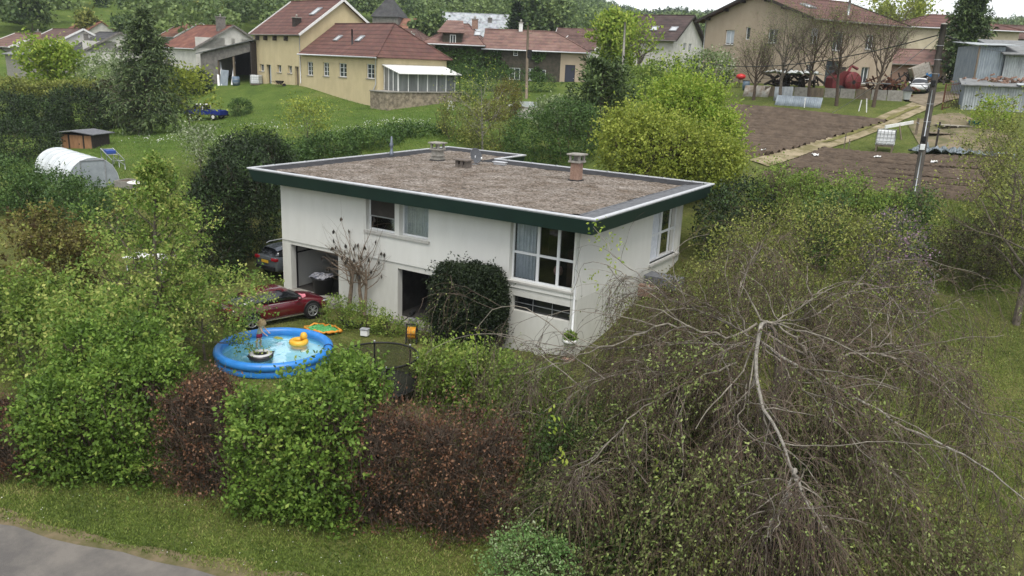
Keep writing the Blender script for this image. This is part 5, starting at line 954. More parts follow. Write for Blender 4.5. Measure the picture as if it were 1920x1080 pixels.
# --- weeping tree in the foreground
def weeping():
    rng = np.random.default_rng(90); g = GD(1425, 19.6); t = plant('weeping_tree', 'huge nearly bare weeping tree with pale arching limbs and curtains of thin twigs', 'tree', g)
    paths = [[(1462, 650, 19.7), (1446, 610, 19.3), (1427, 597, 18.8), (1421, 640, 18.2), (1414, 725, 17.5), (1440, 770, 17.1), (1466, 830, 16.4), (1490, 880, 15.9), (1482, 925, 15.6), (1468, 1010, 15.4)],
             [(1490, 880, 15.9), (1500, 925, 15.4), (1525, 965, 15.2), (1545, 985, 15.1), (1540, 1000, 15.1)], [(1482, 925, 15.6), (1452, 975, 15.3), (1430, 1010, 15.2)],
             [(1425, 600, 18.8), (1465, 612, 18.7), (1500, 645, 18.4), (1530, 700, 18.2), (1570, 745, 17.9), (1620, 775, 17.6)],
             [(1420, 606, 19.2), (1375, 640, 19.3), (1320, 622, 19.6), (1255, 602, 19.9), (1200, 626, 20.1), (1130, 655, 20.4), (1050, 678, 20.8), (985, 700, 21)],
             [(1400, 650, 20.2), (1290, 640, 21), (1180, 655, 21.8), (1095, 655, 22.5), (1045, 622, 23.1), (1012, 590, 23.5), (960, 568, 24), (920, 574, 24.2), (890, 620, 24.3)],
             [(1390, 620, 20.6), (1330, 590, 21.3), (1260, 566, 22.2), (1210, 520, 23.2), (1165, 495, 24.2), (1135, 455, 25.4), (1112, 425, 26)],
             [(1260, 566, 22.2), (1215, 535, 23), (1160, 510, 24), (1110, 485, 25), (1085, 500, 25.4), (1075, 560, 25.6)],
             [(1430, 606, 19.5), (1495, 600, 19.9), (1560, 575, 20.3), (1610, 530, 20.8), (1645, 525, 21), (1668, 560, 21), (1700, 590, 21), (1750, 585, 21), (1800, 560, 21)],
             [(1430, 620, 19.3), (1500, 668, 19), (1565, 680, 18.8), (1628, 656, 18.7), (1695, 682, 18.6), (1758, 710, 18.4), (1812, 760, 18.2), (1852, 810, 18), (1880, 870, 17.8)],
             [(1425, 640, 18.6), (1520, 705, 18), (1610, 745, 17.6), (1690, 797, 17.2), (1760, 834, 16.9), (1824, 856, 16.7), (1876, 898, 16.5), (1930, 945, 16.3)],
             [(1380, 680, 18.4), (1300, 712, 18.2), (1206, 757, 18.1), (1135, 838, 18), (1084, 892, 17.9), (1024, 950, 17.9)], [(1082, 893, 17.9), (1095, 900, 17.9), (1105, 915, 17.9)],
             [(1400, 640, 18.9), (1362, 655, 18.7), (1350, 664, 18.5), (1366, 698, 18.3), (1382, 735, 18.1), (1376, 800, 17.9)], [(1380, 650, 19), (1300, 690, 18.9), (1246, 704, 18.8), (1215, 710, 18.7), (1205, 730, 18.7)],
             [(1400, 720, 18), (1384, 813, 17.4), (1385, 880, 17.1), (1376, 955, 16.8), (1340, 985, 16.6)], [(1405, 640, 20.5), (1380, 560, 21), (1400, 500, 21.6), (1420, 470, 22), (1450, 460, 22.2), (1470, 490, 22.2)],
             [(1420, 640, 20), (1340, 580, 21.3), (1300, 555, 21.8), (1250, 590, 22), (1240, 640, 22)], [(1440, 615, 19), (1520, 560, 19.4), (1555, 545, 19.6), (1600, 600, 19.6), (1640, 640, 19.5)],
             [(1350, 640, 19.6), (1250, 700, 19.4), (1150, 700, 19.6), (1070, 740, 19.8), (1010, 780, 20)], [(1430, 650, 18.5), (1560, 790, 17), (1640, 850, 16.6), (1690, 930, 16.3)], [(1600, 660, 18.8), (1690, 640, 19), (1740, 680, 18.9), (1790, 700, 18.8), (1830, 760, 18.6)]]
    rad = [.058, .045, .045, .028, .030, .030, .024, .020, .026, .034, .038, .022, .012, .022, .022, .018, .02, .02, .02, .018, .018, .02]
    lim = []; CUT = {}
    for pl, r in zip(paths, rad):
        q = np.array([P(*a) for a in pl]); s = np.r_[0, np.cumsum(np.linalg.norm(np.diff(q, axis=0), axis=1))]; x = np.linspace(0, s[-1], 22); q2 = np.stack([np.interp(x, s, q[:, i]) for i in range(3)], -1)
        for _ in range(2): q2[1:-1] = .25*q2[:-2]+.5*q2[1:-1]+.25*q2[2:]
        cut = CUT.get(len(lim), 0)
        if cut: q2 = q2[cut:]; u_ = np.linspace(0, len(q2)-1, 22); q2 = np.stack([np.interp(u_, np.arange(len(q2)), q2[:, i]) for i in range(3)], -1)
        q2[2:-1] += rng.normal(0, .035, q2[2:-1].shape); lim.append((q2, r))
    tr = np.array([g-UPV*.3, g+UPV*1.2+RIGHT*.1, g+UPV*2.6-RIGHT*.08, P(1466, 690, 19.7), P(1460, 640, 19.6)]); s = np.linspace(0, 4, 22); trunk = np.stack([np.interp(s, np.arange(5), tr[:, i]) for i in range(3)], -1)
    L0 = (np.stack([a for a, _ in lim]), np.array([r for _, r in lim]), np.array([r*.3 for _, r in lim]))
    put(t, 'trunk', tubes([(trunk[None], np.array([.28]), np.array([.13]))], (10,)), M_TRUNK); bm_ = np.zeros(len(lim), bool); bm_[[0, 1, 2, 10]] = True; M_GLIMB = mat('grey_limb_bark', (.25, .225, .185), (.10, .088, .07), rough=.95, scale=5)
    [put(t, 'limb', tubes([tuple(a_[k_:k_+1] for a_ in L0)], (7,)), M_PALEBARK if bm_[k_] else M_GLIMB) for k_ in range(len(lim))]
    def prune(lv):
        m_ = lv[0][:, lv[0].shape[1]//2]; q = m_-CAM; w = q@AF; x = 960+F*(q@AR)/w; y = 540-F*(q@AU)/w; near = (x > 900) & (((x < 1140) & (y < 610)) | ((x < 1250) & (y < 520))); k_ = ~near | (rng.uniform(0, 1, len(x)) < .06); return tuple(a_[k_] for a_ in lv)
    l1 = prune(children(rng, L0, 24, (25, 80), .12, 1., .22, .5, 8, .16, .02, .28, minlen=.5)); l2 = prune(children(rng, l1, 5, (20, 70), .1, 1, .7, .5, 8, .12, 0, .42, minlen=.7)); l3 = prune(children(rng, l2, 2, (15, 55), .1, .9, .7, .6, 7, .10, 0, .5, minlen=.6))
    hang = lambda lv: (lv[0], np.maximum(lv[1], .006), np.maximum(lv[2], .0035))
    pk = rng.uniform(0, 1, len(l1[0])) < .45; put(t, 'side_limbs', tubes([tuple(a_[pk] for a_ in hang(l1))], (5,)), M_GLIMB); l1 = tuple(a_[~pk] for a_ in l1); l2a = l2
    l1b = prune(children(rng, L0, 6, (25, 70), .08, .8, .46, .55, 14, .13, .05, .16, minlen=1.0)); put(t, 'side_limbs', tubes([(l1b[0], np.maximum(l1b[1], .014), np.maximum(l1b[2], .005))], (5,)), M_GLIMB); l2b = prune(children(rng, l1b, 7, (20, 70), .2, 1, .5, .5, 8, .12, 0, .45, minlen=.6)); put(t, 'twigs', tubes([hang(l2b)], (3,)), M_TWIG)
    put(t, 'twigs', tubes([hang(l1), hang(l2), hang(l3)], (4, 3, 3)), mat('twig_bark', (.135, .105, .08), (.05, .038, .03), rough=.95, scale=1.5, mix=(.35, .62)))
    # hanging curtains of the finest twigs, from the limbs and over the whole dome of the crown
    l4 = children(rng, l2, 2, (10, 50), .2, 1, .95, .6, 8, .06, 0, .6, minlen=1.0)
    nc = 150; n = nc*26; ca = np.repeat(rng.uniform(0, 2*pi, nc), 26); cr = np.repeat(np.sqrt(rng.uniform(.02, 1, nc)), 26); az = ca+rng.normal(0, .10, n)/np.maximum(cr, .2); rr = np.clip(cr+rng.normal(0, .055, n), .02, 1); cen = np.array(g)-RIGHT*.5-BACK*.3; H = trunk[-1, 2]-g[2]
    p0 = cen+RIGHT*(rr*np.cos(az)*4.9)[:, None]+BACK*(rr*np.sin(az)*3.6)[:, None]; p0[:, 2] = g[2]+H*(1-.78*rr**2.2)*np.clip(np.repeat(rng.uniform(.4, 1.0, nc), 26)+rng.normal(0, .06, n), .2, 1.05)+.3*fnoise(p0, 1.1, 8); p0[:, 2] = np.maximum(p0[:, 2], g[2]+.6)
    d0 = unit(RIGHT*np.cos(az)[:, None]+BACK*np.sin(az)[:, None]+rng.normal(0, .5, (n, 3))); l5 = prune((march(rng, p0, d0, rng.uniform(.7, 2.2, n), 9, .10, 0, .5), np.full(n, .005), np.full(n, .0025)))
    put(t, 'hanging_twigs', tubes([(l4[0], np.full(len(l4[0]), .005), np.full(len(l4[0]), .003)), l5], (3,)), mat('fine_twig_bark', (.125, .085, .06), (.046, .034, .025), rough=.95, scale=1.1, mix=(.35, .62)))
    V, T = leaves_on(rng, l4, 5, .06, .1, .03, .5, .6, .5); V2, T2 = leaves_on(rng, l3, 4, .06, .1, .03, .5, .6, .5); V3, T3 = leaves_on(rng, l5, 17, .085, .05, .05, .5, .6, .5); put(t, 'buds', np.concatenate([V, V2, V3]), LF_BUDS, np.concatenate([T, T2, T3]))
    # a few sprigs already in leaf
    c = np.array([P(1120, 425, 25.9), P(1135, 480, 25.2), P(1150, 500, 24.6), P(1112, 520, 25.3), P(1610, 778, 17.5), P(1640, 785, 17.4), P(1740, 955, 16.4), P(1700, 940, 16.4), P(1045, 790, 18.6), P(1050, 860, 18), P(1225, 870, 17.6), P(895, 628, 24.2), P(890, 645, 24.2), P(1130, 440, 25.7), P(1160, 450, 25.2)])
    n = len(c)*16; i = np.repeat(np.arange(len(c)), 16); C = c[i]+rng.normal(0, .16, (n, 3)); put(t, 'young_leaves', leafquads(rng, C, unit(rng.normal(0, 1, (n, 3))-UPV*.8), rng.uniform(.09, .16, n), .5, .6), LF_LIME, rng.uniform(.3, 1, n))
weeping()
# --- grass tufts on the near ground
def grass(name, lab, n, area, size, seed, gm=None):
    rng = np.random.default_rng(seed); xy = area(rng, n); z = Zr(xy[:, 0], xy[:, 1]); C = np.stack([xy[:, 0], xy[:, 1], z], -1); n = len(C)
    D = unit(rng.normal(0, .55, (n, 3))*np.array((1, 1, .2))+UPV); V = leafquads(rng, C, D, size*rng.uniform(.5, 1.3, n), .28, 0, .0); T = np.clip(.45+.32*fnoise(C, .9, 5)+.15*fnoise(C, 4, 6)+.2*rng.normal(size=n), 0, 1)
    o = quadmesh(name, V, gm or LF_GRASS, None, T); tag(o, kind='stuff'); o['label'] = lab
def a_verge(rng, n):
    t = rng.uniform(-16, 16, n); w = rng.uniform(-3.2, -.45, n)**1.0; w = np.where(rng.uniform(0, 1, n) < .1, rng.uniform(-.6, -.2, n), w); return (_ro[None]+_rd[None]*t[:, None]+_rn[None]*w[:, None])[:, :2]
grass('verge_grass', 'short green grass on the verge between road and hedge', 70000, a_verge, .085, 100)
def a_px(pxr, pyr, lo, hi):
    def f(rng, n):
        px = rng.uniform(*pxr, n); d = lo*(hi/lo)**rng.uniform(0, 1, n); v = AF[None]+AR[None]*((px-960)/F)[:, None]; p = CAM[None]+v*d[:, None]; return p[:, :2]
    return f
grass('lawn_grass', 'mown olive green lawn right of the weeping tree', 60000, a_px((1560, 2000), 0, 16, 36), .085, 101)
def a_front(rng, n):
    p = np.stack([rng.uniform(1, 18, n), rng.uniform(-11, 1.0, n)], -1); q = (p[:, 0]-7.55)**2+(p[:, 1]+5.3)**2 > 2.4**2; return p[q]
grass('garden_grass', 'worn lawn around the pool in front of the house', 60000, a_front, .055, 102)
def a_back(rng, n):
    p = a_px((190, 850), 0, 54, 92)(rng, n); return p
grass('meadow_tufts', 'rough green grass tufts on the slope below the yellow house', 60000, a_back, .14, 103, LF_MEADOW)
grass('field_edge_grass', 'rough grass around the pole and below the ploughed field', 26000, a_px((1380, 1960), 0, 36, 47.5), .16, 104)
def a_fl(rng, n):
    c = np.array([GD(px, d)[:2] for px, d in ((480, 74), (520, 70), (720, 68), (760, 66), (790, 64), (640, 66), (420, 66), (300, 66))]); i = rng.integers(0, len(c), n); return c[i]+RIGHT[:2]*rng.normal(0, 1.3, (n, 1))+BACK[:2]*rng.normal(0, 1.0, (n, 1))
def flowers():
    rng = np.random.default_rng(107); xy = a_fl(rng, 800); C = np.stack([xy[:, 0], xy[:, 1], Zr(xy[:, 0], xy[:, 1])+rng.uniform(.1, .3, len(xy))], -1); o = quadmesh('white_flowers', leafquads(rng, C, unit(rng.normal(0, 1, C.shape)*np.array((1, 1, .3))), rng.uniform(.06, .11, len(C)), .9, 1.5), LF_FLOWER, None, rng.uniform(0, 1, len(C))); tag(o, kind='stuff'); o['label'] = 'patches of tiny white flowers in the meadow'
    xy = a_verge(rng, 160); C = np.stack([xy[:, 0], xy[:, 1], Zr(xy[:, 0], xy[:, 1])+.06], -1); o = quadmesh('daisies', leafquads(rng, C, unit(rng.normal(0, 1, C.shape)*np.array((1, 1, .1))), np.full(len(C), .035), .95, 3), LF_FLOWER, None, rng.uniform(0, 1, len(C))); tag(o, kind='stuff'); o['label'] = 'white daisies dotted over the verge'
flowers()
def ivy():
    b = IVY[0]; rng = np.random.default_rng(120); n = 9000; x = rng.uniform(-5.8, 9.3, n); z = rng.uniform(0, 4.3, n); p = np.stack([x, np.where(x < 0, -.38, -.08)+rng.uniform(-.12, .02, n), z], -1)
    k = (fnoise(p, .7, 3) > np.where(x < 2.2, -.8, .35)) & ~((z > 3.75) & (x > 0)); p = p[k]; quadmesh('ivy_leaves', leafquads(rng, p, unit(rng.normal(0, 1, p.shape)-UPV*.6), rng.uniform(.16, .3, len(p)), .8, .2), LF_LEYL2, b.t, np.clip(.5+.3*fnoise(p, 1.1, 4)+.15*rng.normal(size=len(p)), 0, 1))
ivy()
# ------------------------------------------------------------------ woodland on the hills and trees among the roofs
def forest():
    rng = np.random.default_rng(200); V, T = [], []; cells = []
    for r in np.geomspace(168, 780, 60):
        sp = 5.6+r*.008; n = int(r*1.75/sp); a = rng.uniform(-.86, .86, n)+YAW; rr = r+rng.normal(0, sp*.7, n); cells.append(np.stack([CAM[0]+rr*np.sin(a), CAM[1]+rr*np.cos(a)], -1))
    xy = np.concatenate(cells); z = Zr(xy[:, 0], xy[:, 1]); p = np.stack([xy[:, 0], xy[:, 1], z], -1); q = p-CAM; dp = q@AF; px = 960+F*(q@AR)/dp; py = 540-F*(q@AU)/dp; rr = np.hypot(q[:, 0], q[:, 1])
    keep = ~((px > 118) & (px < 232) & (py > 22) & (py < 80)) & ~((rr < 228) & (px > 640)) & ~((rr < 185) & (rng.uniform(0, 1, len(px)) < .5)) & (py > -70) & ~((px > 650) & (px < 960) & (rr < 215)) & ~((rr < 205) & (px > 1180))
    p, px, py, rr = p[keep], px[keep], py[keep], rr[keep]; dark = (fnoise(p, .012, 4) > .75) | ((px < 280) & (py < 22) & (rng.uniform(0, 1, len(px)) < .6))
    for i in range(len(p)):
        R = rng.uniform(2.6, 4.6); H = rng.uniform(7, 11); n = 260 if rr[i] < 330 else 130; u = unit(rng.normal(0, 1, (n, 3))); u[:, 2] = np.abs(u[:, 2])*1.0-.25
        k = 1+.22*fnoise(u*2.2+i, 1.3, 9); k *= rng.uniform(.75, 1.08, n)
        if dark[i]: s = np.clip(1-(u[:, 2:]+.25)/1.25, .15, 1); C = p[i]+np.concatenate([u[:, :2]*R*.55*s, (u[:, 2:]+.25)*H*.95], 1)
        else: C = p[i]+UPV*H*.45+u*k[:, None]*np.array((R, R, H*.55))
        D = unit(u*.6+rng.normal(0, .7, (n, 3))); V.append(leafquads(rng, C, D, rng.uniform(.5, 1.1, n)*(1 if rr[i] < 330 else 1.45), .75, .4))
        base = rng.uniform(.25, .85) if not dark[i] else rng.uniform(0, .12); T.append(np.clip(base+.10*rng.normal(size=n), 0, 1))
    o = quadmesh('hill_forest', np.concatenate(V), LF_FOREST, None, np.concatenate(T)); tag(o, kind='stuff'); o['label'] = 'mixed spring woodland covering the hills behind the village'
forest()
def mistletoe(t, H, base, n, R, seed):
    rng = np.random.default_rng(seed)
    for i in range(n):
        c = np.array((rng.normal(0, R), rng.normal(0, R*.5), H*rng.uniform(.45, .9))); u = unit(rng.normal(0, 1, (70, 3))); V = leafquads(rng, c+u*rng.uniform(.2, .75), u, np.full(70, .35), .6, .3); quadmesh('mistletoe', V, LF_LEYL2, t, rng.uniform(.2, .6, 70))
for i, (px, pt, d, w, lab, nm) in enumerate([(62, -14, 150, .42, 'tall pale green tree with balls of mistletoe at the upper left', 9), (28, 5, 158, .4, 'tall tree with mistletoe at the top left corner', 5), (165, 30, 150, .4, 'thin bare tree with mistletoe above the grey roofed house', 2), (360, 8, 165, .45, 'sparse tree with mistletoe behind the red roofed house', 4), (400, 5, 172, .45, 'sparse tree with pale twigs behind the tall chimney', 3)]):
    t = fartree('mistletoe_tree', lab, px, pt, d, w, LF_FOREST if i < 2 else LF_OLIVE, 210+i, per=4 if i < 2 else 2, size=.7, n2=5, n3=4); h = top(px, pt, d)-t.location[2]; mistletoe(t, h, t.location, nm, h*.2, 300+i)
fartree('poplar', 'broad pale green tree beside the slate barn', 985, -8, 168, .4, LF_FOREST, 220, per=9, size=.85, t0=.1)
fartree('poplar', 'rounded green tree right of the dark conifer behind the vine covered house', 1025, 8, 175, .42, LF_FOREST, 221, per=9, size=.85, t0=.1)
g, h = tree_at(968, 8, 150); conifer('yew_tree', 'dark upright conifer behind the roof of the vine covered house', g, h, h*.16, LF_LEYL, 222, whorls=14, per=6, size=.9, n2=6, leaf_per=4, narrow=.4)
fartree('garden_tree', 'round green tree rising left of the slate barn', 800, 42, 150, .5, LF_FOREST, 223, per=8, size=.7, t0=.1)
fartree('garden_tree', 'low tree between the spruce and the distant orange roof', 245, 45, 140, .5, LF_FOREST, 224, per=8, size=.7, t0=.1)
fartree('golden_tree', 'yellowish tree at the right end of the tan house roof', 1672, 18, 120, .5, LF_GOLD, 225, per=6, size=.5, t0=.2)
for i, (px, pt, d, lab) in enumerate([(1692, 8, 135, 'bare tree on the skyline right of the tan house roof'), (1745, 14, 140, 'bare tree on the skyline left of the large dark conifer'), (1850, 14, 145, 'bare tree on the skyline behind the cream house chimney')]): fartree('bare_tree', lab, px, pt, d, .45, LF_OLIVE, 230+i, per=1, size=.4, leaf=False)
# ------------------------------------------------------------------ things in the garden
M_REDCAR = mat('dark_red_paint', (.085, .0035, .0095), (.07, .003, .008), rough=.22, spec=.6, scale=2); M_GREYCAR = mat('grey_car_paint', (.13, .145, .16), (.11, .125, .14), rough=.25, metal=.4, spec=.5, scale=2)
M_TYRE = mat('tyre_rubber', (.018, .018, .019), (.012, .012, .013), rough=.8); M_RIM = mat('alloy_rim', (.55, .56, .58), (.4, .41, .43), rough=.3, metal=.7, scale=6); M_CARGLASS = mat('tinted_glass', (.012, .014, .016), (.009, .01, .012), rough=.06, spec=.9)
M_CHROME = mat('chrome_trim', (.7, .71, .72), (.6, .61, .62), rough=.15, metal=.9)
for m_ in (M_REDCAR, M_GREYCAR): m_.node_tree.nodes['Principled BSDF'].inputs['Coat Weight'].default_value = .6
def loft(g, rings, smooth=True, cap=True):
    b = len(g.v); n = len(rings[0])
    for r in rings: g.v += [tuple(map(float, p)) for p in r]
    for i in range(len(rings)-1):
        for j in range(n): g.f.append((b+i*n+j, b+i*n+(j+1) % n, b+(i+1)*n+(j+1) % n, b+(i+1)*n+j)); g.m.append(g.mi); g.sm.append(smooth)
    if cap: g.f.append(tuple(b+j for j in reversed(range(n)))); g.f.append(tuple(b+(len(rings)-1)*n+j for j in range(n))); g.m += [g.mi]*2; g.sm += [False]*2
def car(name, label, loc, rz, paint, L=4.75, W=1.86, H=1.46, kind='fastback', plate=None, cat='car', wheelr=.35):
    """heading +x, base centre at loc"""
    t = thing(name, label, cat, loc, rz); w = W/2; s = L/4.75; hs = H/1.46
    def ring(x, zb, zt, ws, wb, wt): # underside, sill, flank, shoulder, top
        h = [(0, zb), (ws*.86, zb), (ws, zb+.10), (wb, zb+(zt-zb)*.45), (wb*.985, zb+(zt-zb)*.75), (wt, zt-.035), (wt*.8, zt), (0, zt+.012)]
        pts = h+[(-y, z) for y, z in h[-2:0:-1]]; return [(x*s, y, z*hs) for y, z in pts]
    if kind == 'fastback': R = [(-2.36, .42, .86, .72, .74, .62), (-2.28, .30, .98, .82, .84, .72), (-2.0, .24, 1.02, .89, .91, .78), (-1.45, .2, .99, .91, .925, .80), (-.5, .19, .95, .91, .925, .82), (.55, .19, .93, .91, .925, .82), (1.0, .19, .93, .91, .925, .8), (1.5, .21, .88, .90, .915, .78), (1.95, .24, .80, .87, .88, .74), (2.22, .28, .72, .78, .80, .66), (2.37, .36, .6, .62, .64, .5)]
    else: R = [(-2.36, .45, 1.0, .76, .80, .70), (-2.32, .34, 1.06, .86, .88, .78), (-2.0, .26, 1.06, .90, .92, .80), (-.5, .22, 1.02, .91, .93, .82), (1.0, .22, 1.0, .91, .93, .80), (1.7, .26, .96, .89, .91, .76), (2.15, .3, .86, .83, .85, .68), (2.36, .42, .70, .66, .68, .5)]
    g = MB(); loft(g, [ring(x, a, b, c*W/1.86, d*W/1.86, e*W/1.86) for x, a, b, c, d, e in R]); body = g.build('body', paint, t, sub=2)
    def gring(x, zt, wb, wt, zb): h = [(0, zb), (wb, zb), (wb*.97, zb+(zt-zb)*.45), (wt, zt-.045), (wt*.75, zt), (0, zt+.008)]; return [(x*s, y*W/1.86, z*hs) for y, z in h+[(-a, b) for a, b in h[-2:0:-1]]]
    if kind == 'fastback': G = [(-2.05, 1.0, .62, .58, .94), (-1.5, 1.22, .74, .62, .90), (-.9, 1.38, .80, .64, .88), (-.25, 1.45, .815, .65, .88), (.25, 1.43, .81, .64, .87), (.7, 1.27, .79, .64, .87), (1.25, .93, .76, .68, .84)]; RF = [(-1.45, 1.23, .58), (-.9, 1.385, .62), (-.25, 1.455, .63), (.25, 1.435, .62), (.5, 1.35, .61)]
    else: G = [(-2.25, 1.06, .70, .66, .98), (-2.0, 1.36, .78, .66, .95), (-1.6, 1.43, .80, .67, .93), (-.4, 1.46, .81, .67, .93), (.3, 1.43, .80, .66, .93), (.8, 1.25, .79, .66, .93), (1.3, .98, .76, .7, .9)]; RF = [(-2.1, 1.38, .64), (-1.6, 1.44, .655), (-.4, 1.47, .655), (.3, 1.44, .645), (.5, 1.36, .63)]
    g = MB(); loft(g, [gring(*a) for a in G]); g.build('windows', M_CARGLASS, t, sub=1)
    g = MB(); k = 9
    for (x0, z0, w0), (x1, z1, w1) in zip(RF, RF[1:]):
        for i in range(k):
            f = lambda w_, j: w_*(2*j/k-1)*W/1.86; zz = lambda z, j: (z-.10*abs(2*j/k-1)**4+.016)*hs
            g.q((x0*s, f(w0, i), zz(z0, i)), (x1*s, f(w1, i), zz(z1, i)), (x1*s, f(w1, i+1), zz(z1, i+1)), (x0*s, f(w0, i+1), zz(z0, i+1)), smooth=True)
    g.build('roof_panel', paint, t)
    for y in (-1, 1):
        g = MB(); P_ = [(a[0]*s, y*(a[2]*.985)*W/1.86, (a[4]+.012)*hs) for a in G[1:]]; g.tube(P_, .016, 6)
        g.build('window_trim', M_CHROME, t)
        for x in (-.35, .75) if kind == 'fastback' else (-.45, .7): g = MB(); g.bar((x*s-.10, y*w*.985, .80*hs), (x*s+.10, y*w*.985, .80*hs), .03, .035); g.build('door_handle', paint, t)
        g = MB(); g.lathe([(.02, -.09), (.085, -.05), (.095, 0), (.08, .07), (.02, .09)], 10, (.78*s, y*(w+.06), 1.0*hs)); g.build('wing_mirror', paint, t)
        g = MB(); g.bar((-1.2*s, y*w*.97, .26*hs), (1.2*s, y*w*.97, .26*hs), .03, .05); g.build('sill_trim', M_CHROME if kind == 'fastback' else M_BLACK, t)
        g = MB(); g.box(2.02*s, 2.3*s, y*w*.55 if y > 0 else -w*.88, w*.88 if y > 0 else -w*.55, .60*hs, .70*hs); g.build('headlight', M_CHROME, t, bevel=.04)
        g = MB(); g.box(-2.39*s, -2.2*s, min(y*w*.5, y*w*.93), max(y*w*.5, y*w*.93), .86*hs, 1.0*hs); g.build('tail_light', mat('tail_light_red', (.32, .012, .02), rough=.2) if 'tail_light_red' not in bpy.data.materials else bpy.data.materials['tail_light_red'], t, bevel=.03)
        for x in (-1.42, 1.42):
            g = MB(); g.lathe([(.42, -.09), (.425, .06)], 24); o = g.build('wheel_arch', M_BLACK, t, (x*s, y*(w-.045), wheelr+.02)); o.rotation_euler = (pi/2, 0, 0)
            g = MB(); g.lathe([(wheelr*.66, -.11), (wheelr*.9, -.12), (wheelr, -.08), (wheelr, .08), (wheelr*.9, .12), (wheelr*.66, .11)], 28, cap=False); wl = g.build('wheel', M_TYRE, t, (x*s, y*(w-.075), wheelr)); wl.rotation_euler = (pi/2, 0, 0)
            g = MB(); zf = -.105*y; g.lathe([(wheelr*.67, -.1), (wheelr*.67, .1)], 24, cap=False); g.lathe([(wheelr*.70, zf-.01), (wheelr*.63, zf-.012), (wheelr*.63, zf+.012), (wheelr*.70, zf+.01)], 28, cap=False); g.lathe([(.06, zf-.03), (.06, zf+.03)], 12)
            for k in range(10): a = k*2*pi/10+(.12 if k % 2 else -.12); g.bar((.04*cos(a), .04*sin(a), zf), (wheelr*.66*cos(a), wheelr*.66*sin(a), zf), .034, .03)
            g.build('rim', M_RIM, wl); g = MB(); g.lathe([(wheelr*.6, zf*.55-.01), (wheelr*.6, zf*.55+.01)], 20); g.build('brake_disc', M_BLACK, wl)
    if plate: g = MB(); g.box(-2.415*s, -2.385*s, -.26, .26, .74*hs, .86*hs); g.build('number_plate', mat('yellow_plate', (.55, .34, .03), (.5, .3, .025), rough=.5), t)
    if kind != 'fastback':
        g = MB(); g.box(-2.44*s, -2.28*s, -w*.8, w*.8, .42*hs, .60*hs); g.build('bumper', M_BLACK, t, bevel=.03)
        for y in (-1, 1): g = MB(); g.tube([(-1.8*s, y*w*.66, 1.47*hs), (-1.6*s, y*w*.66, 1.53*hs), (.1*s, y*w*.66, 1.53*hs), (.3*s, y*w*.66, 1.46*hs)], .025, 6); g.build('roof_rail', M_ALU, t)
        g = MB(); g.bar((-2.385*s, -.5, .90*hs), (-2.385*s, .5, .90*hs), .03, .04); g.build('tailgate_trim', M_CHROME, t)
    return t
a, b_ = PZ(495, 606.5, .26), PZ(566, 592.6, .26); cdv = nrm((b_-a)*np.array((1, 1, 0))); side = np.array((cdv[1], -cdv[0], 0)); wc = PZ(585.5, 581.5, .35)
cc = wc-cdv*1.42*1.0-side*.90; RED = (cc[0], cc[1], Z(cc[0], cc[1])+.02); RZ = math.atan2(cdv[1], cdv[0])
car('red_car', 'dark red car parked on the grass in front of the garage', RED, RZ, M_REDCAR)
car('grey_suv', 'grey estate car parked beside the left end of the house, seen from behind', (-.75, 4.0, Z(-.75, 4.0)+.05), radians(86), M_GREYCAR, L=4.7, W=1.86, H=1.66, kind='suv', plate=True, wheelr=.36)
def cloth(name, label, cat, loc, pts, m, seed, hgt=.12, cell=.05, group=None):
    """crumpled cloth over a polygon (local xy)"""
    rng = np.random.default_rng(seed); P2 = np.array(pts, float); mn, mx_ = P2.min(0), P2.max(0); nx, ny = int((mx_[0]-mn[0])/cell)+2, int((mx_[1]-mn[1])/cell)+2
    X = mn[0]+np.arange(nx)[:, None]*cell+np.zeros((1, ny)); Y = mn[1]+np.arange(ny)[None]*cell+np.zeros((nx, 1)); Q = np.stack([X, Y, 0*X], -1).reshape(-1, 3); zz = hgt*(.5+.5*fnoise(Q, 5, seed))*(.7+.5*fnoise(Q, 11, seed+1)); zz = np.abs(zz)+.015
    def inside(p):
        c = False
        for i in range(len(P2)):
            a_, b2 = P2[i], P2[i-1]
            if (a_[1] > p[1]) != (b2[1] > p[1]) and p[0] < (b2[0]-a_[0])*(p[1]-a_[1])/(b2[1]-a_[1]+1e-9)+a_[0]: c = not c
        return c
    g = MB(); zz = zz.reshape(nx, ny)
    for i in range(nx-1):
        for j in range(ny-1):
            if inside((X[i, j]+cell/2, Y[i, j]+cell/2)): g.q((X[i, j], Y[i, j], zz[i, j]), (X[i+1, j], Y[i+1, j], zz[i+1, j]), (X[i+1, j+1], Y[i+1, j+1], zz[i+1, j+1]), (X[i, j+1], Y[i, j+1], zz[i, j+1]), smooth=True)
    o = g.build(name, m, None, loc); s = o.modifiers.new('solid', 'SOLIDIFY'); s.thickness = .012; tag(o, label, cat, group); return o
hp = np.array(RED)+cdv*1.12+side*.35
o = cloth('pink_garment', 'pink garment lying on the bonnet of the dark red car', 'clothing', (hp[0], hp[1], RED[2]+.90), [(-.25, -.2), (.05, -.35), (.3, -.1), (.22, .15), (0, .3), (-.2, .12)], mat('pink_cotton', (.62, .22, .27), (.5, .16, .2), rough=.9), 3, .09, .03)
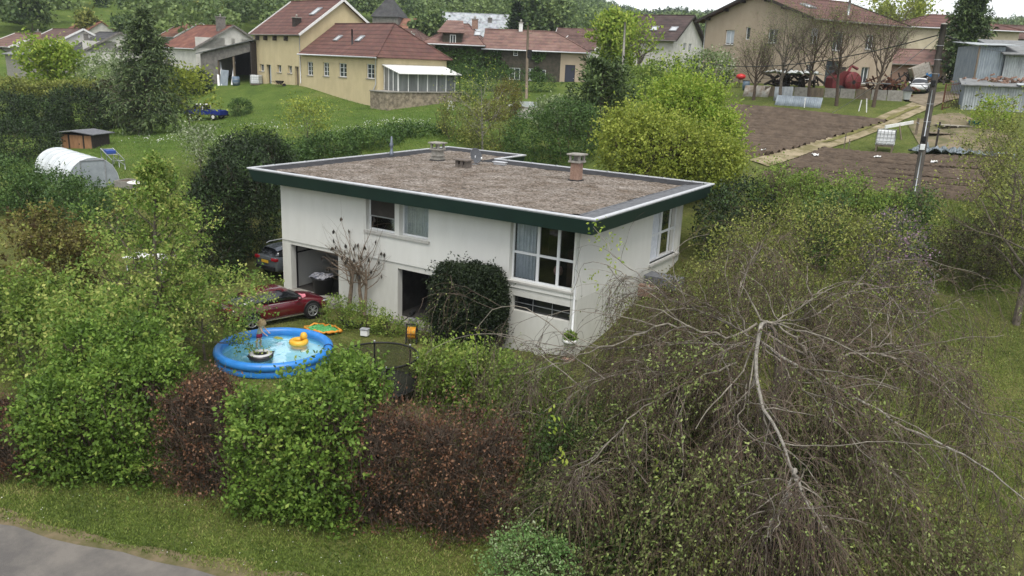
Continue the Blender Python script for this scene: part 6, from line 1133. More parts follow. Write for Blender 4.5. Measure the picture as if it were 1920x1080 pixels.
# pool
PC = PZ(514, 655, .32); PC[2] = 0
M_BLUE = mat('blue_vinyl', (.030, .21, .58), (.024, .17, .5), rough=.35, spec=.5, scale=3)
def pool():
    z0 = -.02; t = thing('paddling_pool', 'round blue inflatable paddling pool filled with pale blue water', 'pool', (PC[0], PC[1], z0)); n = 56; R = 2.06
    g = MB(); g.lathe([(R+.10, 0), (R+.12, .08), (R+.10, .18), (R+.06, .26), (R+.02, .32)], n, cap=False); g.build('wall', M_BLUE, t)
    g = MB(); a = np.linspace(0, 2*pi, n, endpoint=False); g.tube([(R*cos(x)*(1-.0), R*sin(x), .37) for x in a], .17, 12, closed=True); g.build('rim', M_BLUE, t)
    g = MB(); g.lathe([(.02, .03), (R-.12, .035), (R-.06, .15), (R-.1, .33)], n, cap=False); g.build('liner', mat('pale_blue_liner', (.42, .74, .86), (.28, .62, .80), rough=.5, scale=3.2, bump=2, bscale=3, mix=(.35, .6)), t)
    wm, nn, l, b = newmat('pool_water'); nn.remove(b); tr = nn.new('ShaderNodeBsdfTransparent'); tr.inputs[0].default_value = (.80, .95, .98, 1); gl = nn.new('ShaderNodeBsdfGlossy'); gl.inputs['Roughness'].default_value = .03; fr = nn.new('ShaderNodeFresnel'); fr.inputs[0].default_value = 1.33
    ns = nn.new('ShaderNodeTexNoise'); ns.inputs['Scale'].default_value = 4; bp = nn.new('ShaderNodeBump'); bp.inputs['Distance'].default_value = .05; bp.inputs['Strength'].default_value = .6; l.new(ns.outputs[0], bp.inputs['Height']); l.new(bp.outputs[0], fr.inputs[1]); l.new(bp.outputs[0], gl.inputs['Normal'])
    mx = nn.new('ShaderNodeMixShader'); l.new(fr.outputs[0], mx.inputs[0]); l.new(tr.outputs[0], mx.inputs[1]); l.new(gl.outputs[0], mx.inputs[2]); mm_ = nn.new('ShaderNodeMath'); mm_.operation = 'MULTIPLY'; mm_.inputs[1].default_value = .45; l.new(fr.outputs[0], mm_.inputs[0]); l.new(mm_.outputs[0], mx.inputs[0]); l.new(mx.outputs[0], nn['Material Output'].inputs['Surface'])
    g = MB(); g.lathe([(.01, .285), (R-.12, .285)], n, cap=False); g.build('water', wm, t)
    g = MB(); x = math.radians(-58+95); q = [(R*cos(x)+.19*cos(u)*cos(x), R*sin(x)+.19*cos(u)*sin(x), .39+.19*sin(u)) for u in np.linspace(0, 2*pi, 16, endpoint=False)]; g.tube(q, .018, 6, closed=True); g.build('rim_cord', mat('dark_blue_cord', (.01, .04, .14), rough=.6), t)
    for k in range(9): g = MB(); x = k*2*pi/9+.3; g.bar(((R+.115)*cos(x), (R+.115)*sin(x), .05), ((R+.09)*cos(x), (R+.09)*sin(x), .22), .16, .012); g.build('wall_strap', mat('light_blue_strap', (.10, .32, .6), rough=.5) if 'light_blue_strap' not in bpy.data.materials else bpy.data.materials['light_blue_strap'], t)
pool()
def torus(g, R, r, z, n=28, m=10, ex=1.0): a = np.linspace(0, 2*pi, n, endpoint=False); g.tube([(R*cos(x), R*sin(x)*ex, z) for x in a], r, m, closed=True)
p = PZ(560, 641, .31); t = thing('baby_float', 'yellow inflatable baby float with a backrest drifting in the pool', 'pool float', (p[0], p[1], .25)); M_YEL = mat('yellow_vinyl', (.68, .38, .03), (.6, .33, .025), rough=.4, spec=.5)
g = MB(); torus(g, .27, .115, .06); g.build('ring', M_YEL, t); g = MB(); g.lathe([(.02, 0), (.13, .06), (.15, .18), (.10, .30), (.02, .33)], 12, (.08, .2, .10)); g.build('backrest', M_YEL, t); g = MB(); g.lathe([(.20, .0), (.2, .04), (.02, .05)], 16); g.build('seat', mat('orange_vinyl', (.6, .25, .03), rough=.4), t)
p = PZ(489, 668, .31); t = thing('swim_ring', 'black and white inflatable swim ring floating near the front of the pool', 'pool float', (p[0], p[1], .265)); g = MB(); torus(g, .34, .13, .06); g.build('tube', mat('black_vinyl', (.022, .022, .025), (.016, .016, .018), rough=.35, spec=.5), t)
g = MB(); torus(g, .335, .10, .105); g.build('white_band', mat('pale_grey_vinyl', (.5, .5, .5), (.38, .38, .39), rough=.4), t)
for k in range(2): g = MB(); a = 1.2+k*pi; g.tube([(.46*cos(a-.2), .46*sin(a-.2), .1), (.52*cos(a), .52*sin(a), .16), (.46*cos(a+.2), .46*sin(a+.2), .1)], .02, 6); g.build('handle', M_BLACK, t)
p = PZ(522, 634, .3); o = cloth('yellow_toy', 'small flat yellow green toy floating by the far rim of the pool', 'toy', (p[0], p[1], .275), [(-.18, -.1), (.15, -.14), (.24, .05), (0, .15), (-.2, .08)], mat('lemon_plastic', (.42, .42, .06), rough=.5), 5, .05, .04)
# child standing in the pool
def skin_body(name, joints, edges, m, parent, sub=2):
    me = bpy.data.meshes.new(name); me.from_pydata([j[:3] for j in joints], edges, []); o = bpy.data.objects.new(name, me); COL.objects.link(o); me.materials.append(m); o.parent = parent
    o.modifiers.new('skin', 'SKIN'); sv = me.skin_vertices[0].data if me.skin_vertices else None
    if sv is None: bpy.context.view_layer.objects.active = o; bpy.ops.mesh.customdata_skin_add(); sv = me.skin_vertices[0].data
    for i, j in enumerate(joints): sv[i].radius = (j[3], j[4] if len(j) > 4 else j[3]); sv[i].use_root = (i == 0)
    s = o.modifiers.new('sub', 'SUBSURF'); s.levels = s.render_levels = sub
    for p_ in me.polygons: p_.use_smooth = True
    o.modifiers['skin'].use_smooth_shade = True; return o
def child():
    p = PZ(487, 641, .27); t = thing('person', 'blond child in pale top and dark red shorts standing in the blue pool', 'person', (p[0], p[1], .02), radians(20))
    M_SKIN = mat('fair_skin', (.52, .34, .26), (.48, .30, .225), rough=.6, scale=8)
    # local: +x to the right in the picture, facing +x; leaning forward, one hand down on the rim
    J = [(0, 0, .58, .085, .075), (.03, 0, .72, .08, .09), (.09, 0, .86, .075, .10), (.115, 0, .945, .04), (.14, 0, 1.0, .038),          # pelvis, waist, chest, neck base, neck
         (-.005, .065, .54, .066), (.0, .075, .30, .047), (-.02, .08, .06, .032), (.07, .085, .03, .026),                             # left leg
         (-.02, -.065, .54, .066), (-.06, -.08, .30, .047), (-.12, -.085, .06, .032), (-.03, -.095, .03, .026),                        # right leg
         (.10, .12, .90, .036), (.19, .165, .75, .027), (.29, .15, .66, .021), (.34, .145, .63, .017),                                # left arm
         (.10, -.12, .90, .036), (.21, -.16, .76, .027), (.34, -.16, .655, .021), (.39, -.16, .625, .018)]
    E_ = [(0, 1), (1, 2), (2, 3), (3, 4), (0, 5), (5, 6), (6, 7), (7, 8), (0, 9), (9, 10), (10, 11), (11, 12), (2, 13), (13, 14), (14, 15), (15, 16), (2, 17), (17, 18), (18, 19), (19, 20)]
    b0 = len(J)
    for k, (wx, wy, wz) in enumerate([(.345, .145, .63), (.395, -.16, .62)]):     # fingers and thumbs
        root = 16 if k == 0 else 20
        for i, (dy, ln) in enumerate([(-.022, .05), (-.008, .06), (.007, .057), (.021, .045)]): J += [(wx+ln*.5, wy+dy, wz-.008, .0075), (wx+ln, wy+dy*1.15, wz-.03, .006)]; E_ += [(root, len(J)-2), (len(J)-2, len(J)-1)]
        sgn = 1 if k else -1; J += [(wx-.005, wy+sgn*.035, wz-.012, .008), (wx+.025, wy+sgn*.045, wz-.03, .006)]; E_ += [(root, len(J)-2), (len(J)-2, len(J)-1)]
    body = skin_body('body', J, E_, M_SKIN, t)
    # head with face, ears, hair
    hx, hz = .175, 1.10; g = MB(); n = 18; rings = []
    for i in range(13):
        f = i/12*pi; z = -cos(f)*.115; r = sin(f)*.088*(1.0 if z > -.02 else 1+.9*(z+.02)); rings.append([(hx+r*1.08*cos(a)+(.012 if z < 0 else 0), r*.92*sin(a), hz+z) for a in np.linspace(0, 2*pi, n, endpoint=False)])
    loft(g, rings); hd = g.build('head', M_SKIN, t)
    g = MB(); loft(g, [[(hx+.088+.004, .012*s_, hz+.005) for s_ in (-1, 1, 1)], [(hx+.118, .012*s_, hz-.028) for s_ in (-1, 1, 1)]]); g.build('nose', M_SKIN, hd)
    for y in (-1, 1): g = MB(); g.lathe([(.003, -.01), (.012, 0), (.003, .01)], 8, (hx+.084, y*.033, hz+.014)); g.build('eye', M_BLACK, hd); g = MB(); g.lathe([(.004, -.028), (.014, -.005), (.016, .015), (.004, .028)], 8, (hx, y*.083, hz)); g.build('ear', M_SKIN, hd)
    g = MB(); g.bar((hx+.090, -.022, hz-.055), (hx+.090, .022, hz-.055), .01, .012); g.build('mouth', mat('lip_pink', (.42, .16, .14), rough=.5), hd)
    rng = np.random.default_rng(4); k = 420; u = unit(rng.normal(0, 1, (k, 3))); u[:, 2] = np.abs(u[:, 2])*1.1-.15; u[:, 0] = np.where((u[:, 0] > .45) & (u[:, 2] < .35), -u[:, 0], u[:, 0]); u = unit(u); p0 = np.array((hx-.005, 0, hz+.012))+u*np.array((.1, .088, .118))
    l = (march(rng, p0, unit(u*.5-UPV*.8+np.array((-.35, 0, 0))), np.full(k, .20), 5, .08, 0, .25), np.full(k, .010), np.full(k, .004)); quadmesh('hair', tubes([l], (4,)), mat('blond_hair', (.46, .36, .20), (.34, .25, .13), rough=.6), t)
    # clothes follow the body
    def shell(name, secs, m):
        g = MB(); loft(g, [[(c[0]+a_*cos(u_), c[1]+b2*sin(u_), c[2]) for u_ in np.linspace(0, 2*pi, 16, endpoint=False)] for c, a_, b2 in secs], cap=False); o = g.build(name, m, t); s = o.modifiers.new('s', 'SOLIDIFY'); s.thickness = .008; return o
    shell('top', [((.0, 0, .60), .108, .118), ((.03, 0, .72), .10, .112), ((.075, 0, .84), .097, .128), ((.10, 0, .91), .082, .13), ((.115, 0, .95), .055, .07)], mat('pale_green_cotton', (.42, .45, .35), (.30, .34, .25), rough=.9, scale=14))
    sh = mat('dark_red_cotton', (.26, .02, .06), (.2, .015, .045), rough=.9); shell('shorts', [((-.01, 0, .46), .112, .155), ((.0, 0, .55), .11, .135), ((.01, 0, .625), .102, .112)], sh)
child()
# trampoline with a round net
def tramp():
    zt = 1.45; a, b = PZ(642, 662, zt), PZ(784, 668, zt); c = (a+b)/2; R = np.linalg.norm(b-a)/2; t = thing('trampoline', 'round trampoline with a black safety net and a dark rim', 'trampoline', (c[0], c[1], -.02)); n = 40; an = np.linspace(0, 2*pi, n, endpoint=False)
    g = MB(); g.tube([(R*cos(x), R*sin(x), zt) for x in an], .035, 8, closed=True); g.build('top_ring', M_BLACK, t)
    nm, nn, l, bs = newmat('net_mesh'); bs.inputs['Base Color'].default_value = (.012, .013, .012, 1); bs.inputs['Roughness'].default_value = .9; tr = nn.new('ShaderNodeBsdfTransparent'); mx = nn.new('ShaderNodeMixShader'); mx.inputs[0].default_value = .55; l.new(tr.outputs[0], mx.inputs[1]); l.new(bs.outputs[0], mx.inputs[2]); l.new(mx.outputs[0], nn['Material Output'].inputs['Surface'])
    g = MB(); g.lathe([(R*.98, .42), (R*.97, .9), (R, zt)], n, cap=False); g.build('net', nm, t); g = MB(); g.lathe([(.02, .42), (R*.86, .43)], n, cap=False); g.build('jumping_mat', mat('olive_black_mat', (.030, .033, .020), (.022, .024, .015), rough=.95, scale=2), t)
    g = MB(); g.lathe([(R*.86, .435), (R*.99, .43), (R*1.0, .40)], n, cap=False); g.build('edge_pad', mat('dark_pad', (.018, .02, .017), rough=.7), t)
    for k in range(6): x = k*pi/3+.35; g = MB(); g.tube([(R*1.03*cos(x), R*1.03*sin(x), 0), (R*1.03*cos(x), R*1.03*sin(x), zt+.03)], .028, 8); g.build('pole', M_BLACK, t); g = MB(); g.lathe([(.02, 0), (.045, .03), (.02, .07)], 8, (R*1.03*cos(x), R*1.03*sin(x), zt+.02)); g.build('pole_cap', M_STEEL, t)
tramp()
M_GREENV = mat('green_orange_vinyl', (.10, .38, .12), (.06, .28, .09), rough=.45, spec=.5, scale=4)
p = PZ(604, 619, 0); o = cloth('deflated_inflatable', 'deflated green inflatable with an orange border lying on the grass by the pool', 'inflatable', (p[0], p[1], .0), [(-.75, -.25), (-.2, -.55), (.5, -.45), (.85, 0), (.7, .35), (.1, .5), (-.6, .3)], M_GREENV, 8, .16)
g = MB(); pts = [(-.75, -.25, .08), (-.2, -.55, .07), (.5, -.45, .1), (.85, 0, .1), (.7, .35, .08), (.1, .5, .1), (-.6, .3, .08)]; an_ = np.linspace(0, len(pts), 40, endpoint=False); pa_ = np.array(pts+pts[:1]); rg_ = np.random.default_rng(3); q_ = np.stack([np.interp(an_, np.arange(len(pts)+1), pa_[:, i]) for i in range(3)], -1)*np.array((1.03, 1.03, 1))+rg_.normal(0, .025, (40, 3)); g.tube(q_, np.abs(rg_.normal(.05, .015, 40)), 7, closed=True); g.build('border', mat('orange_border', (.62, .25, .03), rough=.45), o)
p = PZ(663, 610, 0); o = cloth('black_bag', 'crumpled black sheet on the grass below the bare wall shrub', 'bag', (p[0], p[1], .0), [(-.6, -.2), (.1, -.35), (.45, 0), (.3, .3), (-.2, .25)], M_BLACK, 9, .28)
p = PZ(684, 629, 0); t = thing('storage_box', 'small pale grey box standing behind the trampoline', 'box', (p[0], p[1], 0), .3); g = MB(); g.box(-.16, .16, -.12, .12, 0, .26); g.build('box_body', M_PVC, t, bevel=.02); g = MB(); g.box(-.18, .18, -.14, .14, .26, .31); g.build('lid', mat('grey_lid', (.3, .31, .33), rough=.5), t, bevel=.015)
def reel():
    p = PZ(772, 641, 0); t = thing('hose_reel', 'orange yellow garden hose wound on a black reel by the garage opening', 'hose reel', (p[0], p[1], 0), radians(32)); g = MB()
    for x in (-.22, .22): g.tube([(x, -.22, .02), (x, 0, .78), (x, .22, .02)], .022, 6); g.bar((x, -.25, .02), (x, .25, .02), .04)
    g.bar((-.22, 0, .75), (.22, 0, .75), .035); g.build('frame', M_BLACK, t); g = MB(); 
    for x in np.linspace(-.15, .15, 8):
        for r in (.2, .235): a = np.linspace(0, 2*pi, 20, endpoint=False); g.tube([(x, r*cos(u), .40+r*sin(u)) for u in a], .021, 6, closed=True)
    g.build('hose', mat('orange_hose', (.60, .30, .03), (.52, .24, .02), rough=.45), t)
    for x in (-.18, .18):
        g = MB(); g.lathe([(.25, -.006), (.25, .006)], 24); o = g.build('side_disc', M_BLACK, t, (x, 0, .40)); o.rotation_euler = (0, pi/2, 0)
reel()
def strimmer():
    p, q = PZ(734, 626, .05), PZ(770, 600, .12); q[2] += .25; t = thing('strimmer', 'black garden strimmer lying before the second garage opening', 'garden tool', (p[0], p[1], 0)); o = np.array((p[0], p[1], 0)); g = MB(); g.tube([p-o, (p+q)/2-o+UPV*.05, q-o], .02, 6); g.build('shaft', M_BLACK, t); d = nrm(q-p)
    g = MB(); g.bar(q-o, q-o+d*.35, .18, .2); g.build('motor', M_BLACK, t, bevel=.04); g = MB(); g.tube([(p+q)/2-o, (p+q)/2-o+UPV*.25+d*.05, (p+q)/2-o+UPV*.3+d*.2], .014, 6); g.build('handle', M_BLACK, t)
    q2 = q-o+d*.15+np.array((.25, -.25, -.15)); g = MB(); g.box(q2[0]-.18, q2[0]+.18, q2[1]-.1, q2[1]+.1, q2[2]-.12, q2[2]+.02); g.build('guard', M_STEEL, t, bevel=.02)
strimmer()
def planter():
    p = PZ(1066, 676, 0.15); zg = Z(p[0], p[1]); p = (p[0], p[1]); t = thing('planter', 'tall white plant pot with a green plant at the front corner of the house', 'planter', (p[0], p[1], zg)); g = MB(); g.lathe([(.16, .18), (.19, .45), (.25, .78), (.30, .80), (.30, .92), (.26, .92), (.24, .84), (.02, .84)], 24); g.build('pot', M_WHITEP, t)
    g = MB(); g.lathe([(.24, 0), (.26, .1), (.17, .18)], 20); g.build('foot', M_BRICKCH, t); rng = np.random.default_rng(5); u = unit(rng.normal(0, 1, (500, 3))); u[:, 2] = np.abs(u[:, 2]); V = leafquads(rng, np.array((0, 0, .9))+u*rng.uniform(.08, .28, (500, 1))*np.array((1, 1, 1.2)), unit(u+rng.normal(0, .4, u.shape)), np.full(500, .1), .6, .6); quadmesh('plant', V, LF_HORN, t, rng.uniform(.3, 1, 500))
planter()
# inside the garages
bp_ = PZ(606, 550, .02); t = thing('black_bin', 'black tub in the left garage piled with pale clothes', 'tub', (bp_[0], bp_[1], .02), .2); g = MB(); g.lathe([(.42, 0), (.52, .75), (.56, .78), (.56, .82), (.5, .82)], 20); g.build('tub', M_BLACK, t)
o = cloth('clothes_pile', 'heap of pale grey and white clothes on the black tub in the left garage', 'clothes', (bp_[0], bp_[1], .82), [(-.55, -.4), (.45, -.42), (.55, .22), (.15, .42), (-.45, .3)], mat('mixed_cloth', (.36, .36, .38), (.10, .105, .13), rough=.9, scale=5, mix=(.4, .6)), 12, .24, .05)
t = thing('plank', 'pale board leaning inside the second garage', 'board', (9.2, 4.4, -.03)); g = MB(); g.bar((0, 0, 0), (.45, .5, 2.1), .22, .04); g.build('board', M_WHITEP, t); 
t = thing('plank', 'narrower pale board leaning left of the other one in the second garage', 'board', (8.7, 4.6, -.03)); g = MB(); g.bar((0, 0, 0), (.35, .5, 2.0), .16, .04); g.build('board', M_FIBRE, t)
# by the right wall
g = MB(); g.box(-.8, .8, -.45, .45, -.5, .0); o = g.build('stone_slab', M_SLATE, None, (18.6, 7.2, 2.46), bevel=.03); tag(o, 'grey blue stone slab beside the right wall of the house', 'slab')
g = MB()
for k in range(5):
    for i in range(3): g.box(-.36+i*.245, -.36+i*.245+.23, -.16, .16, k*.10, k*.10+.092)
z = Z(18.3, 5.9); o = g.build('brick_stack', M_BRICKCH, None, (18.35, 5.95, 1.75)); tag(o, 'small stack of red bricks below the grey blue slab', 'bricks')
# white sheet and table among the trees on the left
p = PZ(280, 480, 1.0); t = thing('covered_table', 'white covered table half hidden behind the tall young tree', 'table', (p[0], p[1], Z(p[0], p[1])), .4); g = MB(); h = 1.0-t.location[2]; g.box(-1.1, 1.1, -.65, .65, h-.06, h); g.build('table_cover', M_WHITEP, t, bevel=.03)
for x in (-1, 1):
    for y in (-1, 1): g = MB(); g.tube([(x*.95, y*.5, 0), (x*.95, y*.5, h-.06)], .03, 8); g.build('leg', M_STEEL, t)
# ------------------------------------------------------------------ things on the slope, in the yard and along the track
def up_at(p, dz=0): return (p[0], p[1], p[2]+dz)
def polytunnel():
    a = GD(178, 53.5); t = thing('polytunnel', 'white plastic polytunnel greenhouse with curved hoops on the left', 'greenhouse', a, radians(31.8+180-44)); L, R, H = 6.8, 1.6, 2.05
    rng = np.random.default_rng(2); k = 20; g = MB(); an = np.linspace(0, pi, 17); xs = np.linspace(0, L, k)
    prof = lambda x, s=1: [(x, s*R*cos(u)*(1.0), max(0, H*(sin(u)**.75 if sin(u) > 0 else 0)*s)) for u in an]
    for i in range(k-1):
        s0, s1 = 1-.018*abs(sin(i*pi/3.17)), 1-.018*abs(sin((i+1)*pi/3.17)); A, B = prof(xs[i], s0), prof(xs[i+1], s1)
        for j in range(16): g.q(A[j], A[j+1], B[j+1], B[j], smooth=True)
    film = mat('greenhouse_film', (.60, .63, .64), (.46, .49, .50), rough=.35, scale=1.6, spec=.5); g.build('film_cover', film, t)
    g = MB(); 
    em = mat('end_film', (.30, .33, .345), (.22, .245, .26), rough=.4, scale=2)
    for x in (0, L): g = MB(); g.q(*prof(x)); g.build('end_wall', em, t)
    for i in range(7): g = MB(); g.tube(prof(L*i/6, 1.004), .014, 5); g.build('hoop', film, t)
    g = MB()
    for a_, b in (((0-.02, -.75, 0), (-.02, -.75, 1.9)), ((-.02, .75, 0), (-.02, .75, 1.9)), ((-.02, -.75, 1.9), (-.02, .75, 1.9))): g.bar(a_, b, .05)
    g.build('door_frame', M_STEEL, t)
polytunnel()
def wooden_shed():
    b = Bld('wooden_shed', 'small orange wooden shed with a flat grey felt roof', 116, 290, 63, 22, 'shed'); b.t.scale = (.82, .82, .82); z = b.zb; W = 3.4
    g = MB(); g.box(0, W, 0, 2.4, 0, 1.75); g.build('wall', M_DARKWOOD, b.t)
    for x0, x1 in ((.12, .82), (1.02, 2.36), (2.54, 3.3)): g = MB(); g.box(x0, x1, -.04, -.003, .25, 1.68); g.build('door_panel' if x0 == 1.02 else 'wall_panel', M_WOODO, b.t)
    for x in (.06, .92, 2.45, 3.34): g = MB(); g.box(x-.05, x+.05, -.07, -.004, 0, 1.74); g.build('post', M_DARKWOOD if x != .06 else M_WHITEP, b.t)
    b.slab([(-.45, -.4, z+1.86), (W/2-.2, -.4, z+2.1), (W/2-.2, 2.8, z+2.1), (-.45, 2.8, z+1.86)], .07, M_FIBRE); b.slab([(W/2-.2, -.4, z+2.1), (W+.35, -.4, z+1.86), (W+.35, 2.8, z+1.86), (W/2-.2, 2.8, z+2.1)], .07, M_SLATE)
    g = MB(); g.box(1.95, 2.02, -.06, -.04, .8, .95); g.build('door_latch', M_BLACK, b.t)
wooden_shed()
def frames():
    a = GD(192, 58); t = thing('metal_rack', 'grey metal rack with a blue crate leaning beside the wooden shed', 'rack', a, radians(-15)); g = MB()
    for y in (0, .8):
        for x in (0, 1.1, 2.3): g.tube([(x, y, 0), (x, y, 1.25-x*.25)], .025, 6)
        g.tube([(0, y, 1.25), (2.3, y, .68)], .025, 6); g.tube([(0, y, .6), (2.3, y, .3)], .025, 6)
    for x in (0, 1.1, 2.3): g.tube([(x, 0, 1.2-x*.25), (x, .8, 1.2-x*.25)], .025, 6)
    g.build('frame', M_STEEL, t); g = MB(); g.box(.2, 1.0, .1, .7, .95, 1.2); g.build('crate', mat('blue_crate', (.03, .07, .28), rough=.5), t, bevel=.03)
    a = GD(266, 53); t = thing('garden_table', 'round white garden table half hidden by the pointed top of the young tree', 'table', a); g = MB(); g.lathe([(.02, .70), (.82, .70), (.84, .73), (.82, .76), (.02, .76)], 28); g.build('table_top', M_WHITEP, t)
    for k in range(4): g = MB(); g.tube([(.5*cos(k*pi/2), .5*sin(k*pi/2), 0), (.25*cos(k*pi/2), .25*sin(k*pi/2), .7)], .03, 6); g.build('leg', M_WHITEP, t)
    a = GD(214, 54); t = thing('planting_bed', 'raised concrete planting bed with dark soil beside the polytunnel', 'raised bed', a, radians(10)); g = MB()
    for q in ((0, 2.2, 0, .08), (0, 2.2, 1.1, 1.18), (0, .08, .081, 1.099), (2.12, 2.2, .081, 1.099)): g.box(*q, 0, .45)
    g.build('side_wall', M_CONC, t); g = MB(); g.box(.08, 2.12, .08, 1.1, 0, .38); g.build('soil', M_SOIL, t)
frames()
def pickup():
    a = GD(385, 84); t = thing('blue_pickup', 'blue pickup with a white cab roof parked on the grass slope', 'pickup', up_at(a, .12), radians(31.8+180-14), s=.9); M_B = mat('deep_blue_paint', (.012, .028, .20), (.01, .022, .16), rough=.35, spec=.5, scale=2)
    g = MB(); 
    for y in (-.82, .76): g.box(-2.5, -.3, y, y+.06, .62, 1.08)
    g.box(-2.5, -2.44, -.76, .76, .62, 1.08); g.box(-2.5, -.3, -.80, .80, .56, .619); g.build('cargo_bed', M_B, t, bevel=.02)
    g = MB(); loft(g, [[(-.28, y, z) for y, z in ((-.82, .5), (.82, .5), (.84, 1.08), (-.84, 1.08))], [(1.2, y, z) for y, z in ((-.82, .5), (.82, .5), (.84, 1.06), (-.84, 1.06))], [(2.2, y, z) for y, z in ((-.76, .55), (.76, .55), (.76, .92), (-.76, .92))]], smooth=False); g.build('body', M_B, t, bevel=.05)
    g = MB(); loft(g, [[(-.28, y, z) for y, z in ((-.78, 1.08), (.78, 1.08), (.66, 1.60), (-.66, 1.60))], [(.75, y, z) for y, z in ((-.78, 1.08), (.78, 1.08), (.66, 1.62), (-.66, 1.62))], [(1.35, y, z) for y, z in ((-.76, 1.06), (.76, 1.06), (.7, 1.08), (-.7, 1.08))]], smooth=False); g.build('cab_windows', M_CARGLASS, t)
    g = MB(); g.box(-.30, .78, -.68, .68, 1.60, 1.68)
    for x, y in ((-.26, -.72), (-.26, .72)): g.bar((x, y*1.06, 1.08), (x, y*.92, 1.62), .08)
    g.build('cab_roof', M_WHITEP, t, bevel=.03)
    g = MB(); g.box(-2.62, -2.51, -.8, .8, .48, .60); g.build('bumper', M_BLACK, t)
    for y in (-1, 1):
        for x in (-1.6, 1.45): g = MB(); g.lathe([(.2, -.1), (.35, -.1), (.36, 0), (.35, .1), (.2, .1)], 20, cap=False); w = g.build('wheel', M_TYRE, t, (x, y*.76, .36)); w.rotation_euler = (pi/2, 0, 0); g = MB(); g.lathe([(.21, -.09), (.2, .09)], 16); g.build('rim', M_WHITEP, w)
pickup()
def pole(name, label, cat, base, tip, r0, r1, m, parts=None):
    t = thing(name, label, cat, up_at(base, -.2)); b = np.array(t.location); g = MB(); T = np.array(tip)-b; g.tube([T*0, T*.33, T*.66, T], [r0, r0*.67+r1*.33, r0*.33+r1*.67, r1], 10); g.build('shaft', m, t); return t, T
def poles():
    base = GD(1714, 46); tip = P(1770, 46, 46.5); t, T = pole('utility_pole', 'leaning grey wooden utility pole with a white conduit above the ploughed field', 'utility pole', base, tip, .21, .165, mat('weathered_pole', (.070, .062, .052), (.032, .028, .024), rough=.95, scale=4, bump=.6, stretch=(1, 1, .15)))
    d = nrm(T); off = nrm(np.array(CAM)-np.array(t.location)); off = nrm(off-d*(off@d))*.21-RIGHT*.02; L = np.linalg.norm(T)
    for a, b in ((.05, .27), (.36, .62)): g = MB(); g.tube([d*L*a+off, d*L*b+off*.92], .03, 6); g.build('conduit', M_ZINC, t)
    for f in (.30, .345, .66): g = MB(); c = d*L*f+off*1.1; g.box(c[0]-.12, c[0]+.12, c[1]-.08, c[1]+.08, c[2]-.16, c[2]+.16); g.build('junction_box', M_PVC if f == .30 else M_BLACK, t, bevel=.02)
    for f in (.45, .55, .72, .8, .88): g = MB(); a = np.linspace(0, 2*pi, 12, endpoint=False); c = d*L*f; g.tube([c+np.array((.19*cos(u), .19*sin(u), 0)) for u in a], .014, 5, closed=True); g.build('steel_band', M_STEEL, t)
    g = MB(); g.lathe([(.19, 0), (.16, .06), (.02, .09)], 12, T); g.build('pole_cap', M_CONC, t)
    # street lantern on an arm
    c = d*L*.655; arm = c-RIGHT*1.35; g = MB(); g.tube([c, arm+UPV*.02], .025, 6); g.tube([c-UPV*.5, c-RIGHT*.7], .018, 6); g.build('lantern_arm', M_BLACK, t)
    g = MB(); e = arm-RIGHT*.05; g.lathe([(.03, .0), (.05, -.1), (.30, -.34), (.32, -.38), (.27, -.38)], 6, e, smooth=False); g.build('lantern_hood', M_BLACK, t); g = MB(); g.lathe([(.25, -.39), (.16, -.85)], 6, e, smooth=False); g.build('lantern_glass', mat('milky_glass', (.40, .42, .40), (.35, .36, .35), rough=.3), t)
    g = MB(); g.lathe([(.17, -.85), (.14, -.93), (.04, -.97)], 6, e, smooth=False); g.build('lantern_base', M_BLACK, t)
    def wire(name, label, a, b, sag, r=.022, m=M_BLACK):
        s = np.linspace(0, 1, 26)[:, None]; p = np.array(a)*(1-s)+np.array(b)*s-UPV*(4*sag*s*(1-s)); g = MB(); g.tube(p-np.array(a), r, 5); o = g.build(name, m, None, a); tag(o, label, 'cable')
    pt = np.array(tip)-d*.55; wire('overhead_cable', 'sagging thick black cable running from the leaning pole past the tan house', pt, P(1300, 114, 84), 1.1, .035); wire('overhead_cable', 'thin pale stay cable running down from the leaning pole to the low yard wall', pt, GD(1560, 66)+UPV*.3, .25, .018, M_STEEL); wire('overhead_cable', 'thin cable from the leaning pole toward the cream house', pt, P(1925, 95, 92), .5, .02)
    b2 = GD(1166, 92); tp = P(1172, 42, 92); pole('utility_pole', 'straight grey pole in front of the yellow green tree', 'utility pole', b2, tp, .17, .11, M_CONC)
    b2 = GD(987, 88); tp = P(990, 48, 88); t, T = pole('utility_pole', 'wooden pole with a dark fuse box before the vine covered house', 'utility pole', b2, tp, .17, .12, M_WOOD); g = MB(); c = T*.62; g.box(c[0]+.1, c[0]+.45, c[1]-.2, c[1]+.2, c[2]-.45, c[2]+.45); g.build('fuse_box', M_BLACK, t); g = MB(); g.bar(T*.9-RIGHT*.5, T*.9+RIGHT*.5, .08); g.build('crossarm', M_WOOD, t)
poles()
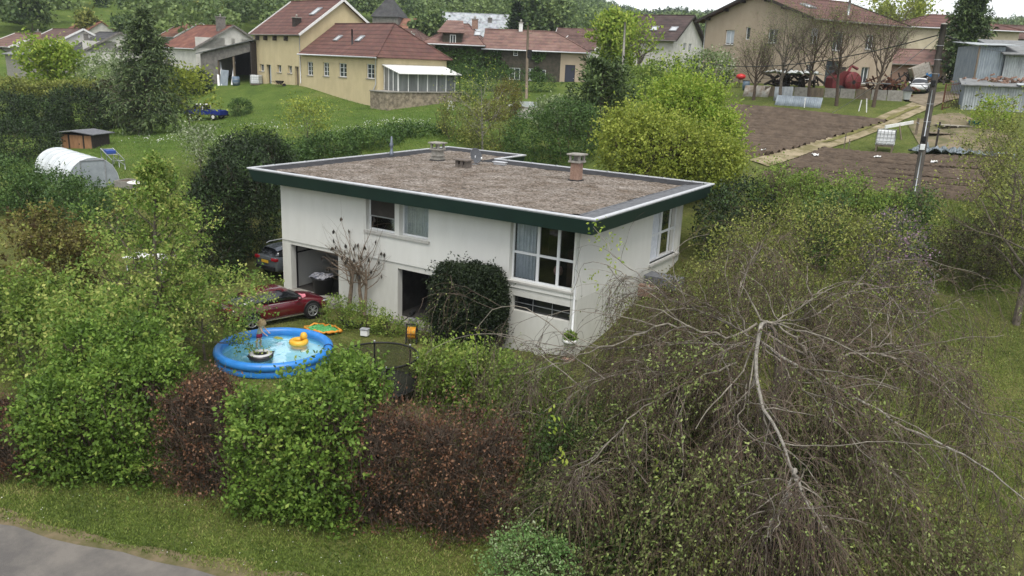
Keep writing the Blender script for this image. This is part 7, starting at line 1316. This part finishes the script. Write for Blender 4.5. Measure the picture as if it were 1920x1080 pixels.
def ibc(name, label, g0, rz, liquid=M_PVC, stand=.0):
    t = thing(name, label, 'water tank', g0, rz); g = MB(); g.box(-.55, .55, -.45, .45, .18+stand, 1.12+stand); g.build('tank', liquid, t, bevel=.08); g = MB(); z0, z1 = .15+stand, 1.16+stand
    for x in np.linspace(-.58, .58, 6):
        for y in (-.49, .49): g.tube([(x, y, z0), (x, y, z1)], .014, 5)
    for y in np.linspace(-.49, .49, 5):
        for x in (-.58, .58): g.tube([(x, y, z0), (x, y, z1)], .014, 5)
    for z in np.linspace(z0, z1, 5):
        for a, b in (((-.58, -.49), (.58, -.49)), ((.58, -.49), (.58, .49)), ((.58, .49), (-.58, .49)), ((-.58, .49), (-.58, -.49))): g.tube([(*a, z), (*b, z)], .014, 5)
    g.build('cage', M_STEEL, t); g = MB(); 
    for y in (-.4, 0, .4): g.box(-.58, .58, y-.06, y+.06, stand, .14+stand)
    g.build('pallet', M_WOOD, t); g = MB(); g.lathe([(.1, 0), (.1, .05), (.02, .06)], 12, (0, 0, 1.13+stand)); g.build('lid', M_BLACK, t)
    if stand:
        g = MB()
        for x in (-.5, .5):
            for y in (-.4, .4): g.box(x-.05, x+.05, y-.05, y+.05, 0, stand)
        g.build('stand', M_WOOD, t)
    return t
ibc('water_tank', 'white caged water tank on a low stand beside the farm track', GD(1657, 57), radians(5), stand=.35); ibc('water_tank', 'white caged water tank standing on the ground at the open barn', GD(481, 98), radians(20))
def junk():
    a = GD(1700, 59.5); t = thing('board', 'long white board propped across posts behind the caged water tank', 'board', up_at(a, .0)); g = MB(); p, q = P(1660, 238, 58.5), P(1712, 229, 60.5); o = np.array(a); g.bar(p-o, q-o, .10, .22); g.build('plank', M_WHITEP, t); g = MB(); g.bar(GD(1690, 59.4)-o, (p+q)/2-o, .07); g.build('prop', M_WOOD, t)
    def post(label, px, d, h, m=M_WOOD, w=.09, name='fence_post', tilt=0, group=None):
        a = GD(px, d); t = thing(name, label, 'post', up_at(a, -.1)); g = MB(); g.bar((0, 0, 0), (tilt, 0, h+.1), w); g.build('post', m, t); g = MB(); g.bar((tilt*.8, 0, h*.8), (tilt*.8+.02, 0, h*.8+.04), w*1.25); g.build('wire_tie', M_STEEL, t)
    post('thick weathered post right of the long white board', 1717, 60, 1.25, w=.16); post('dark post beside the leaning utility pole on the field side', 1753, 56, 2.0, M_DARKWOOD, .12); post('white stake at the right end of the upper ploughed field', 1610, 67, .9, M_WHITEP, .07, tilt=.1); post('second white stake at the corner of the upper field, leaning right', 1625, 66.5, 1.1, M_WHITEP, .07, tilt=-.15); post('pale stake at the far edge of the upper field before the blue grey sheets', 1508, 69, .8, M_WHITEP, .07); post('stake with a white tip at the left corner of the lower field', 1582, 57.5, 1.2, M_WOOD, .06); post('short stake at the near end of the water tank', 1590, 57, .9, M_WOOD, .06)
    for lab, px, d, s in (('white paper scrap in the upper ploughed field', 1433, 56, .3), ('white bag on a stick at the left end of the lower field', 1528, 54.5, .4), ('white bag on a stick in the middle of the lower field', 1645, 54.2, .4), ('small white bag on a stake right of the leaning pole', 1751, 52.5, .35)):
        a = GD(px, d); cloth('white_bag', lab, 'bag', up_at(a, .25 if 'st' in lab[8:] else .1), [(-s*.6, -s), (s*.5, -s*.4), (s*.5, s*.5), (-s*.4, s*.6)], M_WHITEP, int(px), .3, .1)
    # low concrete yard wall with the scrap heap
    A, B = GD(1432, 74), GD(1692, 70); d = nrm((B-A)*np.array((1, 1, 0))); L = np.linalg.norm((B-A)[:2]); t = thing('yard_wall', 'low weathered concrete slab wall along the farm yard', 'wall', up_at(A, -.3), math.atan2(d[1], d[0])); n = 9
    for k in range(n): g = MB(); x0, x1 = L*k/n+.03, L*(k+1)/n-.03; z = B[2]-A[2]; g.prism([(x0, -.06), (x1, -.06), (x1, .06), (x0, .06)], z*k/n-.3, 1.2+z*(k+.5)/n); g.build('slab', M_CONC if k % 3 else M_WOOD, t)
    def sheet(label, p0, p1, h, m, ncor, name='metal_sheet', thick=.03, lean=.35):
        p0, p1 = np.array(p0), np.array(p1); t = thing(name, label, 'sheet', p0); e = p1-p0; g = MB(); d = nrm(e*np.array((1, 1, 0))); bk = np.array((-d[1], d[0], 0)); k = ncor*4+1; s = np.linspace(0, 1, k)
        q = [e*x+bk*(.03*sin(x*ncor*2*pi)) for x in s]
        for i in range(k-1): g.q(q[i], q[i+1], q[i+1]+UPV*h+bk*lean, q[i]+UPV*h+bk*lean, smooth=True)
        o = g.build('sheet', m, t); md = o.modifiers.new('s', 'SOLIDIFY'); md.thickness = .01
    sheet('blue grey corrugated sheet lying lowest against the yard wall', GD(1452, 70.5), GD(1538, 68.5), .85, M_CORR, 6, lean=.5); sheet('pale corrugated sheet leaning behind the blue grey one', GD(1450, 72), GD(1484, 71.5), 1.2, M_CORRW, 5, lean=.3); sheet('dirty white sheet leaning at the left end of the yard wall', GD(1392, 75), GD(1440, 73.5), 1.0, mat('stained_sheet', (.52, .50, .45), (.22, .16, .11), rough=.8, scale=1.6), 1, lean=.4)
    cloth('tarpaulin', 'pale tarpaulin draped over a heap behind the yard wall', 'tarpaulin', up_at(GD(1482, 76), 1.35), [(-2.6, -.9), (0, -1.2), (2.2, -1.0), (2.6, .6), (0, 1.0), (-2.2, .9)], mat('grey_white_tarp', (.52, .55, .54), (.30, .31, .30), rough=.6, scale=1.5), 33, .5, .2)
    a = GD(1485, 77); t = thing('scrap_heap', 'dark heap of scrap under the pale tarpaulin', 'scrap', a); rng = np.random.default_rng(6); g = MB()
    for k in range(60): c = np.array((rng.normal(0, 1.3), rng.normal(0, .5), rng.uniform(.1, 1.3))); e = unit(rng.normal(0, 1, 3))*rng.uniform(.3, .8); g.bar(c-e, c+e, rng.uniform(.08, .3), rng.uniform(.05, .2))
    g.build('scrap_pieces', M_DARKWOOD, t)
    a = GD(1655, 74); t = thing('scrap_heap', 'rusty heap of scrap iron and boards right of the red machine', 'scrap', a); g = MB()
    for k in range(80): c = np.array((rng.normal(0, 1.3), rng.normal(0, .6), rng.uniform(.1, 1.7)*rng.uniform(.4, 1))); e = unit(rng.normal(0, 1, 3))*rng.uniform(.3, .9); g.bar(c-e, c+e, rng.uniform(.05, .25), rng.uniform(.04, .15))
    g.build('scrap_pieces', M_RUST, t); g = MB(); g.box(-1.8, 1.5, -.9, .2, .95, 1.03); g.build('table_sheet', M_FIBRE, t)
    # red farm machine
    a = GD(1577, 73.5); t = thing('farm_machine', 'red farm machine with a big round drum housing in the yard', 'machine', a, radians(31.8+8), s=.85); M_FR = mat('faded_red_paint', (.16, .022, .024), (.09, .018, .018), rough=.5, scale=3)
    g = MB(); loft(g, [[(-1.55, y, z) for y, z in ((-.8, .55), (.8, .55), (.8, 1.6), (-.8, 1.6))], [(-.5, y, z) for y, z in ((-.85, .5), (.85, .5), (.9, 2.35), (-.9, 2.35))], [(.35, y, z) for y, z in ((-.85, .5), (.85, .5), (.9, 2.3), (-.9, 2.3))]], smooth=False); g.build('body', M_FR, t, bevel=.03)
    g = MB(); g.lathe([(.1, -.16), (1.0, -.16), (1.06, 0), (1.0, .16), (.1, .16)], 28); o = g.build('drum_housing', M_FR, t, (.55, -1.0, 1.25)); o.rotation_euler = (pi/2, 0, .25); g = MB(); g.lathe([(.2, -.2), (.26, .0), (.2, .2)], 16); g.build('hub', M_BLACK, o); g = MB()
    for k in range(6): g.bar((.2*cos(k*pi/3), .2*sin(k*pi/3), .17), (.95*cos(k*pi/3), .95*sin(k*pi/3), .17), .07, .03)
    g.build('spokes', M_RUST, o); g = MB(); g.box(-1.4, -.2, -.7, .7, 2.36, 2.75); g.build('hopper', M_DARKWOOD, t, bevel=.03); g = MB(); g.tube([(.3, -.3, 2.3), (.6, -.2, 2.9), (1.4, -.1, 2.6)], .15, 10); g.build('chute', M_FR, t); g = MB(); g.bar((.3, 0, .7), (2.6, 0, .6), .18, .14); g.build('drawbar', M_RUST, t)
    for y in (-.95, .95): g = MB(); g.lathe([(.15, -.13), (.42, -.13), (.45, 0), (.42, .13), (.15, .13)], 20); o = g.build('wheel', M_TYRE, t, (-.7, y, .45)); o.rotation_euler = (pi/2, 0, 0)
    car('white_car', 'small white car parked in the farm yard facing the track', up_at(GD(1722, 82), -.02), radians(31.8+180+62), mat('white_car_paint', (.62, .63, .64), (.55, .56, .57), rough=.25, spec=.5), L=4.0, W=1.7, H=1.48, kind='suv', wheelr=.31)
    a = GD(1724, 86); t = thing('wooden_crate', 'big pale slatted crate tipped on top of the scrap behind the white car', 'crate', up_at(a, 1.3), radians(20)); t.rotation_euler = (radians(0), radians(-24), radians(25)); g = MB()
    for z in np.linspace(.1, 1.1, 5): g.box(-.9, .9, -.62, -.58, z-.09, z+.09); g.box(-.9, .9, .58, .62, z-.09, z+.09); g.box(-.92, -.88, -.58, .58, z-.09, z+.09); g.box(.88, .92, -.58, .58, z-.09, z+.09)
    g.box(-.85, .85, -.55, .55, .02, 1.0); g.build('slats', mat('pale_slats', (.45, .42, .37), (.3, .27, .23), rough=.9, scale=5), t); g = MB()
    for x in (-.9, .9):
        for y in (-.6, .6): g.box(x-.05, x+.05, y-.05, y+.05, 0, 1.25)
    g.build('corner_posts', M_WOOD, t); a = GD(1722, 86.5); t = thing('scrap_heap', 'dark heap of timber carrying the tipped crate', 'scrap', a); g = MB()
    for k in range(50): c = np.array((rng.normal(0, 1.2), rng.normal(0, .6), rng.uniform(.1, 1.3))); e = unit(rng.normal(0, 1, 3))*rng.uniform(.3, .9); g.bar(c-e, c+e, .18, .1)
    g.build('timber_pieces', M_DARKWOOD, t)
    a = GD(1744, 85); cloth('blue_sack', 'bright blue sack beside the tipped crate', 'sack', up_at(a, 1.2), [(-.6, -.5), (.5, -.6), (.6, .4), (-.4, .6)], mat('blue_sack_cloth', (.02, .13, .30), rough=.7), 44, .9, .12)
    # iron gate, boards, tub, pile of tarpaulin
    A, B = GD(1766, 66), GD(1806, 68.5); d = nrm((B-A)*np.array((1, 1, 0))); L = np.linalg.norm((B-A)[:2]); t = thing('iron_gate', 'rusty iron bar gate standing open beside the low corrugated shed', 'gate', up_at(A, -.1), math.atan2(d[1], d[0])); g = MB(); g.bar((0, 0, .25), (L, 0, .35), .06); g.bar((0, 0, 2.05), (L, 0, 2.25), .06); g.bar((0, 0, 0), (0, 0, 2.15), .10); g.bar((L, 0, 0), (L, 0, 2.3), .08); g.build('gate_frame', M_RUST, t); g = MB()
    for x in np.linspace(.15, L-.15, 13): g.bar((x, 0, .26+x*.02), (x, 0, 2.07+x*.1), .025)
    g.build('bars', M_RUST, t)
    a = GD(1788, 61); t = thing('pallet', 'flat weathered boards lying on bare ground in front of the low shed', 'boards', up_at(a, .03), radians(31.8)); g = MB()
    for k in range(7): g.box(-1.2, 1.2, -.6+k*.18, -.45+k*.18, .08, .12)
    for x in (-1, 0, 1): g.box(x-.06, x+.06, -.6, .65, 0, .079)
    g.build('boards', mat('bleached_boards', (.34, .31, .26), (.22, .2, .165), rough=.9, scale=5), t); t = thing('pallet', 'larger darker board under the flat weathered boards', 'boards', up_at(GD(1780, 59.6), .0), radians(34)); g = MB(); g.box(-1.7, 1.7, -.5, .5, 0, .06); g.build('board', M_WOOD, t)
    a = GD(1826, 61); t = thing('tub', 'teal plastic tub in front of the low corrugated shed', 'tub', up_at(a, -.02)); g = MB(); g.lathe([(.32, 0), (.42, .32), (.45, .34), (.40, .33), (.3, .04)], 18, cap=False); g.build('tub', mat('teal_plastic', (.04, .19, .20), rough=.5), t); g = MB(); g.lathe([(.01, .2), (.36, .2)], 18, cap=False); g.build('water', M_DARK, t)
    a = GD(1790, 54.8); cloth('tarpaulin', 'crumpled blue grey tarpaulin along the top edge of the lower field', 'tarpaulin', up_at(a, .02), [(-2.8, -.8), (0, -1.1), (3.2, -.6), (3.6, .4), (0, .9), (-2.4, .7)], mat('blue_grey_tarp', (.20, .23, .25), (.08, .10, .105), rough=.5, scale=2.5), 51, .55, .16)
    a = GD(1790, 50); t = thing('plank', 'pale plank lying on the lower ploughed field right of the leaning pole', 'board', up_at(a, .08)); g = MB(); p, q = GD(1776, 49.6), GD(1826, 48.6); g.bar(p-np.array(a)+UPV*.1, q-np.array(a)+UPV*.1, .12, .05); g.build('plank', M_WHITEP, t)
    # brick pile on the shed
    a = P(1895, 158, 66); t = thing('brick_pile', 'heap of reddish bricks and logs at the right edge behind the low shed', 'bricks', (a[0], a[1], 11.15)); g = MB()
    for k in range(120): c = np.array((rng.normal(0, 1.4), rng.normal(0, .35), abs(rng.normal(0, .32)))); e = np.array((rng.normal(), rng.normal(), rng.normal()*.3)); e = nrm(e)*.16; g.bar(c-e, c+e, .14, .12)
    g.build('bricks', M_BRICKCH, t)
    # parasol, barrel
    a = GD(1387, 80); t = thing('barbecue', 'small red lidded barbecue by the tan house', 'barbecue', a); g = MB(); g.lathe([(.05, .75), (.42, .9), (.46, 1.05), (.40, 1.22), (.05, 1.34)], 18); g.build('lid', mat('bright_red_enamel', (.50, .03, .03), rough=.4), t)
    for k in range(3): g = MB(); g.tube([(.42*cos(k*2.1), .42*sin(k*2.1), 0), (.2*cos(k*2.1), .2*sin(k*2.1), .85)], .025, 6); g.build('leg', M_BLACK, t)
    a = GD(1398, 78); t = thing('rain_barrel', 'blue grey rain barrel right of the red barbecue', 'barrel', a); g = MB(); g.lathe([(.3, 0), (.36, .4), (.3, .85)], 18); g.build('barrel', mat('slate_blue_plastic', (.09, .13, .17), rough=.5), t); g = MB(); g.lathe([(.32, .85), (.3, .9)], 18); g.build('lid', M_BLACK, t)
    # barn clutter
    a = GD(443, 99); t = thing('rain_barrel', 'dull blue water barrel at the open barn', 'barrel', a); g = MB(); g.lathe([(.42, 0), (.48, .5), (.42, 1.05)], 18); g.build('barrel', mat('faded_blue_plastic', (.12, .17, .23), (.08, .12, .17), rough=.5), t); g = MB(); 
    for z in (.3, .7): g.lathe([(.47, z-.02), (.49, z), (.47, z+.02)], 18, cap=False)
    g.build('hoop', M_STEEL, t)
    for k, (x0, x1, lab) in enumerate([(402, 408, 'pale plank leaning against the barn wall, leftmost'), (409, 413, 'pale plank leaning against the barn wall, second from the left'), (427, 440, 'long pale pole leaning to the right across the barn opening')]):
        p, q = GD(x0+8, 99.5), P(x1, 116, 100.6); t = thing('plank', lab, 'board', p); g = MB(); g.bar((0, 0, 0), q-p, .22, .05); g.build('plank', M_PVC, t)
    p = GD(418, 99.4); t = thing('metal_sheet', 'bluish metal sheet leaning between the planks and the barrel', 'sheet', p, radians(10)); g = MB(); corr(g, (-.5, 0), (.6, .1), 0, 1.9, 7); o = g.build('sheet', M_CORR, t); o.rotation_euler = (-.2, 0, 0)
    a = GD(525, 93.5); t = thing('wheelbarrow', 'dark wheelbarrow beside the doors of the yellow house', 'wheelbarrow', a, .4); g = MB(); loft(g, [[(x, y, .35) for x, y in ((-.25, -.2), (.25, -.2), (.25, .2), (-.25, .2))], [(x, y, .68) for x, y in ((-.45, -.32), (.42, -.3), (.42, .3), (-.45, .32))]], smooth=False); g.build('tray', M_DARKWOOD, t); g = MB()
    for y in (-.25, .25): g.tube([(.5, y*.3, .22), (-.2, y, .36), (-.95, y*1.2, .6)], .022, 6); g.tube([(-.3, y, .36), (-.4, y, 0)], .02, 6)
    g.build('frame', M_RUST, t); g = MB(); g.lathe([(.1, -.05), (.2, -.05), (.2, .05), (.1, .05)], 16); o = g.build('wheel', M_TYRE, t, (.52, 0, .2)); o.rotation_euler = (pi/2, 0, 0)
    a = GD(846, 79.5); t = thing('garden_chair', 'white plastic garden chair behind the stone terrace', 'chair', a, radians(200)); g = MB(); g.box(-.26, .26, -.25, .25, .40, .44); g.build('seat', M_WHITEP, t, bevel=.02); g = MB(); 
    for x in np.linspace(-.2, .2, 5): g.bar((x, .24, .44), (x*1.05, .34, .88), .06, .025)
    g.bar((-.25, .34, .88), (.25, .34, .88), .06, .03); g.build('backrest', M_WHITEP, t)
    for x in (-.23, .23):
        for y in (-.22, .22): g = MB(); g.bar((x*1.15, y*1.15, 0), (x, y, .40), .05); g.build('leg', M_WHITEP, t)
        g = MB(); g.bar((x*1.1, -.25, .64), (x*1.1, .28, .66), .05, .03); g.bar((x*1.1, -.22, .42), (x*1.1, -.25, .64), .04); g.build('armrest', M_WHITEP, t)
    # sign board and white wall by the vine covered house
    a = GD(993, 76); t = thing('notice_board', 'pale double notice board on white posts before the dark clipped hedge', 'sign', a, radians(31.8)); 
    for x in (-.93, -.02, .95): g = MB(); g.box(x-.035, x+.035, -.03, .03, 0, 1.35); g.build('post', M_WHITEP, t)
    g = MB(); g.box(-.9, -.05, -.05, -.02, .82, 1.33); g.build('panel', mat('faded_panel', (.42, .45, .44), (.33, .36, .36), rough=.6, scale=6), t); g = MB(); g.box(.01, .93, -.05, -.02, .60, 1.33); g.build('panel', bpy.data.materials['faded_panel'], t)
    a = GD(957, 76.5); t = thing('board', 'small white board leaning left of the notice board', 'board', a, radians(25)); g = MB(); loft(g, [[(x, y, 0) for x, y in ((-.3, -.02), (.3, -.02), (.3, .02), (-.3, .02))], [(x*1.15, y+.2, 1.0) for x, y in ((-.3, -.02), (.3, -.02), (.3, .02), (-.3, .02))]], smooth=False); g.build('panel', M_WHITEP, t)
    A, B = GD(948, 73.5), GD(1062, 73.5); d = nrm((B-A)*np.array((1, 1, 0))); L = np.linalg.norm((B-A)[:2]); t = thing('garden_wall', 'low off-white garden wall below the notice board', 'wall', up_at(A, -.8), math.atan2(d[1], d[0])); g = MB(); g.box(0, L, -.12, .12, 0, 1.75); g.build('wall', M_OLDWHITE, t); g = MB(); g.box(-.05, L+.05, -.17, .17, 1.752, 1.83); g.build('coping', M_CONC, t)
    A, B = GD(1168, 84), GD(1210, 84); d = nrm((B-A)*np.array((1, 1, 0))); L = np.linalg.norm((B-A)[:2]); t = thing('garden_wall', 'short grey garden wall right of the straight grey pole', 'wall', up_at(A, -.5), math.atan2(d[1], d[0])); g = MB(); g.box(0, L, -.1, .1, 0, 1.3); g.build('wall', M_CONC, t); g = MB(); g.box(-.03, L+.03, -.14, .14, 1.302, 1.37); g.build('coping', M_GREYSTONE, t)
junk()
# ------------------------------------------------------------------ air
def haze():
    g = MB(); r = 2400; g.box(CAM[0]-r, CAM[0]+r, CAM[1]-r, CAM[1]+r, -120, 130); m = bpy.data.materials.new('haze'); m.use_nodes = True; n = m.node_tree.nodes; n.remove(n['Principled BSDF'])
    v = n.new('ShaderNodeVolumePrincipled'); v.inputs['Color'].default_value = (.86, .93, 1, 1); v.inputs['Density'].default_value = .0002; v.inputs['Anisotropy'].default_value = .2; m.node_tree.links.new(v.outputs[0], n['Material Output'].inputs['Volume'])
    o = g.build('haze', m); tag(o, kind='stuff'); o['label'] = 'thin spring haze over the village'
haze()
